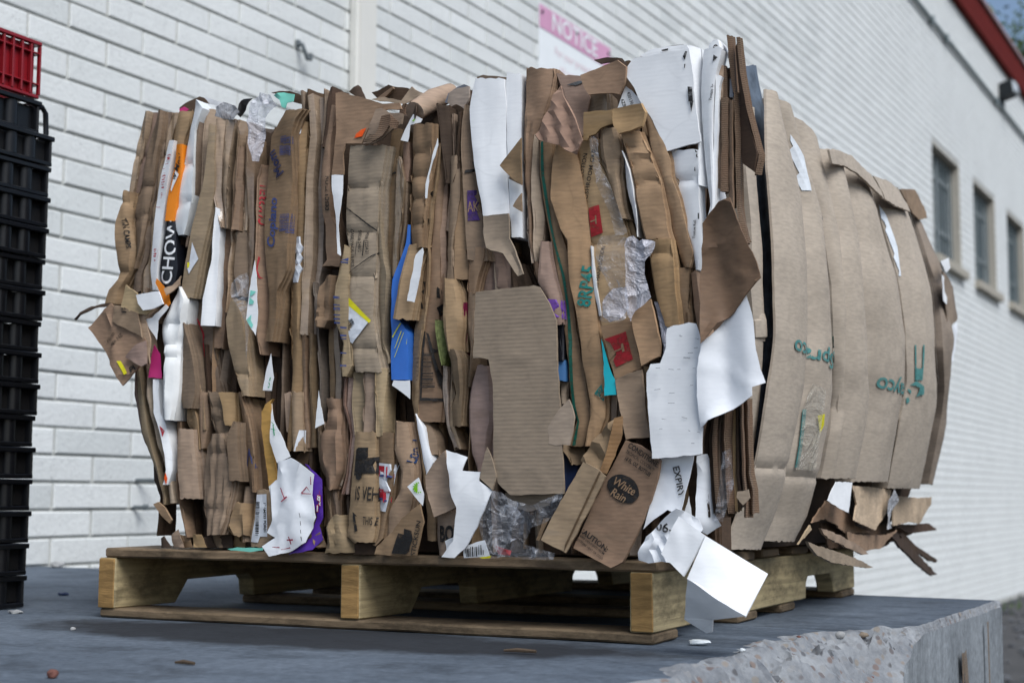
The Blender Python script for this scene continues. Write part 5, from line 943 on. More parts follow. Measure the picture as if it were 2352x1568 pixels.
for i in range(len(us) - 1):
    for k in range(row - 1):
        a = i * row + k; faces.append((a, a + row, a + row + 1, a + 1)); fbk.append(0 if k < nT - 1 else (1 if k < nT + nB - 1 else 2))
last = (len(us) - 1) * row
n0 = len(verts)
for k in range(row): v = verts[last + k]; verts.append(Vector((v.x, v.y, -1.03)))
for k in range(row - 1): faces.append((last + k + 1, last + k, n0 + k, n0 + k + 1)); fbk.append(2)
me = bpy.data.meshes.new('loading_dock'); me.from_pydata([tuple(v) for v in verts], [], [f[::-1] for f in faces])
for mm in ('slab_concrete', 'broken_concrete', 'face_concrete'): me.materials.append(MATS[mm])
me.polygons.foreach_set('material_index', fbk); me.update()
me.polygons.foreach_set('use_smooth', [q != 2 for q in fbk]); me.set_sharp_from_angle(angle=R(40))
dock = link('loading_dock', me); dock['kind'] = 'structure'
# aggregate stones standing proud of the broken edge
BV = BVHTree.FromPolygons([tuple(v) for v in verts], faces)
sv = {k: MB() for k in ('stone_red', 'stone_grey', 'stone_tan', 'stone_white')}
for i in range(26):
    u = random.uniform(-1.1, .62); d, dep = broken(u)
    if d < .03: continue
    pt = wp(edge_u(u) - d * random.uniform(-.02, 1.02), u, .3)
    h = BV.ray_cast(pt, Vector((0, 0, -1)))
    if h[0] is None: continue
    bm = bmesh.new(); bmesh.ops.create_icosphere(bm, subdivisions=1, radius=1)
    r_ = random.choice([.003, .004, .005, .007, .010]) * random.uniform(.8, 1.2); sx, sy, sz = random.uniform(.8, 1.6), random.uniform(.7, 1.2), random.uniform(.5, .8)
    rot = Matrix.Rotation(random.uniform(0, 6.28), 3, 'Z') @ Matrix.Rotation(random.uniform(-.6, .6), 3, 'X')
    for v in bm.verts: v.co = h[0] - Vector((0, 0, r_ * .25)) + rot @ Vector((v.co.x * r_ * sx, v.co.y * r_ * sy, v.co.z * r_ * sz)) * random.uniform(.85, 1.15)
    sv[random.choices(list(sv), [2, 4, 2, 3])[0]].add_bm(bm)
for k, mb in sv.items():
    o = mb.build('aggregate_stones', k, dock, None, True, 60); o['kind'] = 'stuff'
# brown painted strokes on the dock face
def stroke(pts, wd):
    mb = MB(); n = len(pts)
    for i, (u, z) in enumerate(pts):
        j = min(i + 1, n - 1); i0 = max(i - 1, 0)
        dx, dz = pts[j][0] - pts[i0][0], pts[j][1] - pts[i0][1]; L = math.hypot(dx, dz) or 1
        ww = wd * (1 + .35 * fb(i * .9, wd * 90))
        for s_ in (-1, 1): mb.v.append(wp(edge_u(u) + .009, u - dz / L * ww * s_ / 2, z + dx / L * ww * s_ / 2))
        if i: k = 2 * i; mb.f.append((k - 2, k, k + 1, k - 1))
    mb.build('painted_stroke', 'rust_stain', dock)
def lerp_pts(a, b, k=8): return [(a[0] + (b[0] - a[0]) * i / k + .006 * fb(i, a[0] * 9), a[1] + (b[1] - a[1]) * i / k) for i in range(k + 1)]
stroke(lerp_pts((.86, -.07), (.85, -.42)), .020); stroke(lerp_pts((.875, -.07), (.955, -.36)), .028); stroke(lerp_pts((.955, -.36), (1.0, -.17)), .020); stroke(lerp_pts((1.09, -.03), (1.10, -.40)), .014)

# ================================================================== brick building
bld = thing('brick_building', 'long white painted brick building with red roof edge and barred windows', 'building', (0, 0, 0))
bld.rotation_euler.z = -WA; bld.location = WN * WK; INV.pop(bld.name)
# local frame: x out of the wall, y along it, z up
WIN = [(13.38, 14.76), (15.51, 16.86), (17.66, 18.99)]; WZ0, WZ1 = 2.715, 3.855
LB, HB = .3284, .0815; MJ = .0085
UA, UB, ZT = -3.0, 29.0, 5.70
mb = MB(); xs_ = [UA] + [q for w_ in WIN for q in w_] + [UB]
mb.box((-.25, UA, -1.03), (-.0075, UB, WZ0)); mb.box((-.25, UA, WZ1), (-.0075, UB, ZT))
for i in range(0, len(xs_), 2): mb.box((-.25, xs_[i], WZ0), (-.0075, xs_[i + 1], WZ1))
mb.build('wall', 'mortar', bld)
MB().box((-6.5, UA, -1.03), (-6.3, UB, ZT)).box((-6.3, UA, -1.03), (-.25, UA + .2, ZT)).box((-6.3, UB - .2, -1.03), (-.25, UB, ZT)).build('rear_wall', 'painted_brick', bld)
def brick_mesh(L, seed):
    rr = random.Random(seed); b = .0035
    o = [(0, MJ / 2 + rr.uniform(-.001, .001), MJ / 2 + rr.uniform(-.001, .001)), (0, L - MJ / 2 + rr.uniform(-.0015, .001), MJ / 2), (0, L - MJ / 2 + rr.uniform(-.001, .0015), HB - MJ / 2 + rr.uniform(-.001, .001)), (0, MJ / 2, HB - MJ / 2)]
    c0 = (L / 2, HB / 2)
    v = [(-.013, y, z) for _, y, z in o] + [(-b * .8, y, z) for _, y, z in o] + [(rr.uniform(-.0012, .0012), y + (b if y < c0[0] else -b), z + (b if z < c0[1] else -b)) for _, y, z in o]
    f = [(8, 9, 10, 11)]
    for k in range(4):
        j = (k + 1) % 4; f += [(k, j, 4 + j, 4 + k), (4 + k, 4 + j, 8 + j, 8 + k)]
    return v, f
BM = []
for s in range(8):
    v, f = brick_mesh(LB, s); me = bpy.data.meshes.new('brick'); me.from_pydata(v, [], f); me.materials.append(MATS['painted_brick']); BM.append(me)
far = MB(); near = {(c, i) for c, l in NEAR_BRICKS.items() for i in l}
for c in range(-13, 70):
    z0 = c * HB
    for i in range(-14, 119):
        u0 = 1.329 + (.5 if c % 2 else 0) * LB + i * LB; u1 = u0 + LB
        if u0 < UA or u1 > UB or z0 < -1.03: continue
        if (c, i) in near:
            o = link('brick', random.choice(BM), bld, (random.uniform(-.0015, .0015), u0, z0)); continue
        spans = [(u0, u1)]
        if z0 + HB > WZ0 and z0 < WZ1 - .01:
            for a, b in WIN:
                spans = [q for s0, s1 in spans for q in ((s0, min(s1, a)), (max(s0, b), s1)) if q[1] - q[0] > .03]
        for s0, s1 in spans:
            v, f = brick_mesh(s1 - s0, c * 131 + i); n = len(far.v)
            far.v += [(x, y + s0, z + z0) for x, y, z in v]; far.f += [tuple(n + k for k in q) for q in f]
o = far.build('bricks', 'painted_brick', bld); o['kind'] = 'stuff'
# windows: deep reveal, frame, panes behind bars, sloping sill
for a, b in WIN:
    wd = MB().box((-.165, a + .002, WZ0), (-.135, b - .002, WZ1)).build('window', 'window_glass', bld)
    MB().box((-.134, b - .045, WZ0 + .001), (-.004, b + .004, WZ1 + .003)).box((-.134, a - .004, WZ0 + .001), (-.004, a + .012, WZ1 + .003)).box((-.134, a + .013, WZ1 - .01), (-.004, b - .046, WZ1 + .006)).build('reveal', 'jamb_tan', wd)
    fr = MB()
    H_ = WZ1 - WZ0
    for z in (WZ0 + .03, WZ0 + H_ * .27, WZ0 + H_ * .76, WZ1 - .05): fr.box((-.133, a + .014, z), (-.105, b - .047, z + .045))
    for y in (a + .02, (a + b) / 2 - .03, b - .10): fr.box((-.1325, y, WZ0 + .02), (-.1045, y + .05, WZ1 - .012))
    fr.build('frame', 'frame_white', wd)
    for k in range(9):
        y = a + .06 + k * (b - a - .16) / 8
        MB().tube([(-.085, y, WZ0 + .01), (-.085, y, WZ1 - .015)], .011, 6).build('bar', 'bar_grey', wd)
    sl_ = MB(); sl_.v = [(-.14, a - .05, WZ0 - .005), (.07, a - .05, WZ0 - .035), (.07, b + .05, WZ0 - .035), (-.14, b + .05, WZ0 - .005), (-.14, a - .05, WZ0 - .12), (.07, a - .05, WZ0 - .12), (.07, b + .05, WZ0 - .12), (-.14, b + .05, WZ0 - .12)]
    sl_.f = [(0, 1, 2, 3), (4, 7, 6, 5), (0, 4, 5, 1), (1, 5, 6, 2), (2, 6, 7, 3), (3, 7, 4, 0)]
    sl_.build('sill', 'sill_tan', wd)
rf = MB().box((-6.7, UA - .2, 5.98), (-.025, UB + .2, 6.12)).build('roof', 'plain_roof', bld)
MB().box((.0, UA - .2, 5.70), (.07, UB + .2, 6.06), .01).build('fascia', 'fascia_red', rf)
MB().box((-.02, UA - .21, 6.065), (.105, UB + .21, 6.125), .008).build('roof_edge_trim', 'fascia_cap', rf)

# things fixed to the wall (modelled in the wall frame, placed with the same rotation)
def wall_thing(name, label, cat, u, z, group=None):
    o = thing(name, label, cat, (0, 0, 0), group); INV.pop(o.name)
    o.location = wp(0, u, z); o.rotation_euler.z = -WA
    return o
ds = wall_thing('downspout', 'cream painted square downspout running up the white brick wall', 'downspout', 2.93, -1.0)
MB().box((.002, -.100, 0), (.042, .042, 6.65), .006).build('pipe', 'gutter_paint', ds, None, True)
MB().box((.0425, -.082, 0), (.0455, .024, 6.65), .001).build('front_flange', 'gutter_paint', ds)
cp = wall_thing('conduit', 'thin dark grey conduit running along the wall above the windows', 'conduit', 8.0, 5.13)
MB().tube([(.03, -10.5, 0), (.03, 20.8, 0)], .020, 8).build('pipe', 'conduit_grey', cp, None, True)
for u in (-6, -3, 0, 3, 5.4, 6.1, 9, 12, 15): MB().box((.001, u - .03, -.045), (.056, u + .03, .045), .004).build('clip', 'conduit_grey', cp)
fl = wall_thing('wall_floodlight', 'black floodlight with ribbed glass lens under the red roof edge', 'floodlight', 17.45, 5.32)
mb = MB(); mb.v = [(.0, -.22, -.16), (.0, .22, -.16), (.0, .22, .26), (.0, -.22, .26), (.38, -.30, -.02), (.38, .30, -.02), (.34, .30, .34), (.34, -.30, .34)]
mb.f = [(0, 3, 2, 1), (4, 5, 6, 7), (0, 1, 5, 4), (1, 2, 6, 5), (2, 3, 7, 6), (3, 0, 4, 7)]
mb.build('housing', 'lamp_black', fl)
mb = MB(); mb.v = [(.385, -.26, .0), (.385, .26, .0), (.345, .26, .31), (.345, -.26, .31), (.47, -.18, .03), (.47, .18, .03), (.43, .18, .26), (.43, -.18, .26), ]
mb.f = [(4, 5, 6, 7), (0, 1, 5, 4), (1, 2, 6, 5), (2, 3, 7, 6), (3, 0, 4, 7)]
mb.build('lens', 'lamp_lens', fl)
MB().box((.0, -.12, -.34), (.10, .12, -.165), .01).build('junction_box', 'lamp_black', fl)
MB().tube([(.05, 0, -.34), (.05, 0, -.25)], .04, 8).build('conduit_entry', 'lamp_black', fl)
fl.scale = (.48, .48, .48)
# notice sign
sg = wall_thing('notice_sign', 'white wall sign with faded pink header reading NOTICE', 'sign', 4.475, 1.95)
MB().box((.003, 0, 0), (.008, .86, .70), .001).build('panel', 'sign_white', sg)
hd = MB().box((.0085, .004, .578), (.0105, .856, .696)).build('header', 'sign_pink', sg)
for y in (.03, .43, .83):
    for z in (.66, .03): MB().tube([(.0105, y, z), (.016, y, z)], .009, 8).build('screw', 'lamp_black', sg)
def text_mesh(txt, size, bold=0, shear=0, xs=1, sp=1, outline=0):
    cu = bpy.data.curves.new('lettering', 'FONT'); cu.body = txt; cu.size = size; cu.align_x = 'CENTER'; cu.align_y = 'CENTER'
    cu.offset = bold * size; cu.shear = shear; cu.space_character = sp; cu.resolution_u = 3
    ob = bpy.data.objects.new('lettering_tmp', cu); COL.objects.link(ob)
    if outline: cu.fill_mode = 'NONE'; cu.bevel_depth = size * .035; cu.bevel_resolution = 0
    dg = bpy.context.evaluated_depsgraph_get(); me = bpy.data.meshes.new_from_object(ob.evaluated_get(dg))
    v = [(p.co.x * xs, p.co.y) for p in me.vertices]; f = [tuple(q.vertices) for q in me.polygons]
    bpy.data.objects.remove(ob); bpy.data.curves.remove(cu); bpy.data.meshes.remove(me)
    return v, f
def wall_text(parent, txt, y, z, size, mat, out, **k):
    v, f = text_mesh(txt, size, **k); mesh_obj('lettering', [(out, y + a, z + b) for a, b in v], f, mat, parent)
wall_text(sg, 'NOTICE', .41, .637, .128, 'sign_white', .0125, bold=.012, xs=1.18)
for i, ln in enumerate(['For your protection', 'All activities are', 'being monitored']):
    wall_text(sg, ln, .43, .50 - i * .085, .062, 'sign_text', .0095)
# hook and anchors in the wall
hk = wall_thing('wall_hook', 'small grey pipe hook bolted to the wall beside the downspout', 'hook', 2.49, 1.86)
MB().tube([(.0, 0, .035), (.025, .0, .03), (.035, .005, .0), (.035, .02, -.022), (.035, .04, -.018), (.035, .042, .004)], .008, 7).build('hook', 'bolt_grey', hk, None, True)
MB().box((.0, -.012, .025), (.012, .012, .05), .003).build('plate', 'bolt_grey', hk)
for (u, z, L, lab) in ((1.685, .255, .075, 'long rusty bolt sticking out of the mortar, upper of two'), (1.675, .170, .03, 'short rusty bolt stub in the mortar, lower of two')):
    bt = wall_thing('wall_bolt', lab, 'bolt', u, z, 'bolts left in the brick wall')
    MB().tube([(-.005, 0, 0), (L, L * .4, 0)], .006, 7).build('shank', 'bolt_grey', bt, None, True)
    MB().tube([(L, L * .4, 0), (L + .014, L * .4 + .005, 0)], .010, 6).build('nut', 'bolt_grey', bt)

# tree behind the roof
def tree(loc, h, cr):
    t_ = thing('leafy_tree', 'green leafy tree showing above the red roof edge', 'tree', loc); rr = random.Random(3); INV.pop(t_.name)
    mb = MB(); mb.tube([(0, 0, 0), (.1, .05, h * .3), (.0, .1, h * .6), (.1, 0, h * .85)], [.3, .24, .17, .06], 9)
    tips = []
    for k in range(16):
        a = rr.uniform(0, 6.28); z0 = h * rr.uniform(.4, .8); L = cr * rr.uniform(.6, 1.05)
        e_ = Vector((math.cos(a) * L, math.sin(a) * L, z0 + L * rr.uniform(.1, .7))); m_ = Vector((math.cos(a) * L * .5, math.sin(a) * L * .5, z0 + L * .3))
        mb.tube([(0, 0, z0), tuple(m_), tuple(e_)], [.09, .06, .02], 6); tips += [m_, e_, (m_ + e_) / 2]
    mb.build('trunk', 'bark', t_, None, True)
    lf = MB()
    for k in range(6000):
        c = rr.choice(tips); p_ = c + Vector((rr.gauss(0, .55), rr.gauss(0, .55), rr.gauss(0, .45)))
        s_ = rr.uniform(.06, .13); a = Vector((rr.uniform(-1, 1), rr.uniform(-1, 1), rr.uniform(-1, 1))).normalized(); b_ = a.orthogonal().normalized()
        n = len(lf.v); lf.v += [tuple(p_ - a * s_), tuple(p_ + b_ * s_ * .45), tuple(p_ + a * s_), tuple(p_ - b_ * s_ * .45)]; lf.f.append((n, n + 1, n + 2, n + 3))
    lf.build('crown', 'leaf', t_)
tree((-3.3, 34.5, -1.0), 13.4, 2.6)

# ================================================================== wooden pallet
PW, PL, PH = 1.016, 1.24, .1185
pal = thing('wooden_pallet', 'worn wooden pallet carrying the cardboard bale on the dock', 'pallet', (.5, .6, 0))
def board(name, a, b, mat, seed, bev=.003, parent=None):
    rr = random.Random(seed); bm = bmesh.new(); bmesh.ops.create_cube(bm, size=1)
    dims = [b[i] - a[i] for i in range(3)]; ax = max(range(3), key=lambda i: dims[i])
    es = [e_ for e_ in bm.edges if abs((e_.verts[0].co - e_.verts[1].co)[ax]) > .5]
    bmesh.ops.subdivide_edges(bm, edges=es, cuts=14, use_grid_fill=True)
    for v in bm.verts: v.co = Vector([(a[i] + b[i]) / 2 + v.co[i] * dims[i] for i in range(3)])
    bmesh.ops.bevel(bm, geom=[e_ for e_ in bm.edges if len(e_.link_faces) == 2 and e_.calc_face_angle(0) > .5], offset=bev, segments=1, affect='EDGES')
    for v in bm.verts:
        q = Vector((v.co.x * 9 + seed, v.co.y * 9, v.co.z * 9)); d = noise.noise_vector(q)
        v.co += Vector((d.x * .0022, d.y * .0022, d.z * .0016))
    mb = MB(); mb.add_bm(bm); return mb.build(name, mat, parent or pal, None, True, 40)
tb = .0165
dx = [(0.0, .142), (.20, .30), (.385, .485), (.57, .67), (.755, .855), (.94, 1.04), (1.10, PL)]
for k, (y0, y1) in enumerate(dx):
    board('deck_board', (.012 if k == 0 else random.uniform(-.01, .01), y0, PH - tb + .0006), (PW + .004 + (random.uniform(-.01, .01) if k else .004), y1, PH), 'deck_wood', k)
for k, (y0, y1) in enumerate([(0.0, .105), (.41, .51), (.66, .76), (1.13, PL)]):
    board('bottom_board', (0.002, y0, .001), (PW, y1, tb - .0006), 'bottom_wood', 20 + k)
for k, x0 in enumerate((0.0, PW / 2 - .018, PW - .036)):
    # notched stringer: side profile extruded across its width
    prof = [(0, tb), (.165, tb), (.185, tb + .022), (.20, tb + .040), (.385, tb + .042), (.40, tb + .03), (.405, tb), (.835, tb), (.84, tb + .030), (.855, tb + .042), (1.03, tb + .040), (1.05, tb + .02), (1.06, tb), (PL, tb), (PL, PH - tb), (0, PH - tb)]
    bm = bmesh.new(); vs_ = [bm.verts.new((x0, y, z)) for y, z in prof]; fc = bm.faces.new(vs_)
    ex = bmesh.ops.extrude_face_region(bm, geom=[fc])
    for v in ex['geom']:
        if isinstance(v, bmesh.types.BMVert): v.co.x += .036
    bmesh.ops.recalc_face_normals(bm, faces=bm.faces[:])
    bmesh.ops.bevel(bm, geom=[e_ for e_ in bm.edges if e_.calc_face_angle(0) > 1.0], offset=.002, segments=1, affect='EDGES')
    mb = MB(); mb.add_bm(bm); st = mb.build('stringer', 'stringer_wood', pal)
    board('end_grain', (x0 + .0015, -.0012, tb + .001), (x0 + .0345, .004, PH - tb - .001), 'stringer_end', 40 + k, .001, st)

# ================================================================== stacked plastic crates
def ring(mb, x0, x1, y0, y1, z0, z1, th):
    mb.box((x1 - th, y0, z0), (x1, y1, z1), .0015); mb.box((x0, y0, z0), (x0 + th, y1, z1), .0015)
    mb.box((x0 + th, y0, z0), (x1 - th, y0 + th, z1), .0015); mb.box((x0 + th, y1 - th, z0), (x1 - th, y1, z1), .0015)
def make_crate(name, label, cat, H_, mat, inner, pitch, group, shell=False):
    """outer corner of the crate sits at local (0,0,0); it extends to -x and -y"""
    t_ = thing(name, label, cat, (0, 0, 0), group); INV.pop(t_.name)
    DX, DY = .36, .432
    mb = MB(); ring(mb, -DX, 0, -DY, 0, H_ - .010, H_ - .0008, .010); mb.build('top_rim', mat, t_, None, True)
    mb = MB(); ring(mb, -DX + .003, -.003, -DY + .003, -.003, .0008, .009, .012); mb.build('bottom_rim', mat, t_, None, True)
    mb = MB(); ring(mb, -DX + .016, -.016, -DY + .016, -.0065, .009, H_ - .010, .003); mb.build('inner_wall', inner, t_)
    n_ = int(DY / pitch + .5)
    for k in range(n_ + 1):
        y = -.006 - k * (DY - .012) / n_; w_ = .0150 if 0 < k < n_ else .0058
        mb = MB()
        # half-round pillar between two bottle pockets
        pts = [(math.cos(q) * .0125 - .0160, y + math.sin(q) * w_) for q in [math.pi * (j / 6 - .5) for j in range(7)]]
        b0 = len(mb.v)
        for z in (.009, H_ - .010): mb.v += [(a, b_, z) for a, b_ in pts]
        for j in range(6): mb.f.append((b0 + j, b0 + j + 1, b0 + 8 + j, b0 + 7 + j))
        mb.build('pillar', mat, t_, None, True)
    for k in range(6):
        x = -.03 - k * .06
        MB().box((x - .012, -DY + .004, .009), (x, -DY + .02, H_ - .010), .001).build('end_pillar', mat, t_)
    if not shell: MB().box((-DX + .02, -DY + .02, .009), (-.02, -.02, .012)).build('floor', inner, t_)
    return t_
def copy_tree(o, parent=None):
    c = o.copy(); COL.objects.link(c); c.parent = parent
    for ch in list(o.children): copy_tree(ch, c)
    return c
CX0, CY0, CP = -.256, .101, .0592
ordn = ['bottom', 'second', 'third', 'fourth', 'fifth', 'sixth', 'seventh', 'eighth', 'ninth', 'tenth', 'eleventh', 'twelfth', 'thirteenth', 'fourteenth', 'fifteenth']
proto = make_crate('bottle_crate', '', 'crate', CP, 'crate_black', 'crate_inner', .048, 'black crates in the tall stack')
rr = random.Random(9)
for k in range(15):
    o = proto if k == 0 else copy_tree(proto)
    o.location = (CX0 + .0012 * k + rr.uniform(-.004, .004), CY0 + .0008 * k + rr.uniform(-.004, .003), .0015 + k * CP); o.rotation_euler.z = R(rr.uniform(-.8, .8) - 1.5)
    o['label'] = 'black plastic bottle crate, %s from the floor in the tall stack' % ('lowest' if k == 0 else ordn[k]) if k else 'black plastic bottle crate standing on the floor under the whole stack'
ZT_ = .0015 + 15 * CP
hc = make_crate('handled_crate', 'black plastic crate with loop handle directly under the red crate', 'crate', .066, 'crate_black', 'crate_black', .062, None)
hc.location = (CX0 + .004, CY0 - .012, ZT_); hc.rotation_euler.z = R(-1.5)
MB().tube([(-.012, -.008, .052), (-.010, .008, .058), (-.010, .018, .048), (-.010, .021, .010), (-.010, .016, -.012)], .0055, 8).build('handle', 'crate_black', hc, None, True)
rc = thing('red_crate', 'red ribbed plastic crate on top of the black stack', 'crate', (CX0 + .004, CY0 - .018, ZT_ + .068)); INV.pop(rc.name); rc.rotation_euler.z = R(-1.0)
DX, DY, HH = .34, .42, .112
mb = MB(); ring(mb, -DX, 0, -DY, 0, HH - .008, HH, .010); mb.build('top_rim', 'crate_red', rc, None, True)
mb = MB(); ring(mb, -DX + .002, -.002, -DY + .002, -.002, .001, .008, .010); mb.build('bottom_rim', 'crate_red', rc, None, True)
mb = MB(); ring(mb, -DX + .010, -.010, -DY + .010, -.010, .008, HH - .008, .003); mb.build('wall', 'crate_red', rc)
for z in (.026, .086):
    mb = MB(); ring(mb, -DX + .001, -.001, -DY + .001, -.001, z, z + .004, .0085); mb.build('rail', 'crate_red', rc)
for k in range(19): MB().box((-.0088, -.005 - k * .0228, .0085), (-.0005, -.001 - k * .0228, HH - .0085), .0006).build('rib', 'crate_red', rc)
for k in range(8): MB().box((-.02 - k * .042, -DY + .0006, .0085), (-.016 - k * .042, -DY + .0088, HH - .0085)).build('rib', 'crate_red', rc)
# ================================================================== the cardboard bale
B0 = Vector((.55, .75, .1185))
bale = thing('cardboard_bale', 'huge bale of crushed cardboard boxes and paper standing on the pallet', 'bale', B0)
NEAR_T = [(.12, 1.045), (.25, 1.095), (.34, 1.112), (.45, 1.127), (.59, 1.132), (.73, 1.125), (.90, 1.105)]
FAR_T = [(.12, 1.10), (.22, 1.156), (.35, 1.19), (.45, 1.213), (.54, 1.221), (.64, 1.214), (.78, 1.179), (.95, 1.12)]
def interp(tb_, z):
    if z <= tb_[0][0]: return tb_[0][1]
    for (a, va), (b, vb) in zip(tb_, tb_[1:]):
        if z <= b: return va + (vb - va) * (z - a) / (b - a)
    return tb_[-1][1]
def side_x(y, z):
    k = (y - .22) / 1.18
    zz = [(-.02, .25), (0, .5), (.02, .25)]
    return sum(wt * (interp(NEAR_T, z + d) * (1 - k) + interp(FAR_T, z + d) * k) for d, wt in zz) + .012 * math.sin(max(0, min(1, k)) * math.pi)
def vnoise(p, s): return noise.noise(Vector((p[0] * s, p[1] * s, p[2] * s)))
def crumple(a, z, seed, amp):
    """folded-sheet relief: broad bending plus a net of sharp creases"""
    q = Vector((a * 11 + seed * 7.3, z * 6.5, seed * 3.1))
    h = 1.0 * noise.noise(q) + .45 * noise.noise(q * 2.6)
    d, _ = noise.voronoi(Vector((a * 16 + seed * 5.1, z * 9, seed)))
    cr_ = max(0., 1 - (d[1] - d[0]) / .13)
    return amp * (h - .55 * cr_)
def pleat(a, z, pl):
    ang, per, amp = pl; t_ = R(ang); s_ = (a * math.cos(t_) + z * math.sin(t_)) / (per * .001)
    s_ += .35 * noise.noise(Vector((a * 9, z * 4, per))); f = s_ - math.floor(s_)
    return amp * .001 * (abs(2 * f - 1) ** 1.3 * 2 - 1)
def catmull(rows, step):
    P = [[v * .001 for v in r] for r in rows]; out = []
    for i in range(len(P) - 1):
        p0, p1, p2, p3 = P[max(i - 1, 0)], P[i], P[i + 1], P[min(i + 2, len(P) - 1)]
        L = max(abs(p2[1] - p1[1]), abs(p2[3] - p1[3]), .004); n = max(1, int(L / step + .5))
        for k in range(n):
            t_ = k / n
            cm = [.5 * (2 * b + (c - a) * t_ + (2 * a - 5 * b + 4 * c - d) * t_ * t_ + (3 * b - a - 3 * c + d) * t_ ** 3) for a, b, c, d in zip(p0, p1, p2, p3)]
            ln = [b + (c - b) * t_ for b, c in zip(p1, p2)]
            out.append([.18 * x_ + .82 * y_ for x_, y_ in zip(cm, ln)])
    out.append(P[-1]); return out
SURF = {}; SEED = [0]
PNAME = {'kraft_bright': 'cardboard_sheet', 'white_board': 'white_board', 'white_paper': 'white_paper', 'white_coated': 'coated_sheet', 'clear_film': 'plastic_film', 'film_white': 'plastic_film', 'film_grey': 'plastic_film', 'grey_film': 'plastic_film',
         'orange': 'orange_bag', 'black_print': 'printed_bag', 'blue_gloss': 'blue_carton', 'white_plastic': 'white_bag', 'flute_edge': 'corrugated_edge', 'teal_bag': 'teal_bag', 'black_bag': 'black_bag', 'pink_paper': 'pink_paper', 'purple_gloss': 'purple_wrapper', 'woodgrain': 'wood_print_carton', 'cyan_paper': 'cyan_paper', 'paper_brown': 'brown_paper', 'red_paper': 'red_wrapper', 'green_mesh': 'mesh_bag', 'maroon': 'maroon_carton', 'navy': 'navy_carton', 'blue_print': 'blue_carton', 'bluegrey_print': 'printed_sheet', 'gold_tape': 'packing_tape', 'label_yellow': 'yellow_scrap'}
PLABEL = {'orange': 'orange printed bag panel', 'black_print': 'black printed packaging', 'blue_gloss': 'glossy blue carton with yellow rays', 'white_board': 'white box panel', 'white_paper': 'white paper sheet', 'white_plastic': 'crinkled white plastic bag', 'clear_film': 'crumpled clear plastic film', 'film_white': 'milky plastic film', 'kraft_bright': 'wide cardboard sheet of the bulging side, side light put into its colour', 'purple_gloss': 'purple candy wrapper', 'teal_bag': 'teal plastic scrap', 'kraft_flute': 'flat brown board with visible ribs', 'pink_paper': 'magenta paper scrap', 'cyan_paper': 'cyan paper scrap', 'woodgrain': 'carton printed with wood grain', 'paper_brown': 'dark brown wrinkled paper flap', 'green_mesh': 'green mesh scrap'}
def finish(name_key, mat, V, Fc, t_mm, front_axis, noplate=False, parent=None):
    nm = PNAME.get(mat, 'cardboard_sheet')
    o = mesh_obj(nm, V, Fc, mat, parent or bale, None, True, 33)
    if mat in PLABEL: o['label'] = PLABEL[mat]
    if t_mm:
        md = o.modifiers.new('thickness', 'SOLIDIFY'); md.thickness = t_mm * .001; md.offset = -1; md.use_even_offset = False
        es = o.modifiers.new('crisp_edges', 'EDGE_SPLIT'); es.split_angle = R(34)
    SURF[name_key] = (o, BVHTree.FromPolygons(V, Fc), front_axis)
    return o
def mapper(kind, off):
    if kind in ('S', 'P'): return lambda a, z, h: (a, off * .001 + h, z)
    if kind in ('SS', 'SP'): return lambda a, z, h: (side_x(a, z) + off * .001 - h, a, z)
    return lambda a, z, h: (off * .001 - h, a, z)
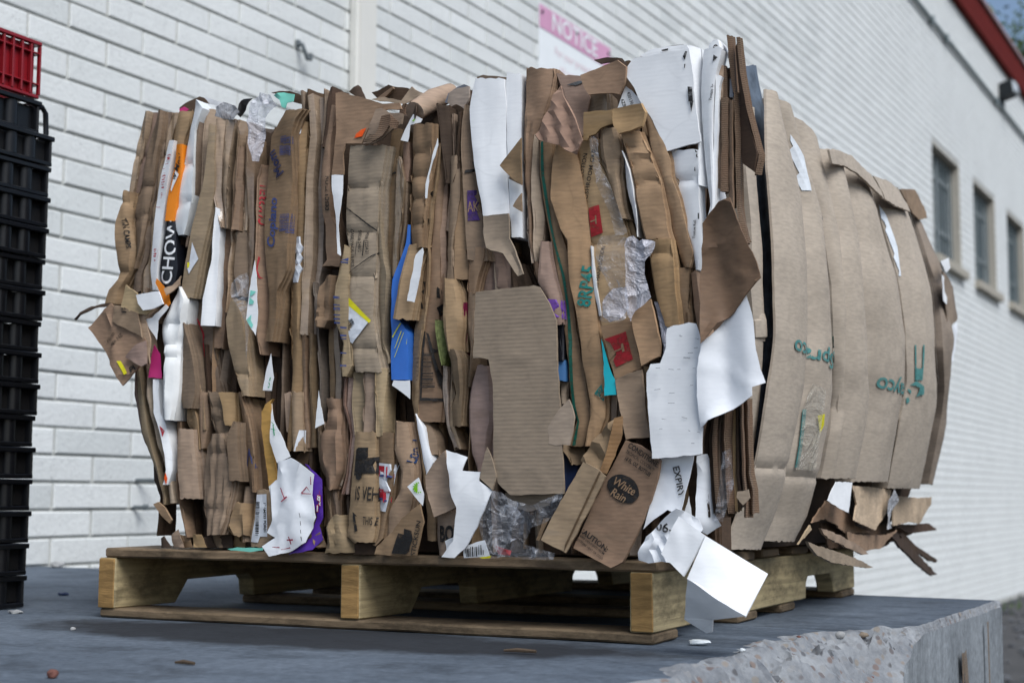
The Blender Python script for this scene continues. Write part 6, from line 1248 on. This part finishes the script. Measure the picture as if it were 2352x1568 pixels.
def strip(kind, key, mat, off, rows, b=10, w=45, c=2, cr=(), t=3, pl=None, flute=0, cl=0, **k):
    SEED[0] += 1; sd_ = SEED[0]
    if kind == 'S' and mat.startswith('kraft'): off += random.Random(sd_).uniform(-4, 7); c *= 1.3
    mp_ = mapper(kind, off)
    rz = random.Random(sd_ * 17 + 3); zz0 = min(min(r[1], r[3]) for r in rows) * .001 - .01; zz1 = max(max(r[1], r[3]) for r in rows) * .001 + .01
    node = [(zz0, rz.uniform(-1, 1), rz.uniform(-1, 1))]
    while node[-1][0] < zz1: node.append((node[-1][0] + rz.uniform(.045, .17), rz.uniform(-1, 1), rz.uniform(-1, 1)))
    za = (1.3 + 1.25 * c) * .001; zsk = rz.uniform(-.25, .25); tl = rz.uniform(-1, 1) * .006 * (1 if c > 1.1 else .4)
    def buckle(a_, z_, u_):      # board buckled into flat facets between horizontal kinks
        q_ = z_ + zsk * (a_ - rows[0][0] * .001)
        for (z0_, l0, r0), (z1_, l1, r1) in zip(node, node[1:]):
            if q_ < z1_:
                f_ = max(0, (q_ - z0_) / (z1_ - z0_)); return za * ((l0 + (l1 - l0) * f_) * (1 - u_) + (r0 + (r1 - r0) * f_) * u_)
        return za * (node[-1][1] * (1 - u_) + node[-1][2] * u_)
    if pl is None and not k.get('np') and kind == 'S' and c > 1.3 and rz.random() < .5: pl = (rz.uniform(-7, 7), rz.uniform(16, 42), rz.uniform(1.2, 2.6))
    if kind == 'SS': tl = 0; za *= .7
    else: b = (b * rz.choice([.1, .2, .5]) if b < 14 else b * .7) * (.5 if sum(abs(r[2] - r[0]) for r in rows) / len(rows) < 28 else 1)
    R_ = catmull(rows, .0078); wid = sum(math.hypot(r[2] - r[0], r[3] - r[1]) for r in R_) / len(R_)
    nc = max(5, min(44, int(wid / .0058) + 1)); V = []; Fc = []
    ply = kind == 'S' and mat.startswith('kraft') and w > 20 and wid > .018; o1, o2 = (rz.uniform(.0015, .0042), rz.uniform(.003, .008)) if ply else (0, 0)
    back = [(0, .0), (0, .005), (o1, .0055), (o1, .011), (o2, .0115), (o2 - .004, w * .001)] if ply else [(0, .0), (0, w * .0005), (-.006, w * .001)]
    nb = len(back); cols = nc + 1 + 2 * nb
    for ri, (al, zl, ar, zr) in enumerate(R_):
        wl = .0012 * noise.noise(Vector((zl * 40, sd_, 1))) + .0018 * noise.noise(Vector((zl * 9, sd_, 4))); wr_ = .0012 * noise.noise(Vector((zr * 40, sd_, 2))) + .0018 * noise.noise(Vector((zr * 9, sd_, 7)))
        gap = min(.0024, (ar - al) * .05) if kind == 'S' else .0035
        al += wl + gap; ar += wr_ - gap; hw = (ar - al)
        tear = (1 if ri == 0 else -1) * .0035 if ri in (0, len(R_) - 1) and t > 1 else 0
        for ci in range(cols):
            ins = nb <= ci <= nb + nc
            u_ = 0 if ci < nb else (1 if ci > nb + nc else (ci - nb) / nc)
            a = al + hw * u_; z = zl + (zr - zl) * u_
            z += tear * noise.noise(Vector((a * 130, sd_, ri)))
            h = buckle(a, z, u_) + tl * (2 * u_ - 1)
            if ins:
                e_ = abs(2 * u_ - 1); h += b * .001 * (e_ ** (5 if kind == 'S' else 2.2))
                if kind == 'S': h += .0007 * c * (.4 - abs(noise.noise(Vector((a * 75, z * 9, sd_ + .3))))) * 1.6
                h += crumple(a, z, sd_, c * .0008) * (1 - .4 * e_)
                if pl: h += pleat(a, z, pl)
                for zc in cr:
                    dz_ = (z - zc * .001 + .006 * noise.noise(Vector((a * 20, sd_, zc)))) / .006; h += .0045 * math.exp(-dz_ * dz_)
                V.append(mp_(a, z, h))
            else:
                q = back[nb - 1 - ci] if ci < nb else back[ci - nb - nc - 1]
                sg = -1 if ci < nb else 1
                jj = 1 + .6 * noise.noise(Vector((z * 7, sd_ * 3 + ci, 2)))
                V.append(mp_(a + sg * q[0] * jj, z, b * .001 + .0012 + h + q[1]))
    for i in range(len(R_) - 1):
        for j in range(cols - 1):
            p_ = i * cols + j; q4 = (p_, p_ + cols, p_ + cols + 1, p_ + 1)
            Fc.append(q4 if kind != 'SS' else q4)
    return finish(key, mat, V, Fc, t, 'Y' if kind == 'S' else 'X')
def densify(pts, step, jit=0, sd_=0):
    out = []
    for i, p_ in enumerate(pts):
        q = pts[(i + 1) % len(pts)]; L = math.hypot(q[0] - p_[0], q[1] - p_[1]); n = max(1, int(L / step + .5))
        nx, nz = (-(q[1] - p_[1]) / L, (q[0] - p_[0]) / L) if L > 0 else (0, 0)
        for k in range(n):
            t_ = k / n; x_ = p_[0] + (q[0] - p_[0]) * t_; z_ = p_[1] + (q[1] - p_[1]) * t_
            jj = jit * noise.noise(Vector((x_ * 60, z_ * 60, sd_))) if k else 0
            out.append((x_ + nx * jj, z_ + nz * jj))
    return out
def in_poly(x_, z_, P):
    r_ = False
    for i in range(len(P)):
        x1, z1 = P[i]; x2, z2 = P[i - 1]
        if (z1 > z_) != (z2 > z_) and x_ < (x2 - x1) * (z_ - z1) / (z2 - z1) + x1: r_ = not r_
    return r_
def edge_dist(x_, z_, P):
    best = 9.
    for i in range(len(P)):
        x1, z1 = P[i]; x2, z2 = P[i - 1]; dx_, dz_ = x2 - x1, z2 - z1; L2 = dx_ * dx_ + dz_ * dz_ or 1e-12
        t_ = max(0, min(1, ((x_ - x1) * dx_ + (z_ - z1) * dz_) / L2)); best = min(best, math.hypot(x_ - x1 - dx_ * t_, z_ - z1 - dz_ * t_))
    return best
def cdt(P, step, jit=0, sd_=0):
    B_ = densify(P, step, jit, sd_); pts = [Vector(p_) for p_ in B_]; nb = len(pts)
    xs0, xs1 = min(p_[0] for p_ in P), max(p_[0] for p_ in P); zs0, zs1 = min(p_[1] for p_ in P), max(p_[1] for p_ in P)
    z_ = zs0 + step * .5; odd = 0
    while z_ < zs1:
        x_ = xs0 + step * (.5 if odd else 1.0)
        while x_ < xs1:
            if in_poly(x_, z_, B_) and edge_dist(x_, z_, P) > step * .45: pts.append(Vector((x_, z_)))
            x_ += step
        z_ += step * .87; odd ^= 1
    v, e_, f, *_ = delaunay_2d_cdt(pts, [(i, (i + 1) % nb) for i in range(nb)], [list(range(nb))], 1, 1e-6)
    return [(p_[0], p_[1]) for p_ in v], [tuple(q) for q in f]
def poly(kind, key, mat, off, pts, c=2, t=3, cr=(), pl=None, curl=0, slope=0, slopex=0, fine=0, **k):
    SEED[0] += 1; sd_ = SEED[0]; mp_ = mapper(kind, off); P = [(a * .001, z * .001) for a, z in pts]
    v, f = cdt(P, .0085 if not fine else .0065, .0016, sd_)
    cx_ = sum(p_[0] for p_ in P) / len(P); cz_ = sum(p_[1] for p_ in P) / len(P)
    V = []
    for a, z in v:
        h = crumple(a, z, sd_, c * .001)
        if c > 8: h += crumple(a * 2.2, z * 2.2, sd_ + .5, c * .0006)
        if pl: h += pleat(a, z, pl)
        if curl:
            d_ = edge_dist(a, z, P); h -= curl * .001 * math.exp(-d_ / .012) * (.4 + .8 * noise.noise(Vector((a * 12, z * 12, sd_))))
        h += slopex * (a - cx_) + slope * (z - cz_) * .1
        for zc in cr:
            dz_ = (z - zc * .001 + slope * (a - cx_) + .004 * noise.noise(Vector((a * 20, sd_, zc)))) / .005; h += .005 * math.exp(-dz_ * dz_)
        V.append(mp_(a, z, h))
    # outward-facing winding
    n_ = (Vector(V[f[0][1]]) - Vector(V[f[0][0]])).cross(Vector(V[f[0][2]]) - Vector(V[f[0][0]]))
    want = Vector((0, -1, 0)) if kind == 'P' else Vector((1, 0, 0))
    if n_.dot(want) < 0: f = [q[::-1] for q in f]
    return finish(key, mat, V, f, t, 'Y' if kind == 'P' else 'X')
def project(key, v2, f, mat, name, lift=.0016, label=None):
    """lay flat print on the sheet it belongs to"""
    o, bv, ax = SURF[key]; V = []; ok = []
    for a, z in v2:
        if ax == 'Y': hit = bv.ray_cast(Vector((a, -1, z)), Vector((0, 1, 0)))
        else: hit = bv.ray_cast(Vector((3, a, z)), Vector((-1, 0, 0)))
        good = hit[0] is not None
        p_ = hit[0] if good else Vector((0, 0, 0)); ok.append(good)
        V.append(p_ + (Vector((0, -lift, 0)) if ax == 'Y' else Vector((lift, 0, 0))))
    f = [q for q in f if all(ok[i] for i in q)]
    if not f: return None
    used = sorted({i for q in f for i in q}); ix = {i: k for k, i in enumerate(used)}
    f = [tuple(ix[i] for i in q) for q in f]; V = [tuple(V[i]) for i in used]
    d = mesh_obj(name, V, f, mat, o)
    if label: d['label'] = label
    return d
def lettering(key, mat, txt, pos, ax, bold=0, shear=0, xs=1, sp=1, outline=0, serif=0, lift=0, **k):
    a0, z0, size, ang = pos; v, f = text_mesh(txt, size * .001 * 1.38, bold, shear, xs, sp, outline)
    if serif:      # slab feet give the stencil capitals their serifs
        pass
    ca, sa = math.cos(R(ang)), math.sin(R(ang))
    # split long triangles so the print follows the board
    bm = bmesh.new(); vv = [bm.verts.new((x_, 0, y_)) for x_, y_ in v]
    for q in f:
        try: bm.faces.new([vv[i] for i in q])
        except ValueError: pass
    for it in range(2):
        lg = [e_ for e_ in bm.edges if e_.calc_length() > .012]
        if lg: bmesh.ops.subdivide_edges(bm, edges=lg, cuts=1)
    bmesh.ops.triangulate(bm, faces=bm.faces[:]); bm.verts.index_update()
    v2 = [(a0 * .001 + p_.co.x * ca - p_.co.z * sa, z0 * .001 + p_.co.x * sa + p_.co.z * ca) for p_ in bm.verts]
    f2 = [tuple(p_.index for p_ in q.verts) for q in bm.faces]; bm.free()
    project(key, v2, f2, mat, 'lettering', .0022 + lift * .0005)
DEC = {}
def decal(key, mat, name, pts, bars=None, **k):
    P = [(a * .001, z * .001) for a, z in pts]; DEC[key] = DEC.get(key, 0) + 1; lift = .0014 + .0004 * min(DEC[key], 12)
    if not bars:
        v, f = cdt(P, .010); return project(key, v, f, mat, name, lift)
    n, ang = bars; t_ = R(ang); d = (math.sin(t_), -math.cos(t_)) if False else (math.cos(t_), math.sin(t_)); nrm = (-d[1], d[0])
    # stripes run across direction `ang`
    s_ = [p_[0] * d[0] + p_[1] * d[1] for p_ in P]; q_ = [p_[0] * nrm[0] + p_[1] * nrm[1] for p_ in P]
    s0, s1 = min(s_), max(s_); q0, q1 = min(q_), max(q_); v = []; f = []; rr_ = random.Random(n + int(s0 * 999))
    pos = s0
    while pos < s1:
        wd = (s1 - s0) / n * rr_.choice([.3, .5, .5, .9]); nn = 7
        for k_ in range(nn):
            fa, fb_ = k_ / nn, (k_ + 1) / nn; i0 = len(v)
            for ss, qq in ((pos, q0 + (q1 - q0) * fa), (pos + wd, q0 + (q1 - q0) * fa), (pos + wd, q0 + (q1 - q0) * fb_), (pos, q0 + (q1 - q0) * fb_)):
                v.append((ss * d[0] + qq * nrm[0], ss * d[1] + qq * nrm[1]))
            cx_ = sum(p_[0] for p_ in v[-4:]) / 4; cz_ = sum(p_[1] for p_ in v[-4:]) / 4
            if in_poly(cx_, cz_, P): f.append((i0, i0 + 1, i0 + 2, i0 + 3))
        pos += wd + (s1 - s0) / n * rr_.choice([.3, .5, .8])
    return project(key, v, f, mat, name, lift)

# compressed core: packed mass behind the sheets, darkened to paint the crevice shade
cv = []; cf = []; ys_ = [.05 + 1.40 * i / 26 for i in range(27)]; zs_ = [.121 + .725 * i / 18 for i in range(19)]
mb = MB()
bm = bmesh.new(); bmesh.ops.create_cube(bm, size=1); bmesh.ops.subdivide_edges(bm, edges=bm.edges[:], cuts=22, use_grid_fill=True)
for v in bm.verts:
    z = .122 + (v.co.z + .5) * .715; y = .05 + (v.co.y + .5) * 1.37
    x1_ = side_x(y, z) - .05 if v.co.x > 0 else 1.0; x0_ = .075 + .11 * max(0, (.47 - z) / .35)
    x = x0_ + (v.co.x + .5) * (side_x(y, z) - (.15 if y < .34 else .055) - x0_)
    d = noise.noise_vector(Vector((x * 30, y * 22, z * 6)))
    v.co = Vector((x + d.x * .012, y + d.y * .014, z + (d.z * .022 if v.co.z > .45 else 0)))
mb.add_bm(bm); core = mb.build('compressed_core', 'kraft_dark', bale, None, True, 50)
# layers end-on between the larger sheets, mostly coloured dark for the gap shade
fr_ = random.Random(21); a = .035; i = 0
while a < 1.075:
    wd = fr_.uniform(.012, .030); top = .80 + .05 * (a / 1.1) + fr_.uniform(-.03, .035); lean = fr_.uniform(-.012, .012)
    lo = max(0, .055 - a) * 1.2
    rows = [[int(1000 * (a + lean * q + .006 * math.sin(q * 9 + i) + (.24 * (1 - q) if a < .13 else 0) * max(0, .5 - q)) ), int(1000 * (.125 + (top - .125) * q)), int(1000 * (a + wd + lean * q + .006 * math.sin(q * 9 + i) + (.24 * (1 - q) if a < .13 else 0) * max(0, .5 - q))), int(1000 * (.125 + (top - .125) * q))] for q in (1, .8, .6, .4, .2, 0)]
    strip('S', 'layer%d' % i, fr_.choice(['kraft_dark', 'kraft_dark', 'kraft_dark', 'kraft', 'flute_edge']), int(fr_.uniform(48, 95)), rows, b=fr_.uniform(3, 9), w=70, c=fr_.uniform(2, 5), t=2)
    a += wd * fr_.uniform(.75, 1.05); i += 1
# thin plies seen edge-on in the gaps
for k in range(100):
    a = fr_.uniform(.06, 1.06); z1_ = fr_.uniform(.30, .835); z0_ = max(.125, z1_ - fr_.uniform(.12, .5)); wd = fr_.uniform(.0025, .006); ln_ = fr_.uniform(-.02, .02)
    if a < .12: a += .05 * max(0, (.5 - z0_))
    rows = [[int(1000 * (a + ln_ * q + .004 * math.sin(q * 7 + k))), int(1000 * (z0_ + (z1_ - z0_) * q)), int(1000 * (a + wd + ln_ * q + .004 * math.sin(q * 7 + k))) + 1, int(1000 * (z0_ + (z1_ - z0_) * q))] for q in (1, .75, .5, .25, 0)]
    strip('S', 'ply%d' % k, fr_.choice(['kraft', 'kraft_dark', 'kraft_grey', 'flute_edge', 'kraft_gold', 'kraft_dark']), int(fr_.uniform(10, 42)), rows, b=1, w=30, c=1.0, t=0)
# sheets standing up along the top of the bale
for k in range(34):
    y = .10 + k * .039 + fr_.uniform(-.01, .01); x0_ = fr_.uniform(.05, .75); wd = fr_.uniform(.12, .35)
    zt = .815 + fr_.uniform(0, .055); zb = .74
    if x0_ + wd > .90: wd = .90 - x0_
    poly('P', 'top%d' % k, fr_.choice(['kraft', 'kraft_dark', 'kraft_grey', 'kraft']), int(y * 1000), [(int(1000 * x0_), int(1000 * zb)), (int(1000 * (x0_ + wd)), int(1000 * zb)), (int(1000 * (x0_ + wd * .97)), int(1000 * (zt - fr_.uniform(0, .03)))), (int(1000 * (x0_ + wd * fr_.uniform(.3, .7))), int(1000 * zt)), (int(1000 * (x0_ + wd * .04)), int(1000 * (zt - fr_.uniform(0, .03))))], c=8, t=3)
BROAD = {'b40a', 'long46', 'long46b', 'u57', 'c10', 'c6', 'gold31', 'gold31b', 's38c', 's38d', 's38e', 'tube44', 'c7b', 'edge46', 'p39', 'ake', 'l8b', 'dark36', 'case2', 'l13'}
def layered(rec):
    """plain stretches of the face are several boards pressed together, each with its own edge"""
    _, key, mat, off, rows, op = rec
    if not mat.startswith('kraft') or op.get('np') or key in BROAD or op['b'] >= 14: return False
    wd = sum(math.hypot(r[2] - r[0], r[3] - r[1]) for r in rows) / len(rows); ht = abs(rows[0][1] - rows[-1][1])
    if wd < 17 or ht < 110: return False
    q = random.Random(key); n = 2 if wd < 30 else q.choice([2, 3, 3]); cuts = [0] + sorted(min(.85, max(.15, (i + q.uniform(-.25, .25)) / n)) for i in range(1, n)) + [1]
    for i, (u0, u1) in enumerate(zip(cuts, cuts[1:])):
        top = q.choice([0, 0, 0, q.uniform(.0, .12)]); bot = 1 - q.choice([0, 0, q.uniform(0, .1)]); rr = []
        for j, (xl, zl, xr, zr) in enumerate(rows):
            w0 = q.uniform(-.05, .05) if 0 < i else 0
            rr.append([xl + (xr - xl) * max(0, u0 + w0), zl + (zr - zl) * u0, xl + (xr - xl) * u1, zl + (zr - zl) * u1])
        z0, z1 = rr[0], rr[-1]
        if top: rr[0] = [a_ + (b_ - a_) * top for a_, b_ in zip(z0, rr[1])]
        o2 = dict(op); o2['b'] = 3; o2['c'] = op['c'] * q.uniform(.7, 1.3)
        strip('S', key if i == 0 else key + '_%d' % i, q.choice([mat, mat, 'kraft', 'kraft_grey', 'kraft_gold', 'kraft_pink', 'kraft_tape', 'kraft_light']) if mat != 'kraft_dark' else mat, off + q.uniform(-3, 9), rr, **o2)
    return True
for rec in PIECES:
    kd_ = rec[0]
    if kd_ == 'S' and layered(rec): continue
    if kd_ in ('S', 'SS'): strip(kd_, rec[1], rec[2], rec[3], rec[4], **rec[5])
    elif kd_ in ('P', 'PX', 'SP'): poly(kd_, rec[1], rec[2], rec[3], rec[4], **rec[5])
    elif kd_ in ('T', 'TS'): lettering(rec[1], rec[2], rec[3], rec[4], kd_, **rec[5])
    else: decal(rec[1], rec[2], rec[3], rec[4], **rec[5])
# rolled paper tube lying across the top
mb = MB(); mb.tube([(0.620, -0.008, 0.817), (0.626, 0.041, 0.848), (0.632, 0.090, 0.872)], [.017, .018, .015], 14); o = mb.build('cardboard_tube', 'kraft_light', bale, None, True)
mb = MB(); mb.tube([(0.619, -0.009, 0.817), (0.620, -0.008, 0.817)], .0135, 14); mb.build('tube_mouth', 'kraft_dark', o)  # dark disc paints the shaded hollow over the tube's closed end

# folded white carton hanging out of the bale over the pallet edge
crt = thing('white_carton', 'folded white carton hanging off the pallet corner', 'carton', (1.12, -.09, .06))
for k, q in enumerate(CARTON):
    A_, B_, C_, D_ = [Vector(p_) * .001 for p_ in q]; nU, nV = 14, 14; V = []; Fc = []
    nrm = (B_ - A_).cross(D_ - A_).normalized()
    for i in range(nU + 1):
        for j in range(nV + 1):
            s_, t_ = i / nU, j / nV; p_ = A_ * (1 - s_) * (1 - t_) + B_ * s_ * (1 - t_) + C_ * s_ * t_ + D_ * (1 - s_) * t_
            V.append(p_ + nrm * (.004 * noise.noise(p_ * 14 + Vector((k, 0, 0))) + .0015 * noise.noise(p_ * 45)))
    for i in range(nU):
        for j in range(nV): a = i * (nV + 1) + j; Fc.append((a, a + 1, a + nV + 2, a + nV + 1))
    o = mesh_obj('panel', V, Fc, 'white_board', crt, None, True); md = o.modifiers.new('thickness', 'SOLIDIFY'); md.thickness = .003; md.offset = -1; md = o.modifiers.new('crisp_edges', 'EDGE_SPLIT'); md.split_angle = R(34)

# ================================================================== litter on the dock
def pebble(name, label, cat, loc, r_, mat, sq=(1, 1, .7), grp=None):
    bm = bmesh.new(); bmesh.ops.create_icosphere(bm, subdivisions=3, radius=r_)
    for v in bm.verts:
        d = noise.noise_vector(v.co * (1.2 / r_) + Vector(loc)); v.co = Vector((v.co.x * sq[0], v.co.y * sq[1], v.co.z * sq[2])) + d * r_ * .28
    mb = MB(); mb.add_bm(bm); o = mb.build(name, mat, None, loc, True); return tag(o, label, cat, grp)
pebble('rusty_pebble', 'small round rust brown pebble in the near left of the dock floor', 'pebble', (.542, -.694, .005), .0062, 'stone_red', (1, 1, .9))
pebble('glass_chip', 'clear glass chip on the floor below the hanging white carton', 'glass chip', (1.073, .036, .004), .010, 'glass_chip', (1.6, .8, .4))
pebble('glass_crumb', 'tiny glass crumb between the carton and the broken edge', 'glass chip', (1.158, -.034, .003), .004, 'glass_chip')
pebble('white_rubble', 'white lump of rubble at the foot of the wall', 'rubble', (-1.30, 1.311, .008), .017, 'stone_white', (1, 1.4, .6))
pebble('blue_scrap', 'tiny dark blue scrap on the floor between crates and pallet', 'scrap', (-.441, .399, .003), .010, 'navy', (1.3, .8, .4))
pebble('white_scrap', 'tiny white scrap beside the foot of the crate stack', 'scrap', (-.183, -.004, .003), .011, 'stone_white', (1.4, .8, .3))
pebble('white_crumb', 'white crumb on the dark floor stain before the pallet', 'crumb', (.132, -.207, .002), .004, 'stone_white')
for loc, ang, L, lab in (((.900, -.198, .004), 10, .045, 'short brown twig lying on the floor before the pallet middle'), ((.591, -.516, .003), 4, .028, 'thin pale splinter on the floor near the photo bottom')):
    d = Vector((math.cos(R(ang)), math.sin(R(ang)), 0)) * L / 2; p_ = Vector(loc)
    o = MB().tube([tuple(-d), tuple(-d * .2 + Vector((0, .002, .001))), tuple(d)], [.0015, .003, .0022], 6).build('twig', 'bark', None, loc, True); tag(o, lab, 'twig', 'splinters on the dock floor')
# gravel and weeds where the wall meets the lower ground
mb = MB(); rr = random.Random(12)
for k in range(900):
    bm = bmesh.new(); bmesh.ops.create_icosphere(bm, subdivisions=1, radius=rr.uniform(.012, .05)); u_ = 1.5 + 17 * rr.random() ** 1.2; p_ = wp(rr.uniform(.05, 2.8), u_, -1.01)
    for v in bm.verts: v.co = Vector((v.co.x, v.co.y, v.co.z * .6)) * rr.uniform(.8, 1.2) + p_
    mb.add_bm(bm)
o = mb.build('gravel', 'stone_grey', None, None, True); tag(o, 'loose grey gravel on the lower ground along the wall', 'gravel', kind='stuff')
mb = MB()
for k in range(120):
    p_ = wp(rr.uniform(.02, .5), rr.uniform(10, 19), -1.0); a = rr.uniform(0, 6.28); L = rr.uniform(.03, .09); s_ = rr.uniform(.008, .02)
    d = Vector((math.cos(a) * .5, math.sin(a) * .5, 1)) * L; q = Vector((-math.sin(a), math.cos(a), 0)) * s_; n = len(mb.v)
    mb.v += [tuple(p_ - q), tuple(p_ + q), tuple(p_ + d)]; mb.f.append((n, n + 1, n + 2))
o = mb.build('weeds', 'leaf', None); tag(o, 'low green weeds along the foot of the wall', 'weeds', kind='stuff')
